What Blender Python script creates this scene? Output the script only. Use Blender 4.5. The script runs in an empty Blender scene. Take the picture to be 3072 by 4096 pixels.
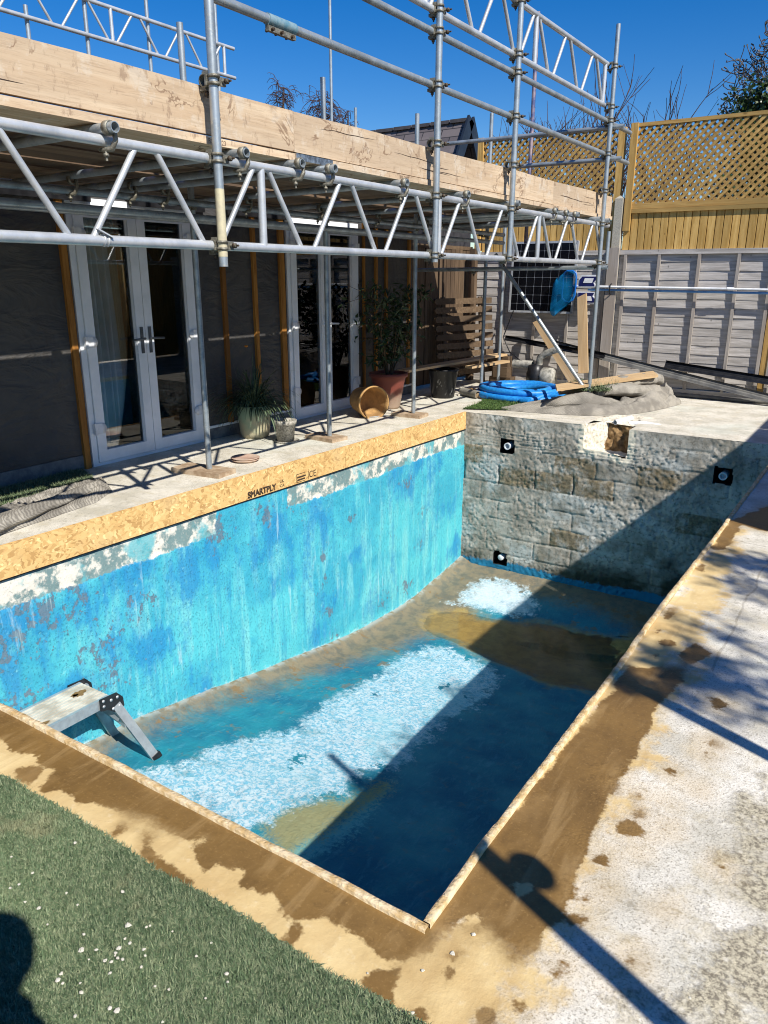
import bpy, math, random
import numpy as np
from mathutils import Vector, Matrix
random.seed(7); RNG = np.random.default_rng(7)
SC = bpy.context.scene; COL = SC.collection

# ---------------------------------------------------------------- camera
F_PX, CX, CY = 3060.0, 1536.0, 2048.0            # focal length in pixels of the 3072 x 4096 frame
PITCH, YAW, ROLL = math.radians(17.163), math.radians(33.352), math.radians(0.1275)
CAM = np.array([0.0, 0.0, 1.6])
_fh = np.array([-math.sin(YAW), math.cos(YAW), 0]); _r = np.array([math.cos(YAW), math.sin(YAW), 0]); _z = np.array([0, 0, 1.0])
FW = math.cos(PITCH)*_fh - math.sin(PITCH)*_z; _u = math.sin(PITCH)*_fh + math.cos(PITCH)*_z
RT = math.cos(ROLL)*_r + math.sin(ROLL)*_u; UP = -math.sin(ROLL)*_r + math.cos(ROLL)*_u
cam = bpy.data.cameras.new('camera'); co = bpy.data.objects.new('camera', cam); COL.objects.link(co)
cam.sensor_fit = 'VERTICAL'; cam.sensor_height = 24.0; cam.lens = F_PX/4096*24.0
cam.clip_start = 0.02; cam.clip_end = 2000
co.matrix_world = Matrix(((RT[0], UP[0], -FW[0], CAM[0]), (RT[1], UP[1], -FW[1], CAM[1]), (RT[2], UP[2], -FW[2], CAM[2]), (0, 0, 0, 1)))
SC.camera = co

# ---------------------------------------------------------------- light
SUN_DIR = np.array([1.0, -0.42, 1.0]); SUN_DIR /= np.linalg.norm(SUN_DIR)
SUN_EL = math.asin(SUN_DIR[2])
w = bpy.data.worlds.new('World'); SC.world = w; w.use_nodes = True
nt = w.node_tree; bg = nt.nodes['Background']
sky = nt.nodes.new('ShaderNodeTexSky'); sky.sky_type = 'NISHITA'; sky.sun_disc = False
sky.sun_elevation = SUN_EL; sky.sun_rotation = math.atan2(SUN_DIR[0], SUN_DIR[1])
sky.altitude = 0; sky.air_density = 1.0; sky.dust_density = 0.0; sky.ozone_density = 4.0
hsv = nt.nodes.new('ShaderNodeHueSaturation'); hsv.inputs['Saturation'].default_value = 1.44; hsv.inputs['Value'].default_value = 1.0; hsv.inputs['Hue'].default_value = 0.512
nt.links.new(sky.outputs[0], hsv.inputs['Color']); nt.links.new(hsv.outputs[0], bg.inputs['Color'])
bg.inputs['Strength'].default_value = 0.088
sl = bpy.data.lights.new('sun', 'SUN'); sl.energy = 5.0; sl.angle = math.radians(0.5); sl.color = (1.0, 0.955, 0.88)
so = bpy.data.objects.new('sun', sl); COL.objects.link(so)
so.rotation_euler = Vector(-SUN_DIR).to_track_quat('-Z', 'Y').to_euler(); so.location = (8, -4, 10)
vs = SC.view_settings; vs.view_transform = 'Standard'; vs.look = 'None'; vs.exposure = 0.38; vs.gamma = 1
SC.cycles.max_bounces = 6; SC.cycles.pixel_filter_type = 'BLACKMAN_HARRIS'; SC.cycles.filter_width = 1.05; SC.cycles.use_denoising = True

# ---------------------------------------------------------------- helpers
def ray(px, py): return FW + (px-CX)/F_PX*RT - (py-CY)/F_PX*UP
def onx(px, py, x): d = ray(px, py); return CAM + d*((x-CAM[0])/d[0])
def ony(px, py, y): d = ray(px, py); return CAM + d*((y-CAM[1])/d[1])
def onz(px, py, z=0.0): d = ray(px, py); return CAM + d*((z-CAM[2])/d[2])
def zc(ox, oy, pts): return [(ox + p[0]*1024/1659, oy + p[1]*1024/1659) for p in pts]   # coordinates read off an enlarged view
def lin(r, g, b):
    f = lambda v: (v/255/12.92) if v/255 <= 0.04045 else ((v/255+0.055)/1.055)**2.4
    return (f(r), f(g), f(b), 1.0)

def tag(o, label=None, cat=None, group=None, kind=None):
    if label: o['label'] = label
    if cat: o['category'] = cat
    if group: o['group'] = group
    if kind: o['kind'] = kind
    return o
def empty(name, loc, label=None, cat=None, group=None):
    o = bpy.data.objects.new(name, None); o.location = loc; o.empty_display_size = 0.1; COL.objects.link(o)
    return tag(o, label, cat, group)
def world_loc(o):
    p = Vector(o.location)
    while o.parent: o = o.parent; p = p + Vector(o.location)
    return p
def link_mesh(name, me, parent=None, mats=None, smooth=False, loc=None):
    if mats:
        for m in (mats if isinstance(mats, (list, tuple)) else [mats]): me.materials.append(m)
    if smooth: me.polygons.foreach_set('use_smooth', [True]*len(me.polygons))
    o = bpy.data.objects.new(name, me); COL.objects.link(o)
    if parent is not None: o.parent = parent
    if loc is not None: o.location = loc
    return o
def copy_tree(o, loc=None, parent=None):
    c = o.copy(); COL.objects.link(c)
    if parent is not None: c.parent = parent
    if loc is not None: c.location = loc
    for ch in list(o.children): copy_tree(ch, None, c)
    return c

class MB:
    """collects shapes in world coordinates and links them as one mesh object"""
    def __init__(s): s.v = []; s.f = []; s.sm = []
    def add(s, vs, fs, smooth=False):
        n = len(s.v); s.v += [tuple(float(c) for c in p) for p in vs]
        s.f += [tuple(i+n for i in f) for f in fs]; s.sm += [smooth]*len(fs); return s
    def box(s, a, b, bev=0.0):
        x0, y0, z0 = [min(p, q) for p, q in zip(a, b)]; x1, y1, z1 = [max(p, q) for p, q in zip(a, b)]
        return s.hexa([(x0, y0, z0), (x1, y0, z0), (x1, y1, z0), (x0, y1, z0), (x0, y0, z1), (x1, y0, z1), (x1, y1, z1), (x0, y1, z1)])
    def hexa(s, p): return s.add(p, [(0, 3, 2, 1), (4, 5, 6, 7), (0, 1, 5, 4), (1, 2, 6, 5), (2, 3, 7, 6), (3, 0, 4, 7)])
    def bar(s, p, q, wd, th, up=(0, 0, 1)):
        """rectangular bar from p to q; wd across, th along up"""
        p = np.array(p, float); q = np.array(q, float); d = q-p; d /= np.linalg.norm(d)
        u = np.array(up, float); sd = np.cross(d, u); sd /= np.linalg.norm(sd); u = np.cross(sd, d)
        a, b = sd*wd/2, u*th/2
        return s.hexa([p-a-b, p+a-b, p+a+b, p-a+b, q-a-b, q+a-b, q+a+b, q-a+b][0:4] + [q-a-b, q+a-b, q+a+b, q-a+b])
    def sweep(s, pts, rads, n=12, cap=True, hollow=0.0, close=False):
        pts = [np.array(p, float) for p in pts]; m = len(pts)
        if not hasattr(rads, '__len__'): rads = [rads]*m
        d0 = pts[1]-pts[0]; d0 /= np.linalg.norm(d0)
        ref = np.array([0, 0, 1.0]) if abs(d0[2]) < 0.9 else np.array([1.0, 0, 0])
        nrm = np.cross(d0, ref); nrm /= np.linalg.norm(nrm)
        vs = []
        for i, p in enumerate(pts):
            a = pts[max(i-1, 0)]; b = pts[min(i+1, m-1)]
            if close: a = pts[(i-1) % m]; b = pts[(i+1) % m]
            d = b-a; d /= (np.linalg.norm(d)+1e-12)
            nrm = nrm - d*(nrm@d); nrm /= (np.linalg.norm(nrm)+1e-12); bi = np.cross(d, nrm)
            for k in range(n):
                t = 2*math.pi*k/n; vs.append(p + rads[i]*(math.cos(t)*nrm + math.sin(t)*bi))
        fs = []
        for i in range(m if close else m-1):
            j = (i+1) % m
            for k in range(n): fs.append((i*n+k, i*n+(k+1) % n, j*n+(k+1) % n, j*n+k))
        s.add(vs, fs, True)
        if close: return s
        if hollow > 0:      # open pipe: ring ends and an inner wall
            o = len(s.v); q = [pts[0], pts[-1]]
            for e, i in enumerate((0, m-1)):
                base = [np.array(vs[i*n+k]) for k in range(n)]; inn = [pts[i] + (b-pts[i])*hollow for b in base]
                dd = (pts[1]-pts[0] if e == 0 else pts[-2]-pts[-1]); dd = dd/np.linalg.norm(dd)*min(0.12, np.linalg.norm(dd)*0.45)
                deep = [c+dd for c in inn]
                s.add(base+inn+deep, [(k, (k+1) % n, n+(k+1) % n, n+k) for k in range(n)] + [(n+k, n+(k+1) % n, 2*n+(k+1) % n, 2*n+k) for k in range(n)] + [tuple(range(2*n, 3*n))])
        elif cap:
            s.add([vs[k] for k in range(n)], [tuple(range(n-1, -1, -1))]); s.add([vs[(m-1)*n+k] for k in range(n)], [tuple(range(n))])
        return s
    def tube(s, p, q, r, n=14, hollow=0.0): return s.sweep([p, q], r, n, True, hollow)
    def lathe(s, c, prof, n=28, axis=None):
        """prof: list of (radius, height); axis: optional 3x3 with z as the turning axis"""
        c = np.array(c, float); A = np.eye(3) if axis is None else np.array(axis, float)
        vs = []
        for r, h in prof:
            for k in range(n):
                t = 2*math.pi*k/n; vs.append(c + A @ np.array([r*math.cos(t), r*math.sin(t), h]))
        fs = [(i*n+k, i*n+(k+1) % n, (i+1)*n+(k+1) % n, (i+1)*n+k) for i in range(len(prof)-1) for k in range(n)]
        return s.add(vs, fs, True)
    def grid(s, P, smooth=True):
        """P: array (nu, nv, 3)"""
        nu, nv = P.shape[:2]
        fs = [(i*nv+j, (i+1)*nv+j, (i+1)*nv+j+1, i*nv+j+1) for i in range(nu-1) for j in range(nv-1)]
        return s.add(P.reshape(-1, 3).tolist(), fs, smooth)
    def build(s, name, mat, parent=None, origin=None):
        me = bpy.data.meshes.new(name)
        if parent is not None: org = world_loc(parent)
        elif origin is not None: org = Vector(origin)
        else:
            a = np.array(s.v); lo, hi = a.min(0), a.max(0); org = Vector(((lo[0]+hi[0])/2, (lo[1]+hi[1])/2, lo[2]))
        a = np.array(s.v) - np.array(org)
        me.from_pydata(a.tolist(), [], s.f); me.update()
        me.polygons.foreach_set('use_smooth', s.sm)
        me.materials.append(mat)
        o = bpy.data.objects.new(name, me); COL.objects.link(o)
        if parent is not None: o.parent = parent
        else: o.location = org
        return o

def sdf(pts, poly):
    """signed distance (negative inside) of points (N,2) to a polygon"""
    P = np.asarray(pts, float); V = np.asarray(poly, float); W = np.roll(V, -1, 0)
    d = np.full(len(P), 1e9); s = np.ones(len(P))
    for a, b in zip(V, W):
        e = b-a; wv = P-a; t = np.clip((wv@e)/(e@e+1e-12), 0, 1); q = wv - t[:, None]*e
        d = np.minimum(d, (q*q).sum(1))
        c1 = P[:, 1] >= a[1]; c2 = P[:, 1] < b[1]; c3 = e[0]*wv[:, 1] > e[1]*wv[:, 0]
        flip = (c1 & c2 & c3) | (~c1 & ~c2 & ~c3); s = np.where(flip, -s, s)
    return s*np.sqrt(d)
def vnoise(x, y, seed=0):
    xi = np.floor(x).astype(np.int64); yi = np.floor(y).astype(np.int64); fx = x-xi; fy = y-yi
    fx = fx*fx*(3-2*fx); fy = fy*fy*(3-2*fy)
    def h(a, b):
        n = (a*374761393 + b*668265263 + seed*974634777) & 0xffffffff
        n = ((n ^ (n >> 13))*1274126177) & 0xffffffff; return ((n ^ (n >> 16)) & 0xffff)/65535.0
    return (h(xi, yi)*(1-fx)+h(xi+1, yi)*fx)*(1-fy) + (h(xi, yi+1)*(1-fx)+h(xi+1, yi+1)*fx)*fy
def fbm(x, y, octv=4, seed=0):
    t = 0; a = 0.5
    for o in range(octv): t = t + a*vnoise(x*2**o, y*2**o, seed+o); a *= 0.5
    return t/(1-0.5**octv)
def set_attr(me, name, arr):
    at = me.attributes.new(name, 'FLOAT', 'POINT'); at.data.foreach_set('value', np.asarray(arr, np.float32))

# ---------------------------------------------------------------- materials
class NT:
    def __init__(s, name):
        s.m = bpy.data.materials.new(name); s.m.use_nodes = True; s.t = s.m.node_tree
        s.b = s.t.nodes['Principled BSDF']; s.out = s.t.nodes['Material Output']; s._co = None
    def set(s, sock, val):
        if isinstance(val, bpy.types.NodeSocket): s.t.links.new(val, sock)
        else: sock.default_value = val
    def n(s, typ, **kw):
        nd = s.t.nodes.new('ShaderNode'+typ)
        for k, v in kw.items(): setattr(nd, k, v)
        return nd
    def co(s):
        if s._co is None: s._co = s.n('TexCoord').outputs['Object']
        return s._co
    def map(s, scale=(1, 1, 1), rot=(0, 0, 0), loc=(0, 0, 0), vec=None):
        m = s.n('Mapping'); s.set(m.inputs['Vector'], vec or s.co()); m.inputs['Scale'].default_value = scale
        m.inputs['Rotation'].default_value = rot; m.inputs['Location'].default_value = loc; return m.outputs[0]
    def noise(s, scale, detail=4, rough=0.55, dist=0.0, vec=None):
        d = s.n('TexNoise'); s.set(d.inputs['Vector'], vec or s.co()); d.inputs['Scale'].default_value = scale
        d.inputs['Detail'].default_value = detail; d.inputs['Roughness'].default_value = rough; d.inputs['Distortion'].default_value = dist
        return d.outputs['Fac']
    def voro(s, scale, feature='F1', out='Distance', vec=None, rnd=1.0):
        d = s.n('TexVoronoi', feature=feature); s.set(d.inputs['Vector'], vec or s.co()); d.inputs['Scale'].default_value = scale
        d.inputs['Randomness'].default_value = rnd; return d.outputs[out]
    def ramp(s, fac, a, b, c=0.0, d=1.0):
        """smooth map of fac from [a,b] to [c,d]"""
        m = s.n('MapRange', interpolation_type='SMOOTHSTEP'); s.set(m.inputs[0], fac)
        for i, v in zip((1, 2, 3, 4), (a, b, c, d)): s.set(m.inputs[i], v)
        return m.outputs[0]
    def lmap(s, fac, a, b, c=0.0, d=1.0):
        m = s.n('MapRange'); s.set(m.inputs[0], fac)
        for i, v in zip((1, 2, 3, 4), (a, b, c, d)): s.set(m.inputs[i], v)
        return m.outputs[0]
    def math(s, op, a, b=0.0, c=0.0):
        m = s.n('Math', operation=op); s.set(m.inputs[0], a); s.set(m.inputs[1], b); s.set(m.inputs[2], c); return m.outputs[0]
    def mix(s, fac, a, b, blend='MIX'):
        m = s.n('Mix', data_type='RGBA', blend_type=blend); s.set(m.inputs[0], fac); s.set(m.inputs[6], a); s.set(m.inputs[7], b); return m.outputs[2]
    def attr(s, name): a = s.n('Attribute', attribute_name=name); return a.outputs['Fac']
    def sep(s, vec=None):
        x = s.n('SeparateXYZ'); s.set(x.inputs[0], vec or s.co()); return x.outputs
    def rand(s): return s.n('ObjectInfo').outputs['Random']
    def bump(s, h, strength=0.5, dist=0.01, prev=None):
        b = s.n('Bump'); b.inputs['Strength'].default_value = strength; b.inputs['Distance'].default_value = dist; s.set(b.inputs['Height'], h)
        if prev is not None: s.set(b.inputs['Normal'], prev)
        return b.outputs[0]
    def fin(s, col, rough=0.8, normal=None, metal=0.0, spec=0.4):
        s.set(s.b.inputs['Base Color'], col); s.set(s.b.inputs['Roughness'], rough); s.set(s.b.inputs['Metallic'], metal)
        s.set(s.b.inputs['Specular IOR Level'], spec)
        if normal is not None: s.set(s.b.inputs['Normal'], normal)
        return s.m

def plain(name, c1, c2=None, scale=8, rough=0.7, metal=0.0, bump=0.0, bscale=60, spec=0.4, contrast=(0.35, 0.65)):
    t = NT(name); c2 = c2 or tuple(v*0.75 for v in c1[:3])+(1,)
    col = t.mix(t.ramp(t.noise(scale, 5, 0.6), *contrast), c1, c2)
    nm = t.bump(t.noise(bscale, 4, 0.6), bump, 0.01) if bump else None
    return t.fin(col, rough, nm, metal, spec)
def wood(name, c1, c2, c3, axis=0, grain=28, knots=True, rough=0.75, per=True, stretch=14, worn=0.0):
    """sawn timber: grain along the given local axis, darker knots, each piece a little different"""
    t = NT(name); sc = [1, 1, 1]; sc[axis] = 1.0/stretch
    v = t.co()
    if per:
        off = t.n('VectorMath', operation='ADD'); cmb = t.n('CombineXYZ'); r = t.math('MULTIPLY', t.rand(), 37.0)
        for i in range(3): t.set(cmb.inputs[i], r)
        t.set(off.inputs[0], v); t.set(off.inputs[1], cmb.outputs[0]); v = off.outputs[0]
    mv = t.map(tuple(sc), vec=v)
    g = t.noise(grain, 5, 0.65, 0.6, mv); big = t.noise(2.2, 3, 0.5, 0, t.map(tuple(math.sqrt(k) for k in sc), vec=v))
    col = t.mix(t.ramp(g, 0.34, 0.66), c1, c2); col = t.mix(t.ramp(big, 0.4, 0.7), col, c3)
    if knots:
        ks = [1, 1, 1]; ks[axis] = 0.55
        k = t.voro(4.2, vec=t.map(tuple(ks), vec=v)); kf = t.ramp(k, 0.02, 0.1, 1, 0)
        col = t.mix(t.math('MULTIPLY', kf, 0.75), col, tuple(c*0.4 for c in c2[:3])+(1,))
    if worn:        # weather checks, drips and mortar splashes
        cn = t.noise(2.1, 5, 0.62, 0.8, t.map((1, 0.8, 1), vec=v)); ck = t.ramp(t.math('ABSOLUTE', t.math('SUBTRACT', cn, 0.5)), 0.004, 0.013, 1, 0)
        ck = t.math('MULTIPLY', ck, t.ramp(t.noise(3.1, 3, 0.5, 0, t.map((1, 1, 1), loc=(4, 2, 7), vec=v)), 0.47, 0.55)); col = t.mix(t.math('MULTIPLY', ck, 0.8*worn), col, lin(112, 82, 60))
        col = t.mix(t.math('MULTIPLY', t.ramp(t.noise(5, 6, 0.7, 0, t.map((1, 1, 1), loc=(1, 8, 3), vec=v)), 0.53, 0.64), 0.75*worn), col, lin(206, 192, 172))
        col = t.mix(t.math('MULTIPLY', t.ramp(t.noise(8, 6, 0.75, 0, t.map((1, 2.2, 1), loc=(5, 1, 3), vec=v)), 0.55, 0.66), 0.65*worn), col, lin(134, 108, 88))
        col = t.mix(t.math('MULTIPLY', t.ramp(t.noise(90, 4, 0.8, 0, mv), 0.48, 0.66), 0.35*worn), col, lin(132, 106, 84))
    if per: col = t.mix(t.math('MULTIPLY', t.rand(), 0.25), col, tuple(c*0.62 for c in c1[:3])+(1,))
    return t.fin(col, rough, t.bump(g, 0.35, 0.004), 0, 0.25)

M = {}
def steel(name, c1, c2, rough, metal, dirt=0.35):
    t = NT(name); n1 = t.noise(9, 5, 0.65); n2 = t.noise(70, 3, 0.6); n3 = t.noise(3.0, 2, 0.5)
    col = t.mix(t.ramp(n1, 0.35, 0.68), c1, c2); col = t.mix(t.math('MULTIPLY', t.ramp(n2, 0.56, 0.72), dirt), col, lin(205, 198, 180))
    col = t.mix(t.math('MULTIPLY', t.ramp(n3, 0.55, 0.75), dirt), col, lin(120, 122, 122))
    col = t.mix(t.math('MULTIPLY', t.rand(), 0.2), col, tuple(c*0.7 for c in c1[:3])+(1,))
    return t.fin(col, t.lmap(n1, 0.3, 0.7, rough-0.08, rough+0.12), t.bump(n2, 0.12, 0.002), metal, 0.5)
M['galv'] = steel('galvanised_steel', lin(178, 186, 190), lin(140, 150, 156), 0.42, 0.55, 0.6)
M['alu'] = steel('aluminium_beam', lin(208, 210, 211), lin(176, 181, 186), 0.4, 0.42, 0.5)
M['clamp'] = plain('clamp_steel', lin(150, 146, 132), lin(105, 100, 88), 40, 0.55, 0.55, 0.3, 90)
M['rust'] = plain('rusty_bolt', lin(96, 82, 66), lin(60, 46, 36), 60, 0.6, 0.4)
M['cream'] = plain('cream_paint_on_steel', lin(205, 195, 160), lin(186, 176, 150), 20, 0.5, 0.1)
M['bluepaint'] = plain('blue_painted_steel', lin(40, 70, 130), lin(70, 90, 130), 30, 0.5, 0.3)
M['tealpaint'] = plain('faded_blue_sleeve', lin(96, 140, 156), lin(140, 165, 172), 25, 0.5, 0.3)
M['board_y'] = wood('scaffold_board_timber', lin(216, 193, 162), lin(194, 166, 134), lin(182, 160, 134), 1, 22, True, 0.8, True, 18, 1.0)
M['board_dark'] = wood('scaffold_board_shaded', lin(128, 106, 84), lin(98, 78, 60), lin(84, 70, 58), 1)  # darker copy of the board timber, shade under the deck put into its colour
M['gold_x'] = wood('treated_timber_rail', lin(196, 160, 98), lin(170, 132, 74), lin(150, 124, 74), 0)
M['gold_z'] = wood('treated_timber_board', lin(210, 172, 104), lin(176, 136, 72), lin(158, 128, 76), 2, 34)
M['gold_d'] = wood('trellis_slat_timber', lin(186, 150, 90), lin(156, 120, 66), lin(132, 108, 64), 0, 20, False)
M['grey_x'] = wood('weathered_grey_boards', lin(208, 202, 195), lin(168, 162, 155), lin(186, 174, 162), 0, 34)
M['grey_z'] = wood('weathered_grey_batten', lin(184, 176, 167), lin(146, 138, 130), lin(156, 144, 132), 2, 34)
def striped_wood(name, c1, c2, ax, ay, az, pitch, tone=0.55):
    '''timber whose separate strips each take their own tone; strips lie at a x + b y + c z = k pitch'''
    t = NT(name); s = t.sep(); d = t.math('ADD', t.math('MULTIPLY', s[0], ax), t.math('ADD', t.math('MULTIPLY', s[1], ay), t.math('MULTIPLY', s[2], az)))
    k = t.math('FLOOR', t.math('DIVIDE', d, pitch)); wn = t.n('TexWhiteNoise', noise_dimensions='1D'); t.set(wn.inputs['W'], k)
    g = t.noise(30, 5, 0.65, 0.5, t.map((1, 1, 0.08) if az == 0 else (0.6, 1, 0.6) if ax else (0.07, 1, 1))); col = t.mix(t.ramp(g, 0.34, 0.66), c1, c2)
    col = t.mix(t.lmap(wn.outputs[0], 0, 1, 0, tone), col, tuple(v*0.5 for v in c2[:3])+(1,)); kn = t.voro(7, vec=t.map((1, 1, 0.6))); col = t.mix(t.ramp(kn, 0.03, 0.10, 0.7, 0), col, tuple(v*0.35 for v in c2[:3])+(1,))
    return t.fin(col, 0.75, t.bump(g, 0.3, 0.004), 0, 0.25)
M['slat_f'] = striped_wood('front_trellis_slat', lin(204, 168, 102), lin(170, 134, 76), 1, 0, -1, 0.098)
M['slat_r'] = striped_wood('rear_trellis_slat', lin(196, 162, 104), lin(164, 130, 78), 1, 0, 1, 0.098)
M['grey_lap'] = striped_wood('weathered_lap_boards', lin(208, 202, 196), lin(166, 160, 153), 0, 0, 1, 0.121, 0.32)
M['tongue'] = striped_wood('golden_matchboard', lin(220, 182, 112), lin(188, 148, 80), 1, 0, 0, 0.1)
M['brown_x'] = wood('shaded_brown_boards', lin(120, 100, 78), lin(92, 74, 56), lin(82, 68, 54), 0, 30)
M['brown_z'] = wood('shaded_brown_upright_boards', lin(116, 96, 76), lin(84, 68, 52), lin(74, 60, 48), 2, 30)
M['lath'] = wood('orange_timber_batten', lin(186, 130, 62), lin(150, 98, 42), lin(120, 78, 36), 2, 40)
M['plank'] = wood('pale_plank', lin(212, 184, 144), lin(190, 156, 112), lin(180, 150, 110), 0, 40)
M['conc'] = plain('grey_cast_concrete', lin(176, 172, 160), lin(140, 136, 126), 25, 0.9, 0, 0.5, 120)
M['white'] = plain('white_plastic', lin(236, 238, 240), lin(208, 210, 212), 6, 0.35)
M['pvc'] = plain('white_door_plastic', lin(240, 242, 244), lin(226, 230, 232), 4, 0.4)
M['black'] = plain('black_plastic', lin(24, 24, 26), lin(40, 40, 42), 12, 0.38)
M['dark'] = plain('painted_shade_dark', lin(20, 18, 16), lin(12, 11, 10), 8, 0.95)  # near-black colour put in for shade, in the gap strip and recesses
M['slate_col'] = None
# ================================================================ POOL AND PAVING
XR, YN, YF = -0.785, 1.37, 8.37                     # right, near and far edges of the pool
def xl(y): return -4.43 + 0.0172*(np.asarray(y)-YN)  # the long left edge runs a degree off square
def floor_z(y): return np.interp(y, [1.0, 1.37, 2.75, 3.2, 4.06, 4.54, 5.42, 5.9, 6.3, 6.8, 7.25, 7.7, 8.1, 8.5], [-1.62, -1.63, -1.68, -1.70, -1.83, -1.91, -2.03, -2.09, -2.12, -2.13, -2.12, -2.06, -2.0, -1.93])
A1, A2, A3, A4, A5, A6 = (0, 2048), (1024, 2048), (2048, 2048), (0, 3072), (1024, 3072), (2048, 3072)
def W(pts, z=0.0): return [tuple(onz(p[0], p[1], z)[:2]) for p in pts]

# ---- wet, tan and gravelly areas of the paving (outlines on the ground; the near wet one also paints dappled shade)
wet_near_dapple = W([(-60, 2790)] + zc(*A1, [(0, 1258)]) + [(1686, 3692)] + zc(*A5, [(1659, 268)]) + zc(*A6, [(240, 0)]) + zc(*A3, [(660, 1140), (760, 1000), (1130, 1010), (1100, 1100), (1010, 1190), (950, 1230), (925, 1300), (900, 1380), (830, 1545), (740, 1659)]) +
  zc(*A6, [(745, 0), (700, 100), (620, 225), (560, 385), (500, 480), (455, 560), (432, 720), (385, 850), (300, 950), (205, 1065), (150, 1180), (0, 1250)]) +
  zc(*A5, [(1600, 1180), (1520, 1130), (1480, 1060), (1440, 1080), (1400, 1000), (1462, 985), (1430, 930), (1370, 940), (1300, 1010), (1200, 1120), (1100, 1210), (1000, 1245), (960, 1300), (905, 1400), (885, 1500), (820, 1560), (740, 1540), (700, 1460), (660, 1390), (700, 1350), (860, 1320), (915, 1262), (860, 1240), (740, 1170), (680, 1120), (560, 1000), (470, 985), (350, 990), (240, 980), (150, 900), (80, 845), (0, 835)]) +
  zc(*A4, [(1640, 795), (1540, 780), (1580, 680), (1500, 660), (1400, 610), (1340, 660), (1290, 620), (1280, 580), (1245, 530), (1310, 465), (1140, 430), (1000, 400), (940, 350), (830, 295), (690, 275), (600, 200), (560, 220), (500, 205), (420, 150), (460, 125), (280, 155), (340, 10), (300, 0)]) +
  zc(*A1, [(230, 1620), (250, 1590), (110, 1560), (60, 1500), (0, 1480)]) + [(-60, 2960)])
wet_far = W(zc(*A3, [(1405, 60), (1659, -40), (1900, 60), (1659, 130), (1490, 85), (1440, 160), (1420, 215), (1370, 240), (1285, 245)]))
wet_bits = [wet_near_dapple, wet_far, W(zc(*A4, [(880, 560), (900, 470), (960, 415), (1010, 440), (1000, 510), (1050, 580), (1140, 640), (1230, 740), (1180, 760), (1050, 690), (960, 610)])),
  W(zc(*A4, [(130, 0), (230, -20), (300, 0), (230, 90), (200, 125), (130, 105)])),
  W(zc(*A5, [(0, 1040), (110, 1090), (270, 1190), (230, 1215), (0, 1100)])),
  W(zc(*A3, [(1130, 870), (1200, 850), (1290, 915), (1240, 960), (1120, 1010), (1090, 940)])), W(zc(*A3, [(1265, 1210), (1330, 1205), (1400, 1250), (1380, 1290), (1300, 1270)])),
  W(zc(*A3, [(985, 690), (1010, 625), (1060, 620), (1060, 665), (1020, 705)])), W(zc(*A3, [(900, 790), (930, 755), (980, 765), (950, 790)])), W(zc(*A3, [(1190, 370), (1225, 335), (1260, 345), (1240, 385)])),
  W(zc(*A6, [(670, 430), (680, 370), (760, 345), (800, 350), (850, 400), (855, 450), (770, 455), (700, 440)]))]
spots = [(A6, 820, 180, 24), (A6, 980, 205, 16), (A6, 1200, 130, 18), (A6, 830, 295, 28), (A6, 980, 375, 24), (A6, 800, 525, 11), (A6, 625, 545, 12), (A6, 575, 605, 30), (A6, 475, 848, 22), (A6, 497, 885, 14), (A6, 470, 915, 17),
  (A6, 475, 970, 14), (A6, 400, 985, 36), (A6, 745, 1275, 27), (A6, 350, 1300, 20), (A6, 630, 1300, 14), (A6, 1040, 30, 20), (A6, 280, 1350, 28), (A6, 60, 1530, 40), (A6, 580, 790, 22), (A3, 1255, 1570, 24), (A3, 1010, 850, 40), (A3, 930, 930, 24), (A3, 1300, 1500, 30),
  (A4, 770, 415, 34), (A4, 545, 190, 30), (A5, 250, 1065, 50), (A5, 1290, 1215, 30), (A5, 1400, 1070, 22), (A5, 1060, 1590, 34), (A5, 1490, 1600, 40), (A5, 1255, 1320, 14), (A6, 1365, 640, 12), (A6, 985, 915, 12)]
wet_holes = W(zc(*A6, [(20, 770), (80, 735), (130, 780), (100, 830), (40, 835)]))
tan_area = W([(-300, 2600), (0, 2790), (1686, 3600), (2150, 3040), (2480, 2600), (2700, 2350), (2900, 2080), (2960, 2100), (2940, 2200), (2870, 2420), (2780, 2620), (2650, 2860), (2560, 3040)] +
  zc(*A6, [(720, 130), (640, 260), (560, 430), (440, 700), (330, 950), (250, 1130), (130, 1330), (90, 1500), (60, 1659)]) + [(1900, 4500), (-600, 4500)])
gravel = W([(3072, 3180), (2980, 3380), (2930, 3560), (2950, 3720), (2880, 3900), (2780, 3960), (2740, 4096), (2700, 4300), (3600, 4300), (3600, 3100)])
spot_w = [(onz(o[0]+a*1024/1659, o[1]+b*1024/1659)[:2], r*1024/1659/F_PX*np.dot(onz(o[0]+a*1024/1659, o[1]+b*1024/1659)-CAM, FW)*1.15) for o, a, b, r in spots]
# the trench notch cut into the far slab
notch_top = [(-2.80, 8.30), (-2.79, 8.80), (-2.78, 9.0), (-2.60, 9.22), (-2.44, 9.2), (-2.36, 8.95), (-2.33, 8.7), (-2.31, 8.30)]

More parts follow.
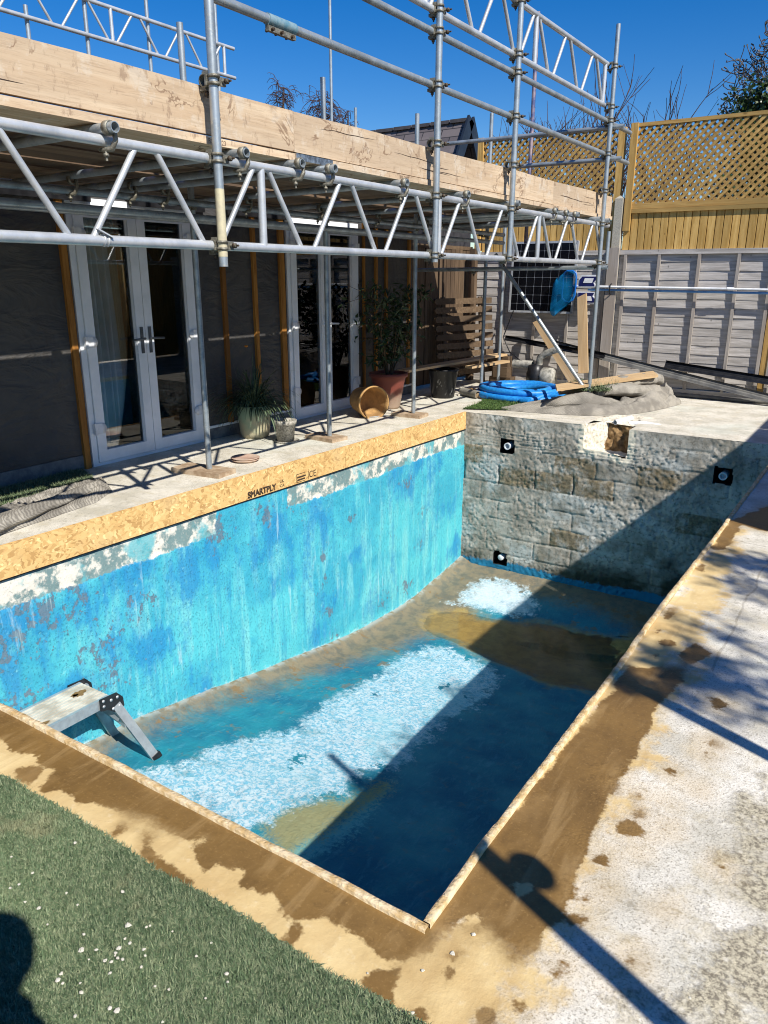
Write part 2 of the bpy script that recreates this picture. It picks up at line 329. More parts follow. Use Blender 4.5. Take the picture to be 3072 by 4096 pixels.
def paving_attrs(me, P):
    q = P[:, :2]
    wt = np.full(len(q), 1e3)
    for poly in wet_bits: wt = np.minimum(wt, sdf(q, poly))
    wt = np.maximum(wt, -sdf(q, wet_holes))
    for c, r in spot_w: wt = np.minimum(wt, np.hypot((q[:, 0]-c[0]), (q[:, 1]-c[1])*0.8)-r)
    set_attr(me, 'wet', np.clip(wt, -1, 1)); set_attr(me, 'tan', np.clip(sdf(q, tan_area), -2, 2)); set_attr(me, 'gravel', np.clip(sdf(q, gravel), -2, 2))
def gridxy(x0, x1, y0, y1, st, xfun=None):
    nx = max(2, int(round((x1-x0)/st))+1); ny = max(2, int(round((y1-y0)/st))+1)
    X, Y = np.meshgrid(np.linspace(0, 1, nx), np.linspace(y0, y1, ny), indexing='ij')
    if xfun is None: XX = x0 + (x1-x0)*X
    else: a, b = xfun; XX = a(Y)*(1-X) + b(Y)*X
    return np.stack([XX, Y, 0*XX], -1)

def paving_material():
    t = NT('site_concrete')
    n1 = t.noise(3.2, 6, 0.62); n2 = t.noise(24, 5, 0.68); n3 = t.noise(110, 3, 0.6); sp = t.voro(46, rnd=1.0)
    white = t.mix(t.ramp(n1, 0.36, 0.66), lin(226, 220, 206), lin(194, 188, 172))
    white = t.mix(t.math('MULTIPLY', t.ramp(n2, 0.53, 0.72), 0.8), white, lin(150, 142, 124))
    white = t.mix(t.ramp(t.noise(170, 3, 0.75), 0.52, 0.66, 0, 0.7), white, lin(132, 124, 108)); white = t.mix(t.ramp(n3, 0.56, 0.7, 0, 0.6), white, lin(122, 114, 98)); white = t.mix(t.ramp(sp, 0.04, 0.14, 0.8, 0), white, lin(110, 100, 84)); white = t.mix(t.ramp(t.noise(7, 5, 0.7), 0.5, 0.68, 0, 0.5), white, lin(196, 184, 156))
    white = t.mix(t.ramp(t.noise(1.1, 3, 0.5), 0.5, 0.7, 0, 0.25), white, lin(200, 214, 206))
    ck = t.ramp(t.math('ABSOLUTE', t.math('SUBTRACT', t.noise(1.3, 6, 0.6, 0.5), 0.5)), 0.0015, 0.0045, 1, 0); ck = t.math('MULTIPLY', ck, t.ramp(t.noise(0.9, 2, 0.5, 0, t.map((1, 1, 1), loc=(3, 7, 0))), 0.5, 0.56)); white = t.mix(t.math('MULTIPLY', ck, 0.12), white, lin(96, 88, 76))
    px_ = t.sep(); jt = t.math('ABSOLUTE', t.math('ADD', t.math('ADD', px_[0], 0.43), t.lmap(t.noise(3, 4), 0.3, 0.7, -0.02, 0.02))); jt = t.math('MULTIPLY', t.ramp(jt, 0.003, 0.008, 1, 0), t.math('GREATER_THAN', px_[1], 3.2)); jt2 = t.math('ABSOLUTE', t.math('ADD', t.math('ADD', px_[1], -4.98), t.math('MULTIPLY', px_[0], 0.12))); jt = t.math('MAXIMUM', jt, t.math('MULTIPLY', t.ramp(jt2, 0.003, 0.008, 1, 0), t.math('GREATER_THAN', px_[0], -0.8)))
    tanc = t.mix(t.ramp(n1, 0.34, 0.68), lin(222, 198, 146), lin(198, 168, 116))
    tanc = t.mix(t.ramp(n2, 0.55, 0.75, 0, 0.6), tanc, lin(232, 216, 178))
    tanc = t.mix(t.ramp(n3, 0.64, 0.78, 0, 0.45), tanc, lin(158, 130, 88))
    grv = t.mix(t.ramp(t.noise(60, 5, 0.8), 0.42, 0.6), lin(196, 186, 160), lin(124, 116, 100))
    grv = t.mix(t.ramp(t.voro(30), 0.05, 0.3, 0.75, 0), grv, lin(216, 208, 190))
    ta = t.math('ADD', t.attr('tan'), t.lmap(t.noise(6, 5, 0.65), 0.25, 0.75, -0.16, 0.16))
    ga = t.math('ADD', t.attr('gravel'), t.lmap(t.noise(5, 5, 0.7), 0.25, 0.75, -0.3, 0.3))
    col = t.mix(t.ramp(ta, -0.07, 0.05, 1, 0), white, tanc); col = t.mix(t.ramp(ga, -0.12, 0.1, 1, 0), col, grv)
    wn = t.math('ADD', t.math('ADD', t.attr('wet'), t.lmap(t.noise(9, 4, 0.5, 0.3), 0.25, 0.75, -0.020, 0.020)), t.lmap(t.noise(70, 3, 0.6), 0.3, 0.7, -0.006, 0.006))
    sft = t.ramp(t.noise(2.6, 3, 0.5), 0.52, 0.68); wfa = t.ramp(wn, -0.007, 0.007, 1, 0); wfb = t.ramp(wn, -0.035, 0.045, 1, 0); wfm = t.n('Mix', data_type='FLOAT'); t.set(wfm.inputs[0], sft); t.set(wfm.inputs[2], wfa); t.set(wfm.inputs[3], wfb); wf = wfm.outputs[0]
    wcol = t.mix(t.ramp(n1, 0.3, 0.7), lin(132, 102, 56), lin(110, 84, 46)); wcol = t.mix(t.ramp(n2, 0.5, 0.72, 0, 0.5), wcol, lin(98, 74, 40)); wcol = t.mix(t.ramp(t.noise(90, 4, 0.75), 0.54, 0.7, 0, 0.5), wcol, lin(160, 128, 78)); wcol = t.mix(t.ramp(t.noise(1.9, 4, 0.6), 0.54, 0.68, 0, 0.55), wcol, lin(158, 128, 82))
    halo = t.ramp(wn, 0.0, 0.09, 0.35, 0.0)
    col = t.mix(halo, col, lin(190, 160, 104)); col = t.mix(wf, col, wcol)
    col = t.mix(t.math('MULTIPLY', jt, 0.35), col, lin(112, 100, 80)); trw = t.noise(16, 4, 0.6, 0.6, t.map((1, 0.16, 1), (0, 0, 0.5)))
    col = t.mix(t.math('MULTIPLY', t.ramp(trw, 0.5, 0.7), t.ramp(ta, -0.05, 0.05, 0.35, 0.0)), col, lin(176, 146, 98))
    h = t.math('ADD', t.math('MULTIPLY', n2, 1.2), t.math('MULTIPLY', n3, t.ramp(ta, -0.05, 0.05, 0.25, 1.0)))
    h = t.math('ADD', h, t.math('MULTIPLY', t.noise(40, 5, 0.8), t.ramp(ga, -0.1, 0.1, 2.5, 0)))
    return t.fin(col, t.lmap(wf, 0, 1, 0.92, 0.5), t.bump(h, 0.42, 0.006), 0, t.lmap(wf, 0, 1, 0.2, 0.4))
M['paving'] = paving_material()

pav = MB()
pav.grid(gridxy(-3.3, 0.6, 0.75, 1.35, 0.016)); pav.grid(gridxy(-0.765, 0.6, 1.35, 8.39, 0.022))
pav.grid(gridxy(0.6, 1.6, 0.75, 8.39, 0.12)); pav.grid(gridxy(-6.2, -3.3, -0.6, 1.35, 0.2)); pav.grid(gridxy(-3.3, 1.6, -0.6, 0.75, 0.15))
pav.grid(gridxy(0, 2.0, 1.35, 8.39, 0.035, (lambda y: -6.4+0*y, lambda y: xl(y)-0.02)))
slab = gridxy(-6.4, 1.6, 8.37, 11.35, 0.03)
P = slab.reshape(-1, 3); inside = sdf(P[:, :2], notch_top) < 0; nu, nv = slab.shape[:2]
base = len(pav.v); pav.v += [tuple(p) for p in P.tolist()]
for i in range(nu-1):
    for j in range(nv-1):
        q = (i*nv+j, (i+1)*nv+j, (i+1)*nv+j+1, i*nv+j+1)
        if not any(inside[k] for k in q): pav.f.append(tuple(k+base for k in q)); pav.sm.append(True)
po = pav.build('concrete_paving', M['paving'], origin=(0, 0, 0)); tag(po, kind='structure')
PV = np.array(pav.v); paving_attrs(po.data, PV)
PV[:, 2] += 0.010*(fbm(PV[:, 0]*1.3, PV[:, 1]*1.3, 3, 5)-0.5) * np.clip((np.abs(PV[:, 0]-XR)-0.02)*4, 0, 1) + 0.004*(fbm(PV[:, 0]*9, PV[:, 1]*9, 3, 8)-0.5)
PV[:, 2] += np.where(PV[:, 1] > 8.36, -0.0, 0)
po.data.vertices.foreach_set('co', PV.astype(np.float32).ravel()); po.data.update()

g = MB(); g.grid(np.stack(np.meshgrid(np.linspace(-400, 400, 9), np.linspace(-400, 400, 9), indexing='ij') + [np.full((9, 9), -3.2)], -1))
M['earth'] = plain('bare_earth', lin(120, 104, 80), lin(90, 78, 58), 3, 0.95, 0, 0.5, 40)
tag(g.build('ground', M['earth'], origin=(0, 0, 0)), kind='structure')
g = MB()
for a, b in (((-60, 11.35), (60, 60)), ((-60, -60), (-6.4, 11.35)), ((1.6, -60), (60, 11.35)), ((-6.4, -60), (1.6, -0.6))):
    g.add([(a[0], a[1], -.03), (b[0], a[1], -.03), (b[0], b[1], -.03), (a[0], b[1], -.03)], [(0, 1, 2, 3)])
tag(g.build('garden_soil', M['earth'], origin=(0, 0, 0)), kind='structure')

# ---- pool floor
white_a = zc(*A2, [(1115, 880), (1200, 875), (1290, 912), (1400, 950), (1560, 1040), (1570, 1090), (1480, 1200), (1420, 1275), (1340, 1290), (1200, 1385), (1130, 1450), (1010, 1560), (920, 1640)]) + zc(*A5, [(700, 20), (640, 60), (560, 160), (380, 200), (330, 235), (240, 262), (75, 352), (0, 385)]) + zc(*A4, [(1560, 410), (1400, 330), (1200, 250), (870, 90), (700, 40)]) + zc(*A1, [(1100, 1640), (1250, 1590), (1400, 1520), (1550, 1490), (1659, 1462)]) + zc(*A2, [(80, 1440), (210, 1420), (310, 1400), (280, 1350), (400, 1285), (530, 1190), (700, 1110), (830, 1045), (840, 1000), (930, 940), (1030, 910)])
white_b = zc(*A2, [(1240, 585), (1310, 590), (1340, 530), (1400, 470), (1490, 430), (1560, 440), (1659, 460)]) + zc(*A3, [(80, 490), (130, 560), (160, 610), (110, 650), (0, 660)]) + zc(*A2, [(1590, 645), (1480, 630), (1380, 605)])
water_p = zc(*A2, [(1080, 740), (1110, 680), (1180, 650), (1330, 642), (1560, 690), (1659, 700)]) + zc(*A3, [(100, 700), (250, 708), (340, 735), (420, 760), (700, 765), (1000, 780), (1000, 1180), (590, 1170), (400, 1140), (240, 1110), (100, 1050), (0, 1010)]) + zc(*A2, [(1555, 970), (1400, 905), (1300, 850), (1150, 800)])
mud_p = zc(*A5, [(85, 360), (240, 270), (480, 215), (560, 235), (700, 180), (830, 110), (800, 150), (500, 330), (420, 410), (330, 450), (180, 560), (130, 480)])
lite_p = zc(*A5, [(0, 400), (100, 480), (180, 560), (330, 450), (560, 330), (840, 110), (900, 60), (640, 420), (300, 640), (100, 560)])
def WF(poly, zz): return [tuple(onz(p[0], p[1], z)[:2]) for p, z in zip(poly, zz if hasattr(zz, '__len__') else [zz]*len(poly))]
def fl(poly):            # drop an outline onto the sloping floor
    out = []
    for p in poly:
        z = -2.0
        for _ in range(12): q = onz(p[0], p[1], z); z = 0.5*z + 0.5*(float(floor_z(q[1])))
        out.append((q[0], q[1]))
    return out
FG = gridxy(0, 3.65, 1.33, 8.44, 0.024, (lambda y: xl(y)-0.03, lambda y: XR+0.03+0*y))
fx, fy = FG[..., 0], FG[..., 1]; q2 = FG.reshape(-1, 3)[:, :2]
WLEV = -2.125
s_wat = sdf(q2, fl(water_p)).reshape(fx.shape)
dl = fx-xl(fy); dfar = YF-fy
fz = floor_z(fy) + 0.07*np.exp(-(dl/0.10)**2) + 0.02*(fbm(fx*1.2, fy*1.2, 3, 3)-0.5) + 0.007*(fbm(fx*9, fy*9, 4, 4)-0.5)
near = np.clip(1-np.abs(s_wat)/0.5, 0, 1)
fz = fz*(1-near) + (WLEV + np.clip(s_wat, -0.6, 0.6)*0.12)*near; fz = np.where(s_wat < -0.5, WLEV-0.06, fz)
fz += 0.004*(fbm(fx*14, fy*14, 3, 14)-0.5)
FG[..., 2] = fz
def floor_material():
    t = NT('worn_blue_pool_floor')
    n1 = t.noise(2.2, 6, 0.6); n2 = t.noise(34, 6, 0.72, 0.8); n3 = t.noise(9, 5, 0.62, 0.3)
    sx = t.noise(20, 5, 0.7, 0.5, t.map((1, 0.35, 1), (0, 0, 0.35)))
    blue = t.mix(t.ramp(n1, 0.36, 0.64), lin(32, 136, 154), lin(16, 108, 136)); blue = t.mix(t.ramp(sx, 0.5, 0.7, 0, 0.6), blue, lin(70, 150, 170))
    blue = t.mix(t.ramp(n3, 0.58, 0.72, 0, 0.5), blue, lin(96, 124, 116))
    tanf = t.math('ADD', t.attr('silt'), t.lmap(t.noise(5, 5, 0.7), 0.25, 0.75, -0.09, 0.09)); tanf = t.math('ADD', tanf, t.lmap(n2, 0.3, 0.7, -0.07, 0.07))
    silt = t.mix(t.ramp(n3, 0.4, 0.66), lin(138, 122, 94), lin(108, 102, 86))
    col = t.mix(t.ramp(tanf, -0.14, 0.26, 0.92, 0), blue, silt)
    col = t.mix(t.ramp(t.math('ADD', t.attr('lite'), t.lmap(n2, 0.3, 0.7, -0.1, 0.1)), -0.08, 0.05, 0.75, 0), col, lin(104, 190, 196))
    col = t.mix(t.ramp(t.math('ADD', t.attr('mud'), t.lmap(n2, 0.3, 0.7, -0.08, 0.08)), -0.04, 0.12, 0.85, 0), col, lin(152, 144, 92))
    rb = t.math('ADD', t.noise(3.4, 5, 0.7), t.lmap(t.noise(14, 4, 0.7), 0.3, 0.7, -0.08, 0.08))
    col = t.mix(t.math('MULTIPLY', t.ramp(rb, 0.585, 0.66), t.ramp(t.attr('silt'), 0.0, 0.9, 0.9, 0.1)), col, lin(128, 106, 74))
    wa = t.math('ADD', t.math('ADD', t.attr('white'), t.lmap(n3, 0.25, 0.75, -0.09, 0.09)), t.lmap(sx, 0.25, 0.75, -0.05, 0.05))
    wc = t.mix(t.ramp(n2, 0.44, 0.58), lin(202, 218, 224), lin(118, 182, 206)); wc = t.mix(t.ramp(t.noise(1.6, 3), 0.5, 0.68, 0, 0.5), wc, lin(150, 200, 212))
    wc = t.mix(t.ramp(t.attr('whitest'), -0.2, 0.1, 0.75, 0), wc, lin(210, 218, 222))
    wmask = t.math('MULTIPLY', t.ramp(t.math('ADD', wa, t.lmap(n2, 0.3, 0.7, -0.05, 0.05)), -0.05, 0.05, 1, 0), t.lmap(t.ramp(t.math('ADD', t.noise(7, 6, 0.75, 0.4), t.math('MULTIPLY', wa, 0.35)), 0.44, 0.60), 0, 1, 0.96, 0.5))
    holes = t.ramp(t.math('ADD', t.noise(2.7, 4, 0.6), t.lmap(n2, 0.3, 0.7, -0.04, 0.04)), 0.645, 0.665, 1, 0)
    col = t.mix(t.math('MULTIPLY', wmask, holes), col, wc)
    pit = t.ramp(t.voro(13), 0.03, 0.08, 0.6, 0); col = t.mix(t.math('MULTIPLY', pit, t.ramp(n3, 0.45, 0.6)), col, lin(40, 70, 78))
    bed = t.mix(t.ramp(n3, 0.4, 0.65), lin(178, 150, 82), lin(156, 130, 70)); col = t.mix(t.ramp(t.math('ADD', t.attr('water'), t.lmap(t.noise(4, 5, 0.65), 0.25, 0.75, -0.12, 0.12)), -0.14, 0.12, 0.95, 0), col, bed)
    rim = t.ramp(t.attr('lip'), 0.0, 0.07, 0.5, 0.0); col = t.mix(t.math('MULTIPLY', rim, t.ramp(n3, 0.4, 0.55)), col, lin(206, 214, 210))
    return t.fin(col, t.lmap(n1, 0.3, 0.7, 0.6, 0.85), t.bump(t.math('ADD', n2, t.math('MULTIPLY', sx, 0.7)), 0.8, 0.014), 0, 0.35)
M['floor'] = floor_material()
fm = MB(); fm.grid(FG); fo = fm.build('pool_floor', M['floor'], origin=(0, 0, 0)); tag(fo, kind='structure')
sa = np.minimum(sdf(q2, fl(white_a)), sdf(q2, fl(white_b)))
set_attr(fo.data, 'white', np.clip(sa, -1, 1)); set_attr(fo.data, 'whitest', np.clip(sdf(q2, fl(white_b)), -1, 1))
set_attr(fo.data, 'water', np.clip(s_wat, -1, 1).ravel()); set_attr(fo.data, 'mud', np.clip(sdf(q2, fl(mud_p)), -1, 1)); set_attr(fo.data, 'lite', np.clip(sdf(q2, fl(lite_p)), -1, 1))
band = np.interp(fy, [1.4, 3.2, 4.2, 5, 6, 7, 7.6, 8.4], [0.08, 0.1, 0.15, 0.24, 0.42, 0.68, 0.66, 0.48])
silt = np.minimum(dl-band, np.where(dl < 2.6, dfar-0.42-0.1*np.sin(fx*3), 1.0))
set_attr(fo.data, 'silt', np.clip(silt, -1, 1).ravel()); set_attr(fo.data, 'lip', np.clip(dl, 0, 1).ravel())
# standing brown water in the deep end
t = NT('muddy_standing_water'); t.b.inputs['Roughness'].default_value = 0.03
tr = t.n('BsdfTransparent'); tr.inputs[0].default_value = (0.98, 0.96, 0.90, 1); gl = t.n('BsdfGlossy'); gl.inputs['Roughness'].default_value = 0.12
fr = t.n('Fresnel'); fr.inputs['IOR'].default_value = 1.33; mx = t.n('MixShader'); t.set(mx.inputs[0], fr.outputs[0]); t.set(mx.inputs[1], tr.outputs[0]); t.set(mx.inputs[2], gl.outputs[0]); t.set(t.out.inputs['Surface'], mx.outputs[0]); M['water'] = t.m
wm = MB(); a, b = q2[s_wat.ravel() < 0.1].min(0), q2[s_wat.ravel() < 0.1].max(0)
wp = fl(water_p); wm.add([(x, y, WLEV) for x, y in wp], [tuple(range(len(wp)))]) if False else wm.add([(a[0], a[1], WLEV), (XR-0.01, a[1], WLEV), (XR-0.01, b[1], WLEV), (a[0], b[1], WLEV)], [(0, 1, 2, 3)])
tag(wm.build('puddle_water', M['water'], origin=(0, 0, 0)), kind='structure')

# ---- long painted wall on the house side
ys = np.linspace(YN-0.02, YF+0.02, 352); zs = np.linspace(-2.3, 0.0, 116); Yg, Zg = np.meshgrid(ys, zs, indexing='ij'); Xg = xl(Yg)
def on_left(px, py):
    y = 4.0
    for _ in range(6): q = onx(px, py, float(xl(y))); y = q[1]
    return (q[1], q[2])
band_l = [on_left(*p) for p in zc(*A1, [(-60, 460), (-60, 665), (0, 640), (160, 590), (350, 520), (560, 455), (720, 385), (850, 340), (1000, 290), (1200, 222), (1395, 140), (1400, 20), (1400, -60), (800, 150)])]
band_r = [on_left(*p) for p in zc(1024, 1024, [(203, 1460), (208, 1622), (330, 1590), (480, 1540), (620, 1480), (790, 1430), (850, 1400), (1000, 1340), (1130, 1292), (1370, 1215), (1370, 1060), (800, 1250)])]
pts = np.stack([Yg.ravel(), Zg.ravel()], 1)
sb = np.minimum(sdf(pts, band_l), sdf(pts, band_r))
V = 1.8517
blue_blobs = [(60, 1340, .5), (200, 1290, .35), (300, 1250, .35), (420, 1235, .35), (470, 1190, .25), (590, 1140, .3), (640, 1165, .25), (560, 1190, .25), (610, 1250, .25), (720, 1290, .2), (700, 1130, .3), (850, 1010, .3), (870, 1060, .25), (905, 1000, .2), (965, 1100, .25), (955, 990, .22), (250, 1420, .3), (60, 1440, .35), (150, 1480, .3), (20, 1330, .4), (330, 1400, .25), (695, 1370, .2), (440, 1480, .2), (770, 1200, .16), (985, 1180, .2)]
chip_blobs = [(120, 1330, .3), (150, 1290, .22), (60, 1320, .3), (25, 1395, .25), (215, 1395, .25), (245, 1460, .2), (40, 1530, .22), (700, 1250, .12), (712, 1320, .12), (725, 1370, .13), (760, 1120, .1), (700, 1200, .1), (575, 1110, .22), (645, 1090, .22), (470, 1150, .25), (880, 1040, .15), (905, 1180, .14), (915, 1100, .1), (830, 1300, .2), (380, 1555, .15), (300, 1310, .2), (880, 1270, .2)]
def blobs(lst):
    o = np.zeros(len(pts))
    for vx, vy, r in lst:
        c = on_left(vx*V, vy*V); o = np.maximum(o, np.exp(-(((pts[:, 0]-c[0])/r)**2 + ((pts[:, 1]-c[1])/(r*0.8))**2)))
    return o
disp = 0.010*(fbm(Yg*5, Zg*5, 4, 21)-0.5) + 0.004*(fbm(Yg*18, Zg*18, 3, 22)-0.5) + np.where(sb.reshape(Yg.shape) < 0, -0.006, 0)
def blue_wall_material():
    t = NT('weathered_blue_pool_paint')
    xyz = t.sep(); v = t.co()
    n1 = t.noise(1.5, 5, 0.6, 0.4, t.map((1, 1, 1.5))); dr = t.noise(7, 5, 0.68, 0, t.map((1, 1.0, 0.12))); dr2 = t.noise(26, 4, 0.7, 0, t.map((1, 1.0, 0.08))); n2 = t.noise(16, 6, 0.7); n3 = t.noise(60, 4, 0.65)
    turq = t.mix(t.ramp(n1, 0.38, 0.64), lin(86, 192, 202), lin(60, 166, 190)); turq = t.mix(t.ramp(dr, 0.48, 0.64, 0, 0.75), turq, lin(126, 206, 206))
    turq = t.mix(t.ramp(n2, 0.55, 0.75, 0, 0.5), turq, lin(76, 172, 196))
    deep = t.mix(t.ramp(n2, 0.4, 0.64), lin(28, 130, 186), lin(44, 146, 192))
    bf = t.math('ADD', t.math('ADD', t.math('MULTIPLY', t.attr('deep'), 0.5), t.lmap(t.noise(3.2, 6, 0.68, 0.5, t.map((1, 1, 0.6))), 0.3, 0.7, -0.36, 0.36)), t.math('ADD', t.lmap(dr, 0.3, 0.7, -0.36, 0.36), t.lmap(n2, 0.3, 0.7, -0.18, 0.18)))
    turq = t.mix(t.ramp(t.noise(11, 5, 0.7, 0, t.map((1, 1.0, 0.07), loc=(3, 9, 2))), 0.52, 0.66, 0, 0.55), turq, lin(54, 150, 184)); col = t.mix(t.ramp(bf, 0.14, 0.66, 0, 0.85), turq, deep)
    # grey undercoat showing through where paint has flaked
    ch = t.math('ADD', t.math('MULTIPLY', t.attr('chip'), 0.125), t.math('ADD', t.math('MULTIPLY', t.noise(12, 6, 0.72, 0.3, t.map((1, 1, 0.75))), 0.6), t.math('MULTIPLY', n2, 0.4)))
    chf = t.ramp(ch, 0.63, 0.64); col = t.mix(t.math('MULTIPLY', chf, 0.9), col, t.mix(n3, lin(112, 130, 142), lin(92, 108, 120)))
    col = t.mix(t.math('MULTIPLY', t.ramp(n3, 0.52, 0.64), 0.6), col, lin(40, 112, 136)); col = t.mix(t.math('MULTIPLY', t.ramp(n2, 0.28, 0.4, 1, 0), 0.4), col, lin(150, 220, 222)); col = t.mix(t.math('MULTIPLY', t.ramp(t.voro(11, vec=t.map((1, 1, 0.7))), 0.04, 0.09, 1, 0), t.ramp(n1, 0.45, 0.6, 0, 0.8)), col, lin(120, 128, 134))
    wd = t.math('MULTIPLY', t.ramp(dr2, 0.55, 0.72), t.ramp(t.noise(2.1, 4, 0.6), 0.5, 0.66)); col = t.mix(t.math('MULTIPLY', wd, 0.55), col, lin(206, 226, 222))
    # pale render band below the boards
    bd = t.math('ADD', t.attr('band'), t.lmap(n2, 0.3, 0.7, -0.018, 0.018)); bm = t.ramp(bd, -0.008, 0.008, 1, 0)
    b1 = t.mix(t.ramp(t.noise(5.5, 5, 0.65), 0.44, 0.54), lin(228, 220, 204), lin(118, 142, 140)); b1 = t.mix(t.ramp(t.noise(3, 4, 0.6, 0, t.map((1, 1, 1), loc=(3, 5, 1))), 0.52, 0.62, 0, 0.85), b1, lin(92, 176, 184)); b1 = t.mix(t.ramp(n3, 0.56, 0.68, 0, 0.55), b1, lin(168, 168, 160))
    b1 = t.mix(t.ramp(t.noise(18, 6, 0.75), 0.58, 0.7, 0, 0.75), b1, lin(84, 100, 104))
    col = t.mix(bm, col, b1)
    ft = t.math('ADD', t.attr('foot'), t.lmap(n2, 0.3, 0.7, -0.05, 0.05)); col = t.mix(t.ramp(ft, 0.0, 0.055, 0.6, 0), col, lin(206, 222, 224))
    h = t.math('ADD', t.math('MULTIPLY', n2, 1.1), t.math('ADD', t.math('MULTIPLY', n3, 0.6), t.math('MULTIPLY', chf, -0.35)))
    return t.fin(col, 0.62, t.bump(h, 0.5, 0.012), 0, 0.35)
M['bluewall'] = blue_wall_material()
mb = MB(); mb.grid(np.stack([Xg+disp, Yg, Zg], -1)[:, ::-1])
bw = mb.build('pool_wall', M['bluewall'], origin=(0, 0, 0))
order = np.arange(len(pts)).reshape(Yg.shape)[:, ::-1].ravel()
for nm, arr in (('band', np.clip(sb, -1, 1)), ('deep', blobs(blue_blobs)), ('chip', blobs(chip_blobs)), ('foot', np.clip(pts[:, 1]-floor_z(pts[:, 0])-0.03, -1, 1))): set_attr(bw.data, nm, arr[order])
tag(bw, 'long turquoise painted pool wall with flaking paint and a pale band under the boards', 'pool wall')

# ---- blockwork end wall
st = 0.012; X = np.arange(-4.34, -0.76, st); Z = np.arange(-2.25, 0.012, st); Xe, Ze = np.meshgrid(X, Z, indexing='ij')
cz = [-0.16, -0.39, -0.615, -0.84, -1.065, -1.29, -1.515, -1.74, -1.965, -2.3]
Zw = Ze+0.022*(fbm(Xe*3.3+7, Ze*3.3, 3, 49)-0.5); row = np.searchsorted(-np.array(cz), -Zw); rowt = np.take(np.array([0.3]+cz), row); rowb = np.take(np.array(cz+[-3]), row)
wob = 0.030*(fbm(Xe*4, Ze*4, 3, 50)-0.5); off = np.where(row % 2 == 1, 0.0, 0.235)+wob+0.05*(vnoise(row*3.3, row*1.7, 9)-0.5); bx = (Xe+3.818+off)/0.472; bi = np.floor(bx); bf = bx-bi
jx = np.minimum(bf, 1-bf)*0.472; jz = np.minimum(rowt-Zw, Zw-rowb); jz = np.where(row == 0, Ze-rowb, jz)
jd = np.where(row == 0, np.abs(jz), np.minimum(jx, jz))
rndb = vnoise(bi*7.3+row*3.1+0.5, row*5.7+bi*1.9+0.5, 31)
smear = fbm(Xe*3.1, Ze*3.1, 4, 33)
groove = np.clip(1-jd/0.016, 0, 1)*np.clip((0.52-smear)*8, 0.05, 1)
rough = fbm(Xe*16, Ze*16, 4, 35); lumps = np.clip(fbm(Xe*5.5, Ze*5.5, 5, 37)-0.52, 0, 1)
ridg = np.abs(fbm(Xe*9, Ze*11, 4, 39)-0.5)
comb = np.sin(Ze*2*np.pi/0.034+2*np.sin(Xe*5))*np.clip((fbm(Xe*2, Ze*3, 3, 41)-0.45)*5, 0, 1)*(row == 1)
dy = 0.012*groove + 0.03*np.clip(1-jx/0.011, 0, 1)*(row == 3)*(rndb > .35) - 0.006*(rough-0.5)*np.where(row > 0, 1, 0.4) - 0.013*(fbm(Xe*41, Ze*41, 1, 36)-0.5)*np.clip((smear-.40)*8, .25, 1) - 0.0045*np.clip((fbm(Xe*3.5, Ze*7, 5, 37)-0.55)*30, 0, 1)*(row > 0) - 0.0035*np.clip((fbm(Xe*11, Ze*9, 5, 38)-0.56)*24, 0, 1)*(row > 0) + 0.012*np.exp(-(ridg/0.012)**2)*(smear > 0.5)*(row > 0) - 0.004*comb - 0.006*(rndb-0.5)*(row > 0)
brown_list = [(3, -3.58), (3, -3.1), (3, -2.6), (2, -2.1), (2, -3.1), (2, -4.2), (6, -2.8), (4, -1.6)]
brown = np.zeros_like(Xe)
for r_, xc in brown_list:
    o_ = 0.0 if r_ % 2 == 1 else 0.235; b_ = math.floor((xc+3.818+o_)/0.472); brown = np.maximum(brown, (row == r_)*(bi == b_)*1.0)
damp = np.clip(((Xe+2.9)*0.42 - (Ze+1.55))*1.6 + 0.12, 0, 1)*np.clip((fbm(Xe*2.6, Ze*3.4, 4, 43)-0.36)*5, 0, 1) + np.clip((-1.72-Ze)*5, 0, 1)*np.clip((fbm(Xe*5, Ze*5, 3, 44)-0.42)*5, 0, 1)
pale = np.clip((fbm(Xe*2.3, Ze*3.0, 4, 46)-0.50)*6, 0, 1)
notch_w = [(-2.795, 0.2), (-2.795, -0.262), (-2.70, -0.27), (-2.60, -0.275), (-2.47, -0.285), (-2.38, -0.31), (-2.325, -0.33), (-2.30, -0.26), (-2.31, 0.2)]
holes = {'upper_left': (-3.73, -0.36), 'lower_left': (-3.755, -1.80), 'right': (-1.295, -0.382)}
ptw = np.stack([Xe.ravel(), Ze.ravel()], 1); sn = sdf(ptw, notch_w).reshape(Xe.shape)
cut = sn < 0; hd = np.full(Xe.shape, 9.0)
for hx, hz in holes.values():
    hd = np.minimum(hd, np.maximum(np.abs(Xe-hx)-0.085-0.02*(fbm(Xe*13, Ze*13, 2, 48)-0.5), np.abs(Ze-hz)-0.08-0.03*(fbm(Xe*13, Ze*13, 2, 47)-0.5)))
cut |= hd < 0
near_n = np.clip(1-sn/0.14, 0, 1)*(Ze > -0.5)
Ym = YF + dy - 0.0*Xe
ins = np.where(Ze > -0.16, 0.0, 0.0); Ym = Ym+ins
mb = MB(); mb.v = np.stack([Xe, Ym, np.minimum(Ze, 0.0)], -1).reshape(-1, 3).tolist(); nu, nv = Xe.shape
for i in range(nu-1):
    for j in range(nv-1):
        q = (i*nv+j, (i+1)*nv+j, (i+1)*nv+j+1, i*nv+j+1)
        if not (cut[i, j] or cut[i+1, j] or cut[i+1, j+1] or cut[i, j+1]): mb.f.append(q); mb.sm.append(True)
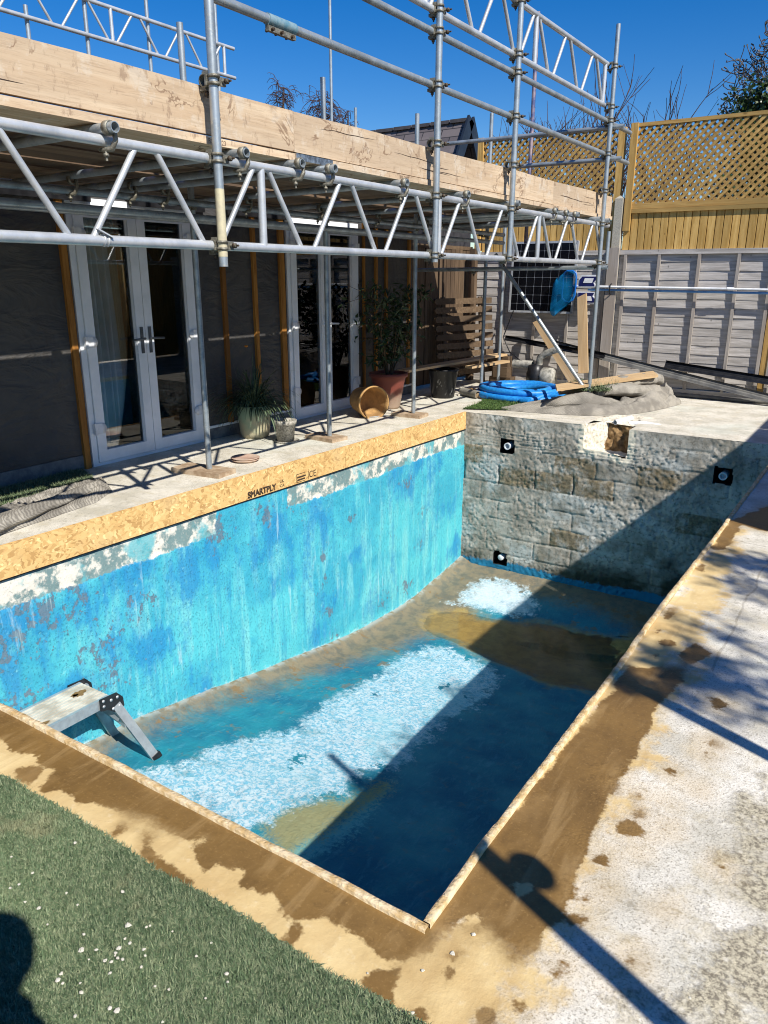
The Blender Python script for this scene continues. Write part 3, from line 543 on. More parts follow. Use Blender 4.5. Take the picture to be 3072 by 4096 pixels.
def block_material():
    t = NT('bare_blockwork'); n1 = t.noise(4, 5, 0.6); n2 = t.noise(22, 6, 0.75); n3 = t.noise(90, 4, 0.7)
    g_ = t.mix(t.ramp(n1, 0.36, 0.64), lin(190, 184, 172), lin(146, 140, 128)); g_ = t.mix(t.ramp(t.attr('pale'), 0.1, 0.9, 0, 0.85), g_, t.mix(n2, lin(206, 206, 200), lin(168, 172, 168)))
    g_ = t.mix(t.ramp(n2, 0.5, 0.64, 0, 0.7), g_, lin(104, 99, 88)); g_ = t.mix(t.ramp(t.noise(2.4, 5, 0.65), 0.5, 0.66, 0, 0.6), g_, lin(120, 114, 98)); g_ = t.mix(t.ramp(n2, 0.3, 0.42, 0.6, 0), g_, lin(204, 202, 194))
    br = t.mix(t.ramp(n2, 0.36, 0.64), lin(138, 122, 92), lin(96, 84, 62)); bfac = t.math('MULTIPLY', t.attr('brown'), t.ramp(t.noise(6, 6, 0.78), 0.38, 0.56, 0.1, 0.85)); col = t.mix(bfac, g_, br)
    jn = t.math('MULTIPLY', t.attr('joint'), t.ramp(n2, 0.4, 0.6, 0.0, 0.45)); col = t.mix(jn, col, lin(96, 90, 80))
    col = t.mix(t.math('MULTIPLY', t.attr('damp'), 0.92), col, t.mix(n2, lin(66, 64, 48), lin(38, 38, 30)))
    ch = t.math('ADD', t.attr('chalk'), t.lmap(n2, 0.3, 0.7, -0.3, 0.3)); col = t.mix(t.ramp(ch, 0.35, 0.65, 0, 0.9), col, lin(232, 222, 200))
    bl = t.math('ADD', t.attr('foot'), t.lmap(n2, 0.3, 0.7, -0.03, 0.03)); col = t.mix(t.ramp(bl, 0.0, 0.03, 1, 0), col, t.mix(n2, lin(30, 128, 176), lin(50, 110, 130)))
    return t.fin(col, 0.92, t.bump(t.math('ADD', n2, t.math('MULTIPLY', n3, 0.8)), 0.45, 0.01), 0, 0.2)
M['block'] = block_material()
ew = mb.build('pool_wall', M['block'], origin=(0, 0, 0))
for nm, arr in (('brown', brown), ('joint', groove), ('damp', np.clip(damp, 0, 1)), ('pale', pale), ('chalk', near_n), ('foot', Ze+1.875+0.02*np.sin(Xe*4))): set_attr(ew.data, nm, arr.ravel())
tag(ew, 'bare grey and brown blockwork end wall of the pool with a broken out notch', 'pool wall')
def mb_quad(mb, pts): mb.add(pts, [tuple(range(len(pts)))])
for k, (hx, hz) in holes.items():       # the pipe recesses
    r_ = MB(); a, b, d = 0.10, 0.10, 0.16
    c = [(hx-a, hz-b), (hx+a, hz-b), (hx+a, hz+b), (hx-a, hz+b)]
    fr_ = [(p[0], YF+0.012, p[1]) for p in c]; bk = [(p[0], YF+d, p[1]) for p in c]
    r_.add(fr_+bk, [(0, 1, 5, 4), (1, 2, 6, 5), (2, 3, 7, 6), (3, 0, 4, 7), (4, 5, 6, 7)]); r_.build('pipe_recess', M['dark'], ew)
    p_ = MB()
    if k == 'lower_left': p_.lathe((hx+0.0, YF+0.01, hz), [(0.0, 0), (0.034, 0), (0.04, 0.01), (0.04, 0.14)], 20, ((1, 0, 0), (0, 0, 1), (0, 1, 0)))
    else: p_.sweep([(hx, YF-0.01, hz), (hx, YF+0.15, hz)], 0.042, 20, True, 0.72)
    p_.build('pipe_end', M['white'], ew)
# inside of the notch: broken concrete cheeks and the earth behind
def rough_sheet(P0, P1, P2, P3, n, m, amp, seed, mat, name, parent, nrm):
    U, Vv = np.meshgrid(np.linspace(0, 1, n), np.linspace(0, 1, m), indexing='ij'); A_, B_, C_, D_ = [np.array(p, float) for p in (P0, P1, P2, P3)]
    S_ = (A_*(1-U[..., None])+B_*U[..., None])*(1-Vv[..., None]) + (D_*(1-U[..., None])+C_*U[..., None])*Vv[..., None]
    e = np.minimum(np.minimum(U, 1-U), np.minimum(Vv, 1-Vv)); S_ += (np.array(nrm)*amp)*((fbm(U*7, Vv*7, 4, seed)-0.45)*np.clip(e*12, 0, 1))[..., None]
    b_ = MB(); b_.grid(S_); return b_.build(name, mat, parent)
M['chalk'] = plain('broken_pale_concrete', lin(226, 218, 200), lin(178, 168, 146), 30, 0.95, 0, 0.9, 60, 0.15, (0.45, 0.7))
M['dirt'] = plain('dry_brown_earth', lin(160, 130, 92), lin(112, 88, 60), 18, 0.98, 0, 1.0, 40, 0.1)
rough_sheet((-2.83, 8.37, 0.004), (-2.60, 8.84, 0.0), (-2.57, 8.82, -0.40), (-2.81, 8.38, -0.30), 26, 22, 0.05, 51, M['chalk'], 'broken_cheek', ew, (1, -0.4, 0))
rough_sheet((-2.66, 8.78, -0.02), (-2.28, 8.70, -0.02), (-2.27, 8.62, -0.42), (-2.66, 8.62, -0.42), 26, 26, 0.09, 52, M['dirt'], 'earth_face', ew, (0, -1, 0))
rough_sheet((-2.27, 8.85, 0.0), (-2.29, 8.385, 0.0), (-2.28, 8.39, -0.34), (-2.27, 8.8, -0.42), 18, 18, 0.04, 53, M['chalk'], 'broken_cheek', ew, (-1, 0, 0))
rough_sheet((-2.82, 8.39, -0.275), (-2.27, 8.39, -0.32), (-2.27, 8.80, -0.36), (-2.68, 8.86, -0.36), 26, 22, 0.06, 54, M['chalk'], 'broken_sill', ew, (0, 0, 1))
rough_sheet((-2.85, 8.7, 0.0), (-2.25, 8.7, -0.03), (-2.25, 9.28, 0.0), (-2.85, 9.28, 0.002), 22, 22, 0.10, 55, M['chalk'], 'broken_bed', ew, (0, 0, 0.5))
pp = empty('waste_pipe', (-2.40, 8.95, 0.0), 'stub of white plastic pipe poking out of the broken notch', 'pipe')
b_ = MB(); b_.sweep([(-2.56, 8.70, 0.0), (-2.44, 8.93, 0.03)], 0.03, 16, True, 0.78); b_.build('pipe_stub', M['white'], pp)
b_ = MB(); b_.sweep([(-2.43, 8.80, -0.015), (-2.27, 8.84, 0.0), (-2.1, 8.87, -0.02)], 0.026, 14); b_.build('side_branch', M['white'], pp)

# ---- the two walls seen only from within
for nm, P4, lab in (('near', [(-4.45, YN, 0), (XR, YN, 0), (XR, YN, -2.3), (-4.45, YN, -2.3)], 'near end wall of the pool below the turf side'), ('right', [(XR, YN, 0), (XR, YF, 0), (XR, YF, -2.3), (XR, YN, -2.3)], 'shaded side wall of the pool below the white paving')):
    b_ = MB(); b_.add([(p[0], p[1], p[2]-0.02) for p in P4], [(0, 1, 2, 3)]); o_ = b_.build('pool_wall', plain('plain_blue_pool_paint_'+nm, lin(60, 170, 206), lin(36, 140, 196), 3, 0.7, 0, 0.3, 30), origin=(0, 0, 0)); tag(o_, lab, 'pool wall')

# ---- strand board formwork round the edge
def osb_material():
    t = NT('strand_board'); v = t.co(); wv = t.noise(5, 2, 0.5); 
    def layer(rot, sc):
        m = t.map((1, 1, 1), rot); d = t.n('VectorMath', operation='ADD'); t.set(d.inputs[0], m); nz = t.n('TexNoise'); nz.inputs['Scale'].default_value = 9; nz.inputs['Detail'].default_value = 2
        sm = t.n('VectorMath', operation='SCALE'); t.set(sm.inputs[0], nz.outputs['Color']); sm.inputs['Scale'].default_value = 0.05; t.set(d.inputs[1], sm.outputs[0])
        m2 = t.map(sc, vec=d.outputs[0]); vo = t.n('TexVoronoi'); t.set(vo.inputs['Vector'], m2); vo.inputs['Scale'].default_value = 1
        s = t.n('SeparateColor'); t.set(s.inputs[0], vo.outputs['Color']); return s.outputs[0], s.outputs[1]
    a, a2 = layer((0.55, 0, 0.55), (14, 14, 62)); b, b2 = layer((-0.5, 0, -0.5), (13, 13, 56)); c_, c2 = layer((1.25, 0, 1.25), (15, 15, 60))
    sel = t.ramp(a2, 0.42, 0.46); sel2 = t.ramp(b2, 0.6, 0.64)
    fac = t.n('Mix', data_type='FLOAT'); t.set(fac.inputs[0], sel); t.set(fac.inputs[2], a); t.set(fac.inputs[3], b)
    f2 = t.n('Mix', data_type='FLOAT'); t.set(f2.inputs[0], sel2); t.set(f2.inputs[2], fac.outputs[0]); t.set(f2.inputs[3], c_); f = f2.outputs[0]
    cr = t.n('ValToRGB'); t.set(cr.inputs[0], f); e = cr.color_ramp; e.elements[0].position = 0.0; e.elements[0].color = lin(182, 140, 86); e.elements[1].position = 1.0; e.elements[1].color = lin(246, 214, 150)
    for p_, c3 in ((0.3, lin(212, 170, 108)), (0.6, lin(226, 188, 126)), (0.82, lin(220, 178, 114))): k_ = e.elements.new(p_); k_.color = c3
    col = t.mix(t.ramp(t.noise(160, 3, 0.6), 0.62, 0.72, 0, 0.5), cr.outputs[0], lin(120, 80, 40)); col = t.mix(t.ramp(t.noise(2, 3), 0.55, 0.7, 0, 0.3), col, lin(196, 172, 130))
    return t.fin(col, 0.75, t.bump(f, 0.4, 0.003), 0, 0.25)
M['osb'] = osb_material(); M['osb_edge'] = plain('cement_dusted_board_edge', lin(226, 206, 168), lin(196, 164, 112), 30, 0.85, 0, 0.8, 70)
M['ink'] = plain('printed_ink', lin(72, 56, 40), lin(60, 46, 34), 20, 0.8)
YJ = 5.9
fa = []
for a, b, lab in ((YN-0.6, YJ, 'strand board formwork with dark printed lettering along the house side'), (YJ+0.004, YF-0.005, 'strand board formwork ending at the blockwork corner of the pool')):
    o_ = empty('formwork_board', (float(xl((a+b)/2)), (a+b)/2, -0.21), lab, 'formwork board', 'strand board formwork round the pool')
    m_ = MB(); m_.hexa([(xl(a)-.012, a, -.208), (xl(a)+.012, a, -.208), (xl(b)+.012, b, -.208), (xl(b)-.012, b, -.208), (xl(a)-.012, a, .006), (xl(a)+.012, a, .006), (xl(b)+.012, b, .006), (xl(b)-.012, b, .006)]); m_.build('board', M['osb'], o_)
    m_ = MB(); m_.hexa([(xl(a)-.012, a, -.217), (xl(a)+.0125, a, -.217), (xl(b)+.0125, b, -.217), (xl(b)-.012, b, -.217), (xl(a)-.012, a, -.2085), (xl(a)+.0125, a, -.2085), (xl(b)+.0125, b, -.2085), (xl(b)-.012, b, -.2085)]); m_.build('gap_shade_strip', M['dark'], o_); fa.append(o_)  # near-black strip paints the shaded gap under the board
def edge_board(p, q, lab, nrm):
    p = np.array(p, float); q = np.array(q, float); L = np.linalg.norm(q-p); d = (q-p)/L; n_ = np.array(nrm, float); k = int(L/0.03)
    o_ = empty('formwork_board', tuple((p+q)/2), lab, 'formwork board', 'strand board formwork round the pool')
    u = np.linspace(0, L, k); wob = (fbm(u*1.4, u*0, 3, 61)-0.5)*0.016; nz = (fbm(u*22, u*0, 2, 62)-0.5)*0.005; zt = (fbm(u*2, u*0+3, 3, 63)-0.5)*0.012+0.012
    rows = []
    for off, zz in ((0.0, -0.21), (0.0, 0.0), (0.003, 0.002), (0.021, 0.002), (0.024, -0.003), (0.027, -0.05)):
        rows.append(np.stack([p[i]+d[i]*u+n_[i]*(off+wob+nz*(1 if off > 0.01 else 0.3)) for i in range(2)] + [zz+zt*(1 if zz > -0.01 else 0.2)+nz*0.5], -1))
    m_ = MB(); m_.grid(np.array(rows)); m_.build('top_edge', M['osb_edge'], o_); return o_
edge_board((-4.5, YN-0.022, 0), (XR+0.026, YN-0.022, 0), 'raised strand board edge along the turf end of the pool', (0, 1, 0))
edge_board((XR+0.022, YN-0.002, 0), (XR+0.022, YF, 0), 'raised strand board edge along the white paving side of the pool', (-1, 0, 0))

def text_mesh(name, s, size, origin, xdir, ydir, mat, parent=None, outline=0.0, lift=0.0015, shear=0.0):
    cu = bpy.data.curves.new(name+'_curve', 'FONT'); cu.body = s; cu.size = size; cu.shear = shear
    if outline: cu.fill_mode = 'NONE'; cu.bevel_depth = outline; cu.bevel_resolution = 0
    o_ = bpy.data.objects.new(name+'_tmp', cu); COL.objects.link(o_); dg = bpy.context.evaluated_depsgraph_get(); dg.update()
    me = bpy.data.meshes.new_from_object(o_.evaluated_get(dg)); bpy.data.objects.remove(o_); bpy.data.curves.remove(cu)
    X_ = np.array(xdir, float); X_ /= np.linalg.norm(X_); Y_ = np.array(ydir, float); Y_ /= np.linalg.norm(Y_); N_ = np.cross(X_, Y_)
    a = np.empty(len(me.vertices)*3, np.float32); me.vertices.foreach_get('co', a); a = a.reshape(-1, 3)
    org = np.array(world_loc(parent)) if parent is not None else np.array(origin)
    p_ = np.array(origin) + a[:, :1]*X_ + a[:, 1:2]*Y_ + (a[:, 2:3]+lift)*N_ - org
    me.vertices.foreach_set('co', p_.astype(np.float32).ravel()); me.update(); me.materials.clear(); me.name = name
    o2 = link_mesh(name, me, parent, mat)
    if parent is None: o2.location = Vector(origin)
    return o2
def on_osb(px, py): q = on_left(px, py); return (float(xl(q[0]))+0.0125, q[0], q[1])
p0, p1 = on_osb(987, 1995), on_osb(1104, 1958); dirv = np.array(p1)-np.array(p0); dirv = dirv/np.linalg.norm(dirv)
text_mesh('printed_lettering', 'SMARTPLY', 0.074, (p0[0], p0[1], -0.195), (0.0172, 1, 0), (0, 0, 1), M['ink'], fa[0], 0.0038)
q_ = on_osb(1122, 1950); text_mesh('printed_lettering', 'UK\nCA', 0.040, (q_[0], q_[1]-0.02, -0.150), (0.0172, 1, 0), (0, 0, 1), M['ink'], fa[0])
q_ = on_osb(1240, 1912); text_mesh('printed_lettering', 'CE', 0.085, (q_[0], q_[1]-0.03, -0.185), (0.0172, 1, 0), (0, 0, 1), M['ink'], fa[0])
m_ = MB(); qa, qb = on_osb(1182, 1925)[1], on_osb(1230, 1905)[1]
for a, b in (((qa, -.20), (qb, -.195)), ((qa, -.125), (qb, -.12)), ((qa, -.20), (qa+.004, -.12)), ((qb-.004, -.20), (qb, -.12)), ((qa+.01, -.185), (qb-.05, -.17)), ((qa+.01, -.16), (qb-.03, -.145))):
    x_ = float(xl(a[0]))+.0135; m_.box((x_-.0005, a[0], a[1]), (x_+.0006, b[0], b[1]))
m_.build('printed_stamp', M['ink'], fa[0])
# ================================================================ HOUSE
XW = -5.69; HY0, HY1, HTOP = -1.2, 9.34, 2.44
house = empty('house', (XW-1.4, 4.0, 0), 'single storey house wall in grey membrane with timber battens and white glazed doors', 'house')
M['membrane'] = None
t = NT('grey_building_membrane'); n1 = t.noise(1.6, 4, 0.55); wr = t.noise(5, 4, 0.6, 1.2, t.map((1, 0.35, 1)))
M['membrane'] = t.fin(t.mix(t.ramp(n1, 0.35, 0.65), lin(84, 81, 77), lin(70, 69, 69)), 0.6, t.bump(t.math('ADD', wr, t.math('MULTIPLY', t.noise(1.1, 3, 0.6, 2.0), 1.5)), 0.8, 0.05), 0, 0.35)
t = NT('window_glass'); fr = t.n('Fresnel'); fr.inputs['IOR'].default_value = 1.6; tr = t.n('BsdfTransparent'); tr.inputs[0].default_value = (0.97, 0.98, 0.98, 1); gl = t.n('BsdfGlossy'); gl.inputs['Roughness'].default_value = 0.01
mx = t.n('MixShader'); t.set(mx.inputs[0], t.math('MULTIPLY', fr.outputs[0], 1.1)); t.set(mx.inputs[1], tr.outputs[0]); t.set(mx.inputs[2], gl.outputs[0]); t.set(t.out.inputs['Surface'], mx.outputs[0]); M['glass'] = t.m
D1, D2 = (4.02, 5.365), (6.69, 8.03)     # the two door openings along the wall
b = MB()
for a, c in ((HY0, D1[0]), (D1[1], D2[0]), (D2[1], HY1)): b.box((XW, a, 0.125), (XW-.14, c, HTOP))
for a, c in (D1, D2): b.box((XW, a, 2.2), (XW-.14, c, HTOP))
b.box((XW-0.14, HY1-.1, 0), (XW-2.8, HY1, HTOP)); b.build('wall', M['membrane'], house)
M['plinth'] = plain('dusty_plinth', lin(120, 122, 122), lin(88, 92, 96), 8, 0.9, 0, 0.5, 40)
for a, c, d in ((HY0, D1[0], .006), (D1[1], D2[0], .012), (D2[1], HY1, .012)): b = MB(); b.box((XW+d, a, -0.02), (XW-.14, c, 0.122)); b.build('plinth', M['plinth'], house)
for a, c in ((D1[1], D2[0]), (D2[1], HY1)): b = MB(); b.box((XW+0.022, a+.004, .118), (XW+.002, c-.004, .142)); b.build('base_trim', M['pvc'], house)
for a, c in ((HY0, 4.25), (4.62, 5.5), (5.8, 6.75), (8.15, HY1)): b = MB(); b.box((XW+.05, a, 2.165), (XW+.036, c, 2.44)); b.build('added_dark_flap', M['black'], house)  # black flaps added to keep the sunlit wall top dark
for y, wd, sd in ((3.965, .055, 0), (5.72, .05, 0), (6.17, .05, 0), (6.60, .075, 0), (8.15, .03, 1), (8.42, .045, 0), (8.66, .045, 0), (9.22, .05, 0), (2.2, .05, 0), (1.1, .05, 0)):
    b = MB(); b.box((XW+0.032, y-wd/2, .14 if y > 5 else 0.0), (XW+.001, y+wd/2, 2.36)); b.build('batten', M['lath'], house)
b = MB(); b.box((XW+.034, HY0, 2.362), (XW+.001, HY1, 2.41)); b.build('head_batten', M['lath'], house)
b = MB(); ya_ = HY0-.1
for y0_, y1_ in ((4.3, 5.8), (7.0, 8.6)):  # roof openings added to let sun and sky light into the rooms
    b.box((XW+.12, ya_, HTOP+.002), (XW-2.95, y0_, HTOP+.10)); b.box((XW+.12, y0_+.001, HTOP+.002), (XW-.35, y1_-.001, HTOP+.10)); b.box((XW-2.0, y0_+.001, HTOP+.002), (XW-2.95, y1_-.001, HTOP+.10)); ya_ = y1_
b.box((XW+.12, ya_, HTOP+.002), (XW-2.95, HY1+.12, HTOP+.10)); b.build('roof', plain('grey_roof_felt', lin(90, 92, 94), lin(70, 72, 74), 3, 0.9), house)
b = MB(); b.box((XW-.2, HY0, -.03), (XW-2.7, HY1-.1, -.005)); b.build('floor', wood('dark_floor_boards', lin(120, 88, 60), lin(92, 64, 42), lin(80, 58, 40), 1), house)
b = MB(); b.add([(XW-2.7, HY0, 0), (XW-2.7, HY1, 0), (XW-2.7, HY1, 2.43), (XW-2.7, HY0, 2.43)], [(0, 1, 2, 3)]); b.add([(XW-.14, 6.0, 0), (XW-2.7, 6.0, 0), (XW-2.7, 6.0, 2.43), (XW-.14, 6.0, 2.43)], [(0, 1, 2, 3)])
b.add([(XW-.14, HY0, 0), (XW-2.7, HY0, 0), (XW-2.7, HY0, 2.43), (XW-.14, HY0, 2.43)], [(0, 1, 2, 3)]); b.add([(XW-.14, HY1-.11, 0), (XW-2.7, HY1-.11, 0), (XW-2.7, HY1-.11, 2.43), (XW-.14, HY1-.11, 2.43)], [(0, 1, 2, 3)]); b.build('room_wall', plain('ochre_room_wall', lin(214, 160, 100), lin(196, 142, 86), 2, 0.9), house)
for y0, y1 in (D1, D2):
    fr = MB(); f = .055; xf0, xf1 = XW+.02, XW-.07
    fr.box((xf0, y0, 0), (xf1, y0+f, 2.195)); fr.box((xf0, y1-f, 0), (xf1, y1, 2.195)); fr.box((xf0, y0+f, 2.195-f), (xf1, y1-f, 2.195)); fr.box((xf0, y0+f, 0), (xf1, y1-f, .028))
    fr.build('door_frame', M['pvc'], house)
    ym = (y0+y1)/2
    for k, (a, c) in enumerate(((y0+f+.004, ym-.003), (ym+.003, y1-f-.004))):
        s = .088; x0, x1 = XW+.035, XW-.035; d = MB(); z0, z1 = .034, 2.136
        d.box((x0, a, z0), (x1, a+s, z1)); d.box((x0, c-s, z0), (x1, c, z1)); d.box((x0, a+s, z1-s), (x1, c-s, z1)); d.box((x0, a+s, z0), (x1, c-s, z0+.10))
        for (p, q) in (((a+s, z0+.10), (a+s+.012, z1-s)), ((c-s-.012, z0+.10), (c-s, z1-s))): d.hexa([(x0-.002, p[0], p[1]), (x0-.022, q[0], p[1]), (x0-.022, q[0], q[1]), (x0-.002, p[0], q[1]), (x0-.03, p[0], p[1]), (x0-.03, q[0], p[1]), (x0-.03, q[0], q[1]), (x0-.03, p[0], q[1])])
        do = d.build('door', M['pvc'], house)
        g = MB(); g.box((x0-.034, a+s-.004, z0+.098), (x0-.040, c-s+.004, z1-s+.004)); g.build('glass_pane', M['glass'], do)
        if True:
            yh = (c-.042) if k == 0 else (a+.042); h = MB()
            h.box((x0+.009, yh-.015, .93), (x0+.0005, yh+.015, 1.16)); h.tube((x0+.008, yh, 1.06), (x0+.05, yh, 1.06), .011, 10)
            h.sweep([(x0+.05, yh, 1.06), (x0+.055, yh-(.03 if k == 0 else -.03), 1.06), (x0+.052, yh-(.12 if k == 0 else -.12), 1.055)], .0105, 10); h.build('handle', plain('grey_handle_metal', lin(120, 124, 128), lin(96, 100, 104), 10, 0.35, 0.6) if y0 == D1[0] else M['white'], do)
        ye = a if k == 0 else c
        for zc_ in (.33, 1.06, 1.92):
            h = MB(); e = -.03 if k == 0 else .03; i_ = .075 if k == 0 else -.075
            h.box((x0+.014, ye+e*.2, zc_-.045), (x0+.0006, ye+i_*.7, zc_+.045)); h.lathe((x0+.005, ye+i_*.7, zc_), [(0, -.004), (.045, -.004), (.045, .006), (0, .006)], 18, ((0, 0, 1), (1, 0, 0), (0, 1, 0))); h.box((x0+.026, ye+e, zc_-.05), (x0+.0006, ye+e*.2, zc_+.05)); h.build('hinge', M['white'], do)
def curtain(y0, y1, x, mat, lab, amp=.04, top=2.2):
    u = np.linspace(0, 1, 70); zz = np.linspace(.06, top, 14); U, Z_ = np.meshgrid(u, zz, indexing='ij')
    Xc = x + amp*np.sin(U*2*np.pi*5+1.2*np.sin(U*9))+.01*np.sin(Z_*2+U*20)
    b = MB(); b.grid(np.stack([Xc, y0+(y1-y0)*U+.012*np.sin(Z_*2.2), Z_], -1)); return tag(b.build('curtain', mat), lab, 'curtain')
curtain(4.10, 4.5, XW-.13, plain('teal_grey_curtain', lin(214, 224, 222), lin(180, 198, 198), 3, 0.9), 'grey green curtain hanging behind the left glazed door')
curtain(4.51, 4.60, XW-.15, plain('cream_curtain', lin(220, 206, 176), lin(200, 186, 156), 3, 0.9), 'narrow cream curtain beside the grey green one', .02)
wd_ = empty('wardrobe', (XW-.5, 5.05, 0), 'brown wooden wardrobe standing inside behind the right pane of the left doors', 'wardrobe'); M['wardrobe'] = wood('brown_wardrobe_wood', lin(224, 158, 90), lin(200, 134, 70), lin(180, 120, 66), 2)
b = MB(); b.box((XW-.36, 4.76, 0), (XW-.86, 5.34, 2.1)); b.build('carcass', M['wardrobe'], wd_)
for a_, c_ in ((4.78, 5.045), (5.055, 5.32)): b = MB(); b.box((XW-.335, a_, .08), (XW-.36, c_, 2.08)); b.build('wardrobe_door', M['wardrobe'], wd_)
b = MB(); b.box((XW-.9, 6.9, .70), (XW-1.6, 8.6, .74))
for yy in (7.0, 8.5):
    for xx in (-.95, -1.55): b.box((XW+xx-.03, yy-.03, 0), (XW+xx+.03, yy+.03, .70))
tb = empty('table', (XW-1.25, 7.75, 0), 'wooden table standing inside behind the right glazed doors', 'table')
b2 = MB(); b2.box((XW-.9, 6.7, .70), (XW-1.6, 8.6, .745)); b2.build('tabletop', M['plank'], tb)
for yy in (6.8, 8.5):
    for xx in (-.95, -1.55): b2 = MB(); b2.box((XW+xx-.03, yy-.03, 0), (XW+xx+.03, yy+.03, .70)); b2.build('leg', M['plank'], tb)

# ================================================================ SCAFFOLD
XS, XC, XI = -3.085, -3.135, -4.68           # outer standards, chords and rails, inner standards
R = .0242
def pipe(name, p, q, mat, lab, cat, group=None, r=R, hollow=.84, n=16):
    b = MB(); b.tube(p, q, r, n, hollow); return tag(b.build(name, mat), lab, cat, group)
ORD = ['first', 'second', 'third', 'fourth', 'fifth', 'sixth', 'seventh', 'eighth', 'ninth', 'tenth', 'eleventh', 'twelfth']
ys_out = [3.12, 5.39, 6.75, 9.27]
sd = ['nearest and largest, with cream painted foot', 'hanging from the middle of the lattice beam', 'just right of the hanging middle one', 'furthest, reaching down to the ground by the carpet']
for y, d, (za, zb), m in zip(ys_out, sd, ((1.645, 4.9), (1.70, 4.9), (1.745, 4.9), (0.0, 4.20)), (M['galv'],)*4):
    st_ = empty('scaffold_standard', (XS, y, za), 'upright outer scaffold tube, '+d, 'scaffold tube', 'outer scaffold standards')
    b = MB(); b.tube((XS, y, za), (XS, y, zb), R, 18, .84); b.build('tube', m, st_)
    if y < 4:
        b = MB(); b.tube((XS, y, za+.05), (XS, y, 2.03), R+.0008, 18); b.build('cream_paint_coat', M['cream'], st_)
for y, zt, d in ((4.43, 3.33, 'leftmost'), (6.10, 3.29, 'second from the left'), (7.74, 3.25, 'beside the shrub pot'), (9.85, 3.6, 'by the slatted panel'), (2.10, 3.3, 'at the left edge by the folded carpet')):
    pipe('scaffold_standard', (XI if y < 9 else -4.84, y, .042 if y < 9 else 0), (XI if y < 9 else -4.84, y, zt), M['galv'], 'thin upright house-side scaffold tube, '+d, 'scaffold tube', 'inner scaffold standards')
pipe('scaffold_standard', (-5.0, 10.75, 0), (-5.0, 10.75, 2.6), M['galv'], 'upright scaffold tube with blue paint at its foot, behind the hose', 'scaffold tube', 'inner scaffold standards')
# lattice beams
def beam(y0, y1, zb, zt, vert, half, k0, k1, x, lab, flip=0, rc=.0245, rw=.0155, mat=None):
    mat = mat or M['alu']; o = empty('lattice_beam', (x, (y0+y1)/2, zb), lab, 'lattice beam', 'aluminium lattice beams')
    b = MB(); b.tube((x, y0, zb), (x, y1, zb), rc, 16, .84); b.build('bottom_chord', mat, o)
    b = MB(); b.tube((x, y0, zt), (x, y1, zt), rc, 16, .84); b.build('top_chord', mat, o)
    for y in vert:
        b = MB(); b.tube((x, y, zb), (x, y, zt), rc*.93, 14); b.build('upright', mat, o)
    for k in range(k0, k1):
        ya, yb = vert[0]+half*k, vert[0]+half*(k+1); at = (k+flip) % 2 == 0; g_ = .055
        pa = (x, ya+g_, zt if at else zb); pb = (x, yb-g_, zb if at else zt)
        if ya+g_ < y0 or yb > y1: continue
        b = MB(); b.tube(pa, pb, rw, 12); b.build('web', mat, o)
    return o
beam(-.9, 9.63, 1.752, 2.178, [3.50, 5.525, 7.51, 9.42], .4025, -11, 16, XC, 'long lower lattice beam crossing the view under the boards')
beam(2.8, 9.15, 3.40, 3.80, [7.195, 9.09, 5.27, 3.35], .385, -11, 5, XC, 'upper lattice beam standing above the guard rails at the right')
# guard rails
pipe('guard_rail', (XC, -1.0, 2.925), (XC, 10.18, 2.925), M['galv'], 'lower scaffold guard rail sloping across the blue sky', 'scaffold tube', 'guard rails')
pipe('guard_rail', (XC, -1.0, 3.262), (XC, 10.18, 3.262), M['galv'], 'upper scaffold guard rail just under the upper lattice beam', 'scaffold tube', 'guard rails')
pipe('guard_rail', (-5.2, 9.33, 3.20), (-2.95, 9.33, 3.20), M['galv'], 'upper end guard rail running towards the trellis', 'scaffold tube', 'end guard rails')
pipe('guard_rail', (-5.2, 9.33, 2.87), (-2.95, 9.33, 2.87), M['galv'], 'lower end guard rail just above the toe board end', 'scaffold tube', 'end guard rails')
pipe('scaffold_ledger', (-5.6, 9.33, 1.675), (-3.0, 9.33, 1.70), M['galv'], 'level tube under the lattice beam end, crossing before the solar panel', 'scaffold tube')
pipe('scaffold_brace', (-4.40, 9.21, 1.86), (-3.14, 9.21, .30), M['galv'], 'sloping brace tube meeting the foot of the furthest upright', 'scaffold tube')
pipe('scaffold_standard', (-3.03, 9.36, 1.74), (-3.03, 9.36, 2.10), M['galv'], 'short doubled tube beside the furthest upright', 'scaffold tube', None, R*.9)
# ledgers under the deck at the house side
for x, z, lab in ((XI+.06, 2.12, 'dark ledger tube under the boards on the inner uprights'), (-5.35, 2.06, 'dark ledger tube close to the house wall top'), (-4.62, 2.02, 'lower dark ledger tube clipped under the inner one')):
    pipe('scaffold_ledger', (x, -1, z), (x, 9.9, z), M['galv'], lab, 'scaffold tube', 'ledgers under the boards')
ty = [2.46, 3.32, 3.79, 4.08, 4.95, 5.89, 6.83, 7.80, 8.11, 8.37, 9.12, 9.45]
for i, y in enumerate(ty):
    xin = -5.5 if i % 2 == 0 else -5.2
    pipe('transom_tube', (-3.045 - (.02 if i % 3 else 0), y, 2.226), (xin, y+.03*(i % 3-1), 2.2), M['galv'], 'open ended cross tube under the boards, %s along the lower beam from the left' % ORD[i], 'scaffold tube', 'cross tubes under the boards')
for i, y in enumerate((0.5, 1.6)): pipe('transom_tube', (-3.05, y, 2.226), (-5.4, y, 2.2), M['galv'], ('open ended cross tube at the left edge of the deck', 'open ended cross tube left of the first one seen')[i], 'scaffold tube', 'cross tubes under the boards')
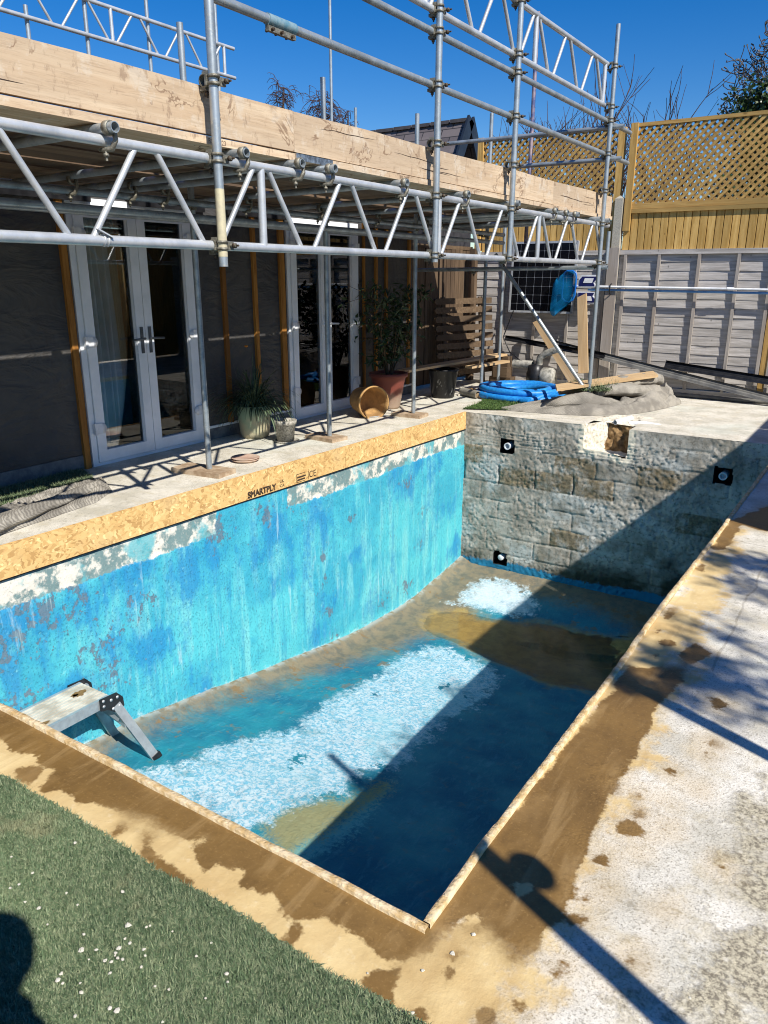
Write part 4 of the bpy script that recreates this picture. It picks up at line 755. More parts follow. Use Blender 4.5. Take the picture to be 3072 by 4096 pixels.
# deck boards
cuts = [(-1.0, 3.845), (3.85, 7.94), (7.945, 9.86)]
xb = -3.165; k = 0; names = ['outermost', 'second', 'third', 'fourth', 'fifth', 'sixth', 'seventh', 'eighth', 'innermost']
seg = ['left run', 'middle run', 'far run']
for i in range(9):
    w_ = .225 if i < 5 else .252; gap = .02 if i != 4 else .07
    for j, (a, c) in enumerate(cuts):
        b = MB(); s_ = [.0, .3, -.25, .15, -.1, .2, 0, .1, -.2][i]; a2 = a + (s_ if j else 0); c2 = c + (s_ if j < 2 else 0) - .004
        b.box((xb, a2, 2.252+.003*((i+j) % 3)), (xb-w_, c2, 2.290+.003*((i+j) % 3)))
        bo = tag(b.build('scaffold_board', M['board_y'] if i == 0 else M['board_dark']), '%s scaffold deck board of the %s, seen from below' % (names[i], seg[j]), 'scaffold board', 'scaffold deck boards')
        if i == 0:
            for yy in ((3.38,) if j == 0 else (5.1,) if j == 1 else (8.06,)): text_mesh('stamped_mark', 'RSL 2023', .034, (xb, yy-.24 if j == 0 else yy-.1, 2.2585+.003*((i+j) % 3)), (0, 1, 0), (0, 0, 1), plain('stamped_mark_ink', lin(130, 104, 84)), bo)
            if j:
                b = MB(); e0 = a2-.19 if j == 1 else a2; b.box((xb+.003, a2+.002, 2.256), (xb-.05, a2+.36 if j == 1 else a2+.1, 2.290+.003)); b.build('end_band', plain('zinc_end_band', lin(190, 196, 200), lin(120, 122, 126), 30, 0.4, 0.8), bo) if j == 1 else None
    xb -= w_+gap
tl = ['left toe board with crumbling mortar splashes', 'long middle toe board split along its length', 'short far toe board of paler timber']
for j, (a, c) in enumerate(cuts):
    b = MB(); x0 = -3.168 - .008*j; nseg = 24
    u = np.linspace(a+.002, c-.004, nseg); top = 2.520 + .004*np.sin(u*3)+.003*(fbm(u*7, u*0, 2, 71)-.5)
    rows = [np.stack([0*u+x0, u, 0*u+2.300], -1), np.stack([0*u+x0, u, top], -1), np.stack([0*u+x0-.038, u, top], -1), np.stack([0*u+x0-.038, u, 0*u+2.300], -1), np.stack([0*u+x0, u, 0*u+2.300], -1)]
    b.grid(np.array(rows), False); b.add([r_[0] for r_ in rows[:4]], [(0, 1, 2, 3)]); b.add([r_[-1] for r_ in rows[:4]], [(3, 2, 1, 0)])
    to = tag(b.build('toe_board', M['board_y']), tl[j], 'toe board', 'toe boards along the deck edge')
    cr = MB(); rr = np.random.default_rng(80+j)          # splits running with the grain
    for _ in range(5):
        y0 = rr.uniform(a+.1, c-1.0); z0 = rr.uniform(2.34, 2.47); L = rr.uniform(.25, .8); n_ = 14; yy = np.linspace(y0, y0+L, n_); zz = z0 + .02*(fbm(yy*4, yy*0, 3, int(rr.integers(99)))-.5) + .03*(yy-y0)*rr.uniform(-1, 1); th = .0022*np.sin(np.linspace(.05, 3.1, n_))
        cr.grid(np.array([np.stack([0*yy+x0+.0012, yy, zz-th], -1), np.stack([0*yy+x0+.0012, yy, zz+th], -1)]))
    cr.build('split', plain('dark_split_%d' % j, lin(70, 52, 40)), to)
# clamps
def clamp_proto():
    o = empty('scaffold_clamp', (0, 0, 0))
    b = MB(); A_ = ((1, 0, 0), (0, 1, 0), (0, 0, 1)); B_ = ((1, 0, 0), (0, 0, 1), (0, 1, 0))
    for dz in (-.017, .017): b.lathe((0.05, 0, dz), [(.026, -.007), (.031, -.007), (.031, .007), (.026, .007)], 18)
    b.box((.018, -.034, -.024), (.028, .034, .024)); b.box((.045, .024, -.02), (.06, .075, .02)); b.tube((.052, .05, -.0), (.1, .05, 0), .008, 8)
    b.lathe((0, 0, 0), [(.026, -.026), (.031, -.026), (.031, .026), (.026, .026)], 18, B_); b.box((-.012, -.02, .024), (.03, .02, .042)); b.box((-.03, -.022, -.045), (.01, .022, -.026))
    b.build('band', M['clamp'], o, None)
    b = MB(); b.tube((.045, .055, 0), (.115, .055, 0), .0055, 8); b.lathe((.085, .055, 0), [(0, -.008), (.014, -.008), (.014, .008), (0, .008)], 6, ((0, 0, 1), (1, 0, 0), (0, 1, 0))); b.build('bolt', M['rust'], o)
    b = MB(); b.tube((.0, 0, -.04), (.0, 0, -.075), .0055, 8); b.lathe((0, 0, -.055), [(0, -.008), (.013, -.008), (.013, .006), (0, .006)], 6)
    b.build('bolt', M['rust'], o); return o
cp = clamp_proto(); used = [False]
def clamp(loc, lab, rz=0):
    o = cp if not used[0] else copy_tree(cp); used[0] = True
    o.location = loc; o.rotation_euler = (0, 0, rz); return tag(o, lab, 'scaffold clamp', 'steel clamps on the scaffold tubes')
sn_ = ['nearest', 'middle hanging', 'third', 'furthest']
for y, s_ in zip(ys_out, sn_):
    for z, r_ in ((1.752, 'the lower chord of the lower beam'), (2.178, 'the top chord of the lower beam'), (2.535, 'the toe board top'), (2.925, 'the lower guard rail'), (3.262, 'the upper guard rail'), (3.40, 'the bottom chord of the upper beam'), (3.80, 'the top chord of the upper beam')):
        if s_ == 'nearest' and z > 2.7: continue
        clamp((XC, y, z) if z != 2.535 else (XC+.005, y, z), 'steel clamp holding the %s outer upright to %s' % (s_, r_))
def hook_proto():
    o = empty('scaffold_clip', (0, 0, 0)); b = MB(); B_ = ((1, 0, 0), (0, 0, 1), (0, 1, 0)); C_ = ((0, 0, 1), (0, 1, 0), (1, 0, 0))
    b.lathe((.045, 0, .048), [(.0255, -.016), (.031, -.016), (.031, .016), (.0255, .016)], 20, C_)
    b.sweep([(.045, .03, .05), (.05, .028, .0), (.042, .012, -.035), (.0, .0, -.04), (-.03, -.0, -.036)], [.011, .012, .013, .011, .008], 8); b.tube((.012, 0, -.03), (.012, 0, -.085), .006, 8); b.lathe((.012, 0, -.06), [(0, -.008), (.013, -.008), (.013, .006), (0, .006)], 6)
    b.build('band', M['clamp'], o); return o
hp = hook_proto(); u2 = [False]
for i, y in enumerate(ty[:10]):
    o = hp if not u2[0] else copy_tree(hp); u2[0] = True; o.location = (XC, y, 2.178); o.rotation_euler = (0, 0, 0)
    tag(o, 'hooked steel clip under the %s cross tube from the left' % ORD[i], 'scaffold clip', 'hooked clips under the cross tubes')
for i, y in enumerate(ty[:9]):
    o = copy_tree(hp); o.location = (XI+.06, y, 2.135); tag(o, 'dark hooked clip on the inner ledger at the %s cross tube' % ORD[i], 'scaffold clip', 'hooked clips under the cross tubes')
for y, d in ((4.43, 'leftmost'), (6.10, 'second'), (7.74, 'third'), (9.85, 'last')): clamp((XI+.0 if y < 9 else -4.84, y, 2.12), 'dark clamp holding the %s inner upright under the boards' % d, math.pi)
clamp((-3.10, 9.33, 1.70), 'blue painted clamp on the level tube at the furthest upright', math.pi/2); clamp((-4.84, 9.5, 1.67), 'clamp on the level tube before the slatted panel', math.pi/2)
clamp((-3.10, 9.33, 3.20), 'clamp joining the upper end guard rail to the furthest upright', math.pi/2); clamp((-3.10, 9.33, 2.87), 'clamp joining the lower end guard rail to the furthest upright', math.pi/2)
sv = empty('sleeve_coupler', (XC, 3.72, 2.9), 'faded blue sleeve joining two lengths of guard rail', 'sleeve coupler')
b = MB(); b.tube((XC, 3.60, 2.925), (XC, 3.83, 2.925), .030, 18); b.build('sleeve', M['tealpaint'], sv)
b = MB(); b.box((XC-.012, 3.60, 2.868), (XC+.012, 3.83, 2.897)); b.build('flange', M['clamp'], sv)
for yy in (3.625, 3.70, 3.79): b = MB(); b.tube((XC-.03, yy, 2.877), (XC+.03, yy, 2.877), .009, 8); b.build('bolt', M['rust'], sv)
rc_ = empty('ring_tag', (XC, 2.415, 1.752), 'pale ring clip with a tongue wrapped round the lower chord at left', 'ring clip')
b = MB()
for dy in (-.012, .008): b.lathe((XC, 2.415+dy, 1.752), [(.0255, -.005), (.0285, -.005), (.0285, .005), (.0255, .005)], 18, ((1, 0, 0), (0, 0, 1), (0, 1, 0)))
b.build('ring', M['alu'], rc_); b = MB(); b.bar((XC+.02, 2.365, 1.80), (XC+.028, 2.44, 1.765), .02, .006); b.build('tongue', M['alu'], rc_)
# timber pads under the inner standards
for y, lab, a in ((4.43, 'large timber pad under the leftmost inner upright', .12), (6.10, 'timber pad under the second inner upright', -.1), (7.74, 'timber pad under the upright by the shrub pot', .05)):
    c, s_ = math.cos(a), math.sin(a); hx, hy = (.34, .115) if y < 5 else (.26, .115); b = MB()
    p4 = [(XI+dx*c-dyy*s_, y+dx*s_+dyy*c) for dx, dyy in ((-hx+.02, -hy), (hx*.55, -hy), (hx*.55, hy), (-hx+.02, hy))]
    b.hexa([(p[0], p[1], .0) for p in p4] + [(p[0], p[1], .04) for p in p4]); tag(b.build('timber_pad', plain('worn_pad_timber', lin(186, 166, 140), lin(150, 126, 100), 12, 0.9, 0, 0.4, 40)), lab, 'timber pad', 'timber pads under the inner uprights')
# scaffold on the far side of the house
beam(-1, 9.1, 4.30, 4.67, [8.9, 7.0, 5.1, 3.2], .38, -20, 1, -8.56, 'distant lattice beam above the toe board at top left', 0, .024, .015, M['alu'])
for (px, py0, py1), lab in (((882, -60, 300), 'thin far scaffold upright at the end of the distant lattice beam'), ((1334, -60, 460), 'tall thin far scaffold upright against the sky'), ((610, -60, 240), 'thin far scaffold upright crossing the distant lattice beam'), ((118, 20, 95), 'short far scaffold upright at the left edge'), ((1430, 430, 500), 'short far scaffold upright peeping over the toe board'), ((360, -20, 170), 'thin far scaffold upright left of the crossing one')):
    q0 = onx(px, py1, -8.56); q1 = onx(px, py0, -8.56); pipe('scaffold_standard', (-8.6, q0[1], 0), (-8.6, q0[1], q1[2]), M['galv'], lab, 'scaffold tube', 'far scaffold uprights')
q0 = ony(2012, 655, 9.7); pipe('scaffold_standard', (-4.84+.62, 9.72, 2.0), (-4.22, 9.72, 4.6), plain('red_and_blue_painted_steel', lin(170, 150, 150), lin(60, 80, 130), 6, .5, .3), 'upright tube with red and blue paint behind the third outer upright', 'scaffold tube', None)
# ================================================================ FENCES
YF2 = 11.27
def lap_panel(x0, x1, lab, mats, battens, z0=.10, z1=1.95, y=YF2):
    o = empty('lapped_fence', ((x0+x1)/2, y, z0), lab, 'fence panel', 'lapped timber fence panels'); b = MB(); n = int((z1-z0-.05)/.121); rr = random.Random(int(x0*100))
    for i in range(n+1):
        za = z0+.121*i; zb = min(za+.14, z1-.04); nx = 18; u = np.linspace(x0, x1, nx); wv = .003*np.sin(u*rr.uniform(2, 5)+rr.uniform(0, 6)) + .004*(fbm(u*6, u*0+i, 2, 90)-.5) + .010*rr.uniform(-1, 1)*(u-x0)/(x1-x0)
        lo = np.stack([u, 0*u+y-.0115-.002*rr.random()-.008*np.clip(np.sin(u*rr.uniform(1.5, 4)+rr.uniform(0, 6)), 0, 1)**8, za+wv], -1); hi = np.stack([u, 0*u+y-.004, 0*u+zb], -1); lb = lo+np.array([0, .008, 0])
        b.grid(np.array([lb, lo, hi]), False)
    b.build('boards', mats[0], o)
    for xb_ in battens: b = MB(); b.box((xb_-.02, y-.050, z0), (xb_+.02, y-.022, z1-.06)); b.build('batten', mats[1], o)
    b = MB(); b.box((x0, y-.052, z1-.062), (x1, y+.02, z1)); b.build('cap_rail', mats[0], o); b = MB(); b.box((x0, y-.03, .005), (x1, y+.015, z0-.005)); b.build('gravel_board', mats[0], o)
    return o
GM = (M['grey_lap'], M['grey_z'])
lap_panel(-3.46, -1.46, 'sunlit grey lapped fence panel behind the long pool poles', GM, (-3.37, -2.91, -2.39, -1.90, -1.50))
lap_panel(-1.40, .45, 'grey lapped fence panel at the right edge of the picture', GM, (-1.37, -.9, -.4, .1, .42))
lap_panel(.5, 2.4, 'grey lapped fence panel beyond the right edge', GM, (.53, 1.0, 1.5, 2.0, 2.37))
lap_panel(-5.72, -3.62, 'half shaded lapped fence panel behind the solar panel', (M['grey_lap'], M['grey_z']), (-5.69, -5.2, -4.68, -4.16, -3.65))
def post(name, x, y, z0, z1, wd, mat, lab, cat='fence post', point=.0):
    b = MB(); h = wd/2; b.hexa([(x-h, y-h, z0), (x+h, y-h, z0), (x+h, y+h, z0), (x-h, y+h, z0), (x-h, y-h, z1), (x+h, y-h, z1), (x+h, y+h, z1), (x-h, y+h, z1)])
    if point: b.add([(x-h, y-h, z1), (x+h, y-h, z1), (x+h, y+h, z1), (x-h, y+h, z1), (x, y, z1+point)], [(0, 1, 4), (1, 2, 4), (2, 3, 4), (3, 0, 4)])
    return tag(b.build(name, mat), lab, cat)
cpo = empty('concrete_post', (-3.52, YF2-.03, 0), 'speckled concrete fence post with a pointed top, timber faced below', 'fence post')
b = MB(); h = .055; x, y = -3.52, YF2-.02; b.hexa([(x-h, y-h, 0), (x+h, y-h, 0), (x+h, y+h, 0), (x-h, y+h, 0), (x-h, y-h, 2.62), (x+h, y-h, 2.62), (x+h, y+h, 2.62), (x-h, y+h, 2.62)]); b.add([(x-h, y-h, 2.62), (x+h, y-h, 2.62), (x+h, y+h, 2.62), (x-h, y+h, 2.62), (x, y, 2.665)], [(0, 1, 4), (1, 2, 4), (2, 3, 4), (3, 0, 4)])
t = NT('pitted_concrete'); t.fin(t.mix(t.ramp(t.voro(75), .12, .2, 1, 0), t.mix(t.noise(20), lin(190, 184, 168), lin(160, 154, 140)), lin(60, 56, 50)), .9, t.bump(t.noise(90), .5, .01)); b.build('shaft', t.m, cpo)
b = MB(); b.box((-3.60, YF2-.11, 0), (-3.45, YF2-.08, 1.98)); b.build('timber_facing', M['grey_z'], cpo)
def trellis_bay(x0, x1, lab):
    o = empty('trellis', ((x0+x1)/2, YF2, 2.54), lab, 'trellis', 'diagonal timber trellis panels'); z0, z1 = 2.54, 3.50
    b = MB(); b.box((x0, YF2-.035, z1), (x1, YF2+.03, z1+.045)); b.build('top_rail', M['gold_x'], o); b = MB(); b.box((x0, YF2-.03, z0-.062), (x1, YF2+.03, z0+.01)); b.build('bottom_rail', M['gold_x'], o)
    for side, yy, nm in ((1, YF2-.018, 'front_slats'), (-1, YF2+.012, 'rear_slats')):
        b = MB(); s = .098; H = z1-z0; k = -int(H/s)-2
        while True:
            xa = x0 + k*s; k += 1
            if xa > x1+H: break
            # slat line: runs from (xa,z0) to (xa+side*H, z1), clipped to the frame
            P0 = np.array([xa, z0]) if side > 0 else np.array([xa, z0]); P1 = np.array([xa+side*H, z1])
            t0, t1 = 0., 1.; dx = P1[0]-P0[0]
            for lim, sg in ((x0, 1), (x1, -1)):
                ta = (lim-P0[0])/dx
                if dx*sg > 0: t0 = max(t0, ta)
                else: t1 = min(t1, ta)
            if t1-t0 < .03: continue
            a_ = P0+(P1-P0)*t0; c_ = P0+(P1-P0)*t1; b.bar((a_[0], yy, a_[1]), (c_[0], yy, c_[1]), .013, .036, (side*-1, 0, 1)); 
        b.build(nm, M['slat_f' if side > 0 else 'slat_r'], o)
    return o
def upright_bay(x0, x1, lab):
    o = empty('board_fence', ((x0+x1)/2, YF2, 1.97), lab, 'fence panel', 'golden upright board panels'); b = MB(); x = x0; i = 0
    while x < x1-.02:
        w_ = .1; b.hexa([(x+.007, YF2-.010, 1.94), (min(x+w_, x1)-.007, YF2-.010, 1.94), (min(x+w_, x1), YF2+.012, 1.94), (x, YF2+.012, 1.94), (x+.007, YF2-.010, 2.43), (min(x+w_, x1)-.007, YF2-.010, 2.43), (min(x+w_, x1), YF2+.012, 2.43), (x, YF2+.012, 2.43)]); x += w_; i += 1
    b.build('boards', M['tongue'], o); b = MB(); b.box((x0, YF2-.04, 2.425), (x1, YF2+.03, 2.475)); b.build('rail', M['gold_x'], o); return o
for x0, x1, d in ((-3.45, -1.47, 'over the sunlit grey fence panel'), (-1.39, .46, 'over the grey panel at the right edge'), (-5.62, -3.64, 'left of the concrete post')):
    trellis_bay(x0, x1, 'diagonal timber trellis panel '+d); upright_bay(x0, x1, 'golden upright boarding '+d)
b = MB(); x = -3.40; b.hexa([(x-.045, YF2-.06, 2.20), (x+.045, YF2-.06, 2.20), (x+.045, YF2-.02, 2.20), (x-.045, YF2-.02, 2.20), (x-.045, YF2-.06, 3.55), (x+.045, YF2-.06, 3.55), (x+.045, YF2-.02, 3.55), (x-.045, YF2-.02, 3.55)]); b.add([(x-.045, YF2-.06, 2.2), (x+.045, YF2-.06, 2.2), (x+.045, YF2-.02, 2.2), (x-.045, YF2-.02, 2.2), (x, YF2-.04, 2.15)], [(0, 4, 1), (1, 4, 2), (2, 4, 3), (3, 4, 0)]); tag(b.build('trellis_post', M['gold_z']), 'pale timber trellis post with pointed foot, right of the concrete post', 'trellis post')
b = MB(); b.box((-3.62, YF2-.03, 1.97), (-3.53, YF2+.06, 3.52)); tag(b.build('trellis_post', M['gold_z']), 'darker timber trellis post just above and left of the concrete post', 'trellis post')
post('trellis_post', -5.68, YF2, 1.97, 3.56, .09, M['gold_z'], 'timber trellis post at the left end, beside the slate roof', 'trellis post')
post('trellis_post', -1.43, YF2, 0, 3.54, .08, M['gold_z'], 'timber trellis post at the right edge of the picture', 'trellis post')
# side fence of upright boards between the house and the back fence
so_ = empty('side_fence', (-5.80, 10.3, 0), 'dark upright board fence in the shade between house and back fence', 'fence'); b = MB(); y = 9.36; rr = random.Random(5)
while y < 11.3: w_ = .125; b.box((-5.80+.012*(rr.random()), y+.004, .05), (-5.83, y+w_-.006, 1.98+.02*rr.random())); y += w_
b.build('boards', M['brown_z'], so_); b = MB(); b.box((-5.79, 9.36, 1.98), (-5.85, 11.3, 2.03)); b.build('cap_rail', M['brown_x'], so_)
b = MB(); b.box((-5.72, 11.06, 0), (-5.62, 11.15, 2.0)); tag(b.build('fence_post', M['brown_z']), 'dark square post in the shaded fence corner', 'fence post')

# ================================================================ THINGS ALONG THE BACK FENCE
sp = empty('solar_panel', (-4.55, 11.18, 1.12), 'black solar panel with silver frame leaning on the back fence', 'solar panel')
def sol(u, v, d=0): return (-5.06+u*1.0, 11.15+v*.06-d, 1.08+v*1.0)
b = MB(); b.hexa([sol(0, 0, .0), sol(1, 0, 0), sol(1, 0, -.03), sol(0, 0, -.03), sol(0, 1, 0), sol(1, 1, 0), sol(1, 1, -.03), sol(0, 1, -.03)]); b.build('cell_sheet', plain('black_solar_cells', lin(14, 15, 20), lin(10, 11, 15), 3, .25), sp)
for a, c in (((-.008, 0), (.022, 1)), ((.978, 0), (1.008, 1)), ((0, -.008), (1, .022)), ((0, .978), (1, 1.008))):
    b = MB(); b.hexa([sol(a[0], a[1], .006), sol(c[0], a[1], .006), sol(c[0], a[1], -.035), sol(a[0], a[1], -.035), sol(a[0], c[1], .006), sol(c[0], c[1], .006), sol(c[0], c[1], -.035), sol(a[0], c[1], -.035)]); b.build('frame', M['alu'], sp)
b = MB()
for k in range(1, 8):
    u = k/8; b.hexa([sol(u-.0015, .02, .001), sol(u+.0015, .02, .001), sol(u+.0015, .02, 0), sol(u-.0015, .02, 0), sol(u-.0015, .98, .001), sol(u+.0015, .98, .001), sol(u+.0015, .98, 0), sol(u-.0015, .98, 0)]); v = u
    b.hexa([sol(.02, v-.0015, .001), sol(.98, v-.0015, .001), sol(.98, v-.0015, 0), sol(.02, v-.0015, 0), sol(.02, v+.0015, .001), sol(.98, v+.0015, .001), sol(.98, v+.0015, 0), sol(.02, v+.0015, 0)])
    for k2 in range(1, 8): q = .012; c_ = [sol(u-q, k2/8, .002), sol(u, k2/8-q, .002), sol(u+q, k2/8, .002), sol(u, k2/8+q, .002)]; b.add(c_, [(0, 1, 2, 3)])
b.build('grid_lines', plain('silver_cell_lines', lin(120, 124, 130)), sp)
# pole hung along the fence with net and brush
YP = 11.13
def AP(px, py, y=YP): return tuple(ony(px, py, y))
net = empty('skimmer_net', AP(2230, 1150), 'long white pole with a blue leaf net hanging at its left end', 'pool net')
pa, pb, pc = AP(2300, 1145), AP(2920, 1156), AP(3400, 1166)
b = MB(); b.tube(pa, pb, .0165, 12); b.tube(pb, pc, .0145, 12); b.build('pole', M['white'], net); b = MB(); b.tube(AP(2908, 1155.5), AP(2936, 1156.5), .021, 12); b.build('pole_joint', M['white'], net)
rim = [AP(2000+x*500/1659, 880+y*500/1659) for x, y in ((905, 676), (980, 676), (1018, 710), (1024, 760), (1010, 900), (1002, 1000), (975, 1062), (920, 1090), (870, 1078), (838, 1040), (834, 980), (846, 850), (850, 760), (868, 700))]
b = MB(); b.sweep([np.array(p)+np.array([0, -.03, 0]) for p in rim], .013, 8, close=True); b.tube(AP(2308, 1147), np.array(AP(2303, 1143))+np.array([-.03, -.03, 0]), .02, 8); b.build('rim', plain('blue_net_rim', lin(30, 110, 190), lin(20, 90, 170), 10, .4), net)
t = NT('blue_mesh_net'); tr = t.n('BsdfTransparent'); df = t.n('BsdfDiffuse'); t.set(df.inputs[0], t.mix(t.noise(9, 4), lin(8, 84, 136), lin(30, 124, 172))); mx = t.n('MixShader'); mx.inputs[0].default_value = .6; t.set(mx.inputs[1], tr.outputs[0]); t.set(mx.inputs[2], df.outputs[0]); t.set(t.out.inputs['Surface'], mx.outputs[0]); M['net'] = t.m
bag = [AP(2000+x*500/1659, 880+y*500/1659, 11.10) for x, y in ((880, 690), (985, 720), (1000, 800), (990, 930), (985, 1020), (950, 1090), (860, 1165), (780, 1230), (700, 1285), (662, 1230), (668, 1130), (690, 980), (706, 850), (745, 780), (790, 740), (850, 710))]
rg = np.array([np.array(p)+np.array([0, -.03, 0]) for p in rim]); n_ = 32
def resamp(L, n):
    L = np.array(L); L = np.vstack([L, L[:1]]); d = np.r_[0, np.cumsum(np.linalg.norm(np.diff(L, axis=0), axis=1))]; s_ = np.linspace(0, d[-1], n, endpoint=False); return np.stack([np.interp(s_, d, L[:, i]) for i in range(3)], -1)
A_, B_ = resamp(rg, n_), resamp(bag, n_); c0 = B_.mean(0); rings = [A_, A_*.6+B_*.4+np.array([0, -.03, 0]), B_, c0+(B_-c0)*.62+np.array([-.02, -.05, -.03]), c0+(B_-c0)*.2+np.array([-.03, -.055, -.06])]
G = np.array([np.vstack([r_, r_[:1]]) for r_ in rings]); b = MB(); b.grid(G); b.build('net_bag', M['net'], net)
br = empty('pool_brush', AP(2355, 1180), 'long blue pole with a white and navy vacuum brush head behind the plank', 'pool brush'); b = MB(); b.tube(AP(2352, 1158, 11.15), AP(3400, 1180, 11.15), .0155, 12); b.build('pole', plain('pale_blue_pole', lin(112, 160, 205), lin(90, 140, 190), 6, .35), br)
navy = plain('navy_plastic', lin(30, 38, 96), lin(24, 30, 80), 10, .4)
for up in (1, -1):
    zz = AP(2355, 1158, 11.14); cx_, cz_ = zz[0]-.02, zz[2]
    q = [(cx_-.14, cz_+up*.03), (cx_+.13, cz_+up*.03), (cx_+.10, cz_+up*.09), (cx_+.17, cz_+up*.17), (cx_+.15, cz_+up*.20), (cx_-.09, cz_+up*.20), (cx_-.13, cz_+up*.15)]
    b = MB(); n = len(q); b.add([(p[0], 11.12, p[1]) for p in q]+[(p[0], 11.155, p[1]) for p in q], [tuple(range(n)), tuple(range(2*n-1, n-1, -1))]+[(i, (i+1) % n, n+(i+1) % n, n+i) for i in range(n)]); b.build('brush_plate', M['white'], br)
    q2_ = [(cx_+(p[0]-cx_)*.86, cz_+up*.10+(p[1]-cz_-up*.10)*.78) for p in q]; b = MB(); b.add([(p[0], 11.112, p[1]) for p in q2_]+[(p[0], 11.12, p[1]) for p in q2_], [tuple(range(n)), tuple(range(2*n-1, n-1, -1))]+[(i, (i+1) % n, n+(i+1) % n, n+i) for i in range(n)]); b.build('brush_pad', navy, br)
    q3 = [(cx_-.06, cz_+up*.09), (cx_+.07, cz_+up*.09), (cx_+.09, cz_+up*.155), (cx_-.04, cz_+up*.155)]; b = MB(); b.add([(p[0], 11.108, p[1]) for p in q3]+[(p[0], 11.112, p[1]) for p in q3], [(0, 1, 2, 3), (0, 4, 5, 1), (1, 5, 6, 2), (2, 6, 7, 3), (3, 7, 4, 0)]); b.build('brush_window', M['white'], br)
for px, lab in ((2442, 'black hook carrying the pool poles on the post'), (3200, 'black hook carrying the pool poles at the right')):
    b = MB(); p = AP(px, 1152); b.sweep([(p[0], 11.2, p[2]+.06), (p[0], 11.12, p[2]+.05), (p[0], 11.09, p[2]), (p[0], 11.1, p[2]-.07), (p[0], 11.15, p[2]-.09), (p[0], 11.2, p[2]-.08)], .009, 6); tag(b.build('pole_hook', M['black']), lab, 'hook')
# leaning and lying planks
def plank4(name, pts, th, mat, lab, nrm):
    """plank from four world corners, given thickness away from nrm; grain follows its length"""
    p = [np.array(q, float) for q in pts]; L = (p[1]+p[2]-p[0]-p[3])/2; Lx = L/np.linalg.norm(L); n = np.array(nrm, float); n -= Lx*(n@Lx); n /= np.linalg.norm(n); yv = np.cross(n, Lx)
    c = sum(p)/4; R_ = np.stack([Lx, yv, n], 1); b = MB(); loc = [R_.T@(q-c) for q in p]
    b.hexa([l-np.array([0, 0, th]) for l in loc]+loc); o = b.build(name, mat, origin=(0, 0, 0)); o.matrix_world = Matrix(((R_[0, 0], R_[0, 1], R_[0, 2], c[0]), (R_[1, 0], R_[1, 1], R_[1, 2], c[1]), (R_[2, 0], R_[2, 1], R_[2, 2], c[2]), (0, 0, 0, 1)))
    return tag(o, lab, 'plank', 'loose planks by the back fence')
Q = lambda x, y, yy: ony(2000+x*500/1659, 880+y*500/1659, yy)
plank4('plank', [ony(2313, 1493, 10.75), ony(2309, 1190, 11.08), ony(2345, 1172, 11.08), ony(2352, 1490, 10.75)], .03, M['plank'], 'upright pale plank with a notched top leaning under the net', (0, -1, 0.2))
plank4('plank', [ony(2275, 1530, 10.55), ony(2130, 1290, 11.1), ony(2160, 1276, 11.1), ony(2312, 1515, 10.55)], .03, M['plank'], 'pale plank leaning to the left beside the sloping tube', (0.3, -1, 0.2))
zt = .36
plank4('plank', [onz(2222, 1537, .33), onz(2612, 1483, .40), onz(2634, 1500, .38), onz(2228, 1556, .31)], .03, M['plank'], 'pale plank lying on top of the crumpled carpet', (0, -.3, 1))
plank4('plank', [onz(2232, 1561, .22), onz(2380, 1543, .25), onz(2385, 1556, .22), onz(2240, 1570, .20)], .03, M['plank'], 'short pale plank under the lying plank', (0, -.3, 1))
plank4('plank', [(-5.32, 8.38, .452), (-5.16, 11.0, .46), (-4.98, 11.0, .46), (-5.14, 8.38, .452)], .03, M['plank'], 'narrow plank resting from the pot rim across to the slatted panel', (0, 0, 1))
plank4('plank', [(-5.0, 9.65, .40), (-4.82, 10.5, .42), (-4.70, 10.48, .42), (-4.88, 9.62, .40)], .03, M['plank'], 'second plank over the black tub, lit at its end', (0, 0, 1))
for yy, lab in ((10.95, 'stack of dark offcuts propping the plank near the slatted panel'),):
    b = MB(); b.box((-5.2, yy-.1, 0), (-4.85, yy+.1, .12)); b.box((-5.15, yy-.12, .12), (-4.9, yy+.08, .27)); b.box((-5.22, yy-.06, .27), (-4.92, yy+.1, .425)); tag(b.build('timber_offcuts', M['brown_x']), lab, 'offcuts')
# black channels
def channel(p0, p1, w_, h_, lab, mat, roll=.5):
    p0, p1 = np.array(p0, float), np.array(p1, float); d = (p1-p0)/np.linalg.norm(p1-p0); n = np.array([0, -1, roll]); n -= d*(n@d); n /= np.linalg.norm(n); s_ = np.cross(d, n); prof = [(-w_/2, h_), (-w_/2, 0), (-w_/6, .006), (0, 0), (w_/6, .006), (w_/2, 0), (w_/2, h_), (w_/2+.012, h_)]
    A_ = [[p+s_*a+n*c for p in (p0+(p1-p0)*k/6 for k in range(7))] for a, c in prof]; B_ = [[q-n*.004+s_*.0 for q in r_] for r_ in A_]; b = MB(); b.grid(np.array(A_), False); b.grid(np.array(B_), False); return tag(b.build('plastic_gutter', mat), lab, 'gutter', 'black plastic gutters on the back fence')
greyb = plain('dusty_black_plastic', lin(84, 84, 84), lin(120, 118, 112), 5, .5)
channel(ony(2660, 1458, 11.16), ony(3500, 1592, 11.12), .10, .035, 'upper glossy black gutter leaning on the grey fence at right', M['black'])
channel(ony(2190, 1370, 11.1), ony(3500, 1700, 10.95), .10, .03, 'long dusty dark gutter sloping down behind the planks to the right', greyb)
channel(ony(2020, 1352, 11.16), ony(2420, 1425, 11.0), .07, .03, 'short dark gutter behind the leaning plank', M['black'])
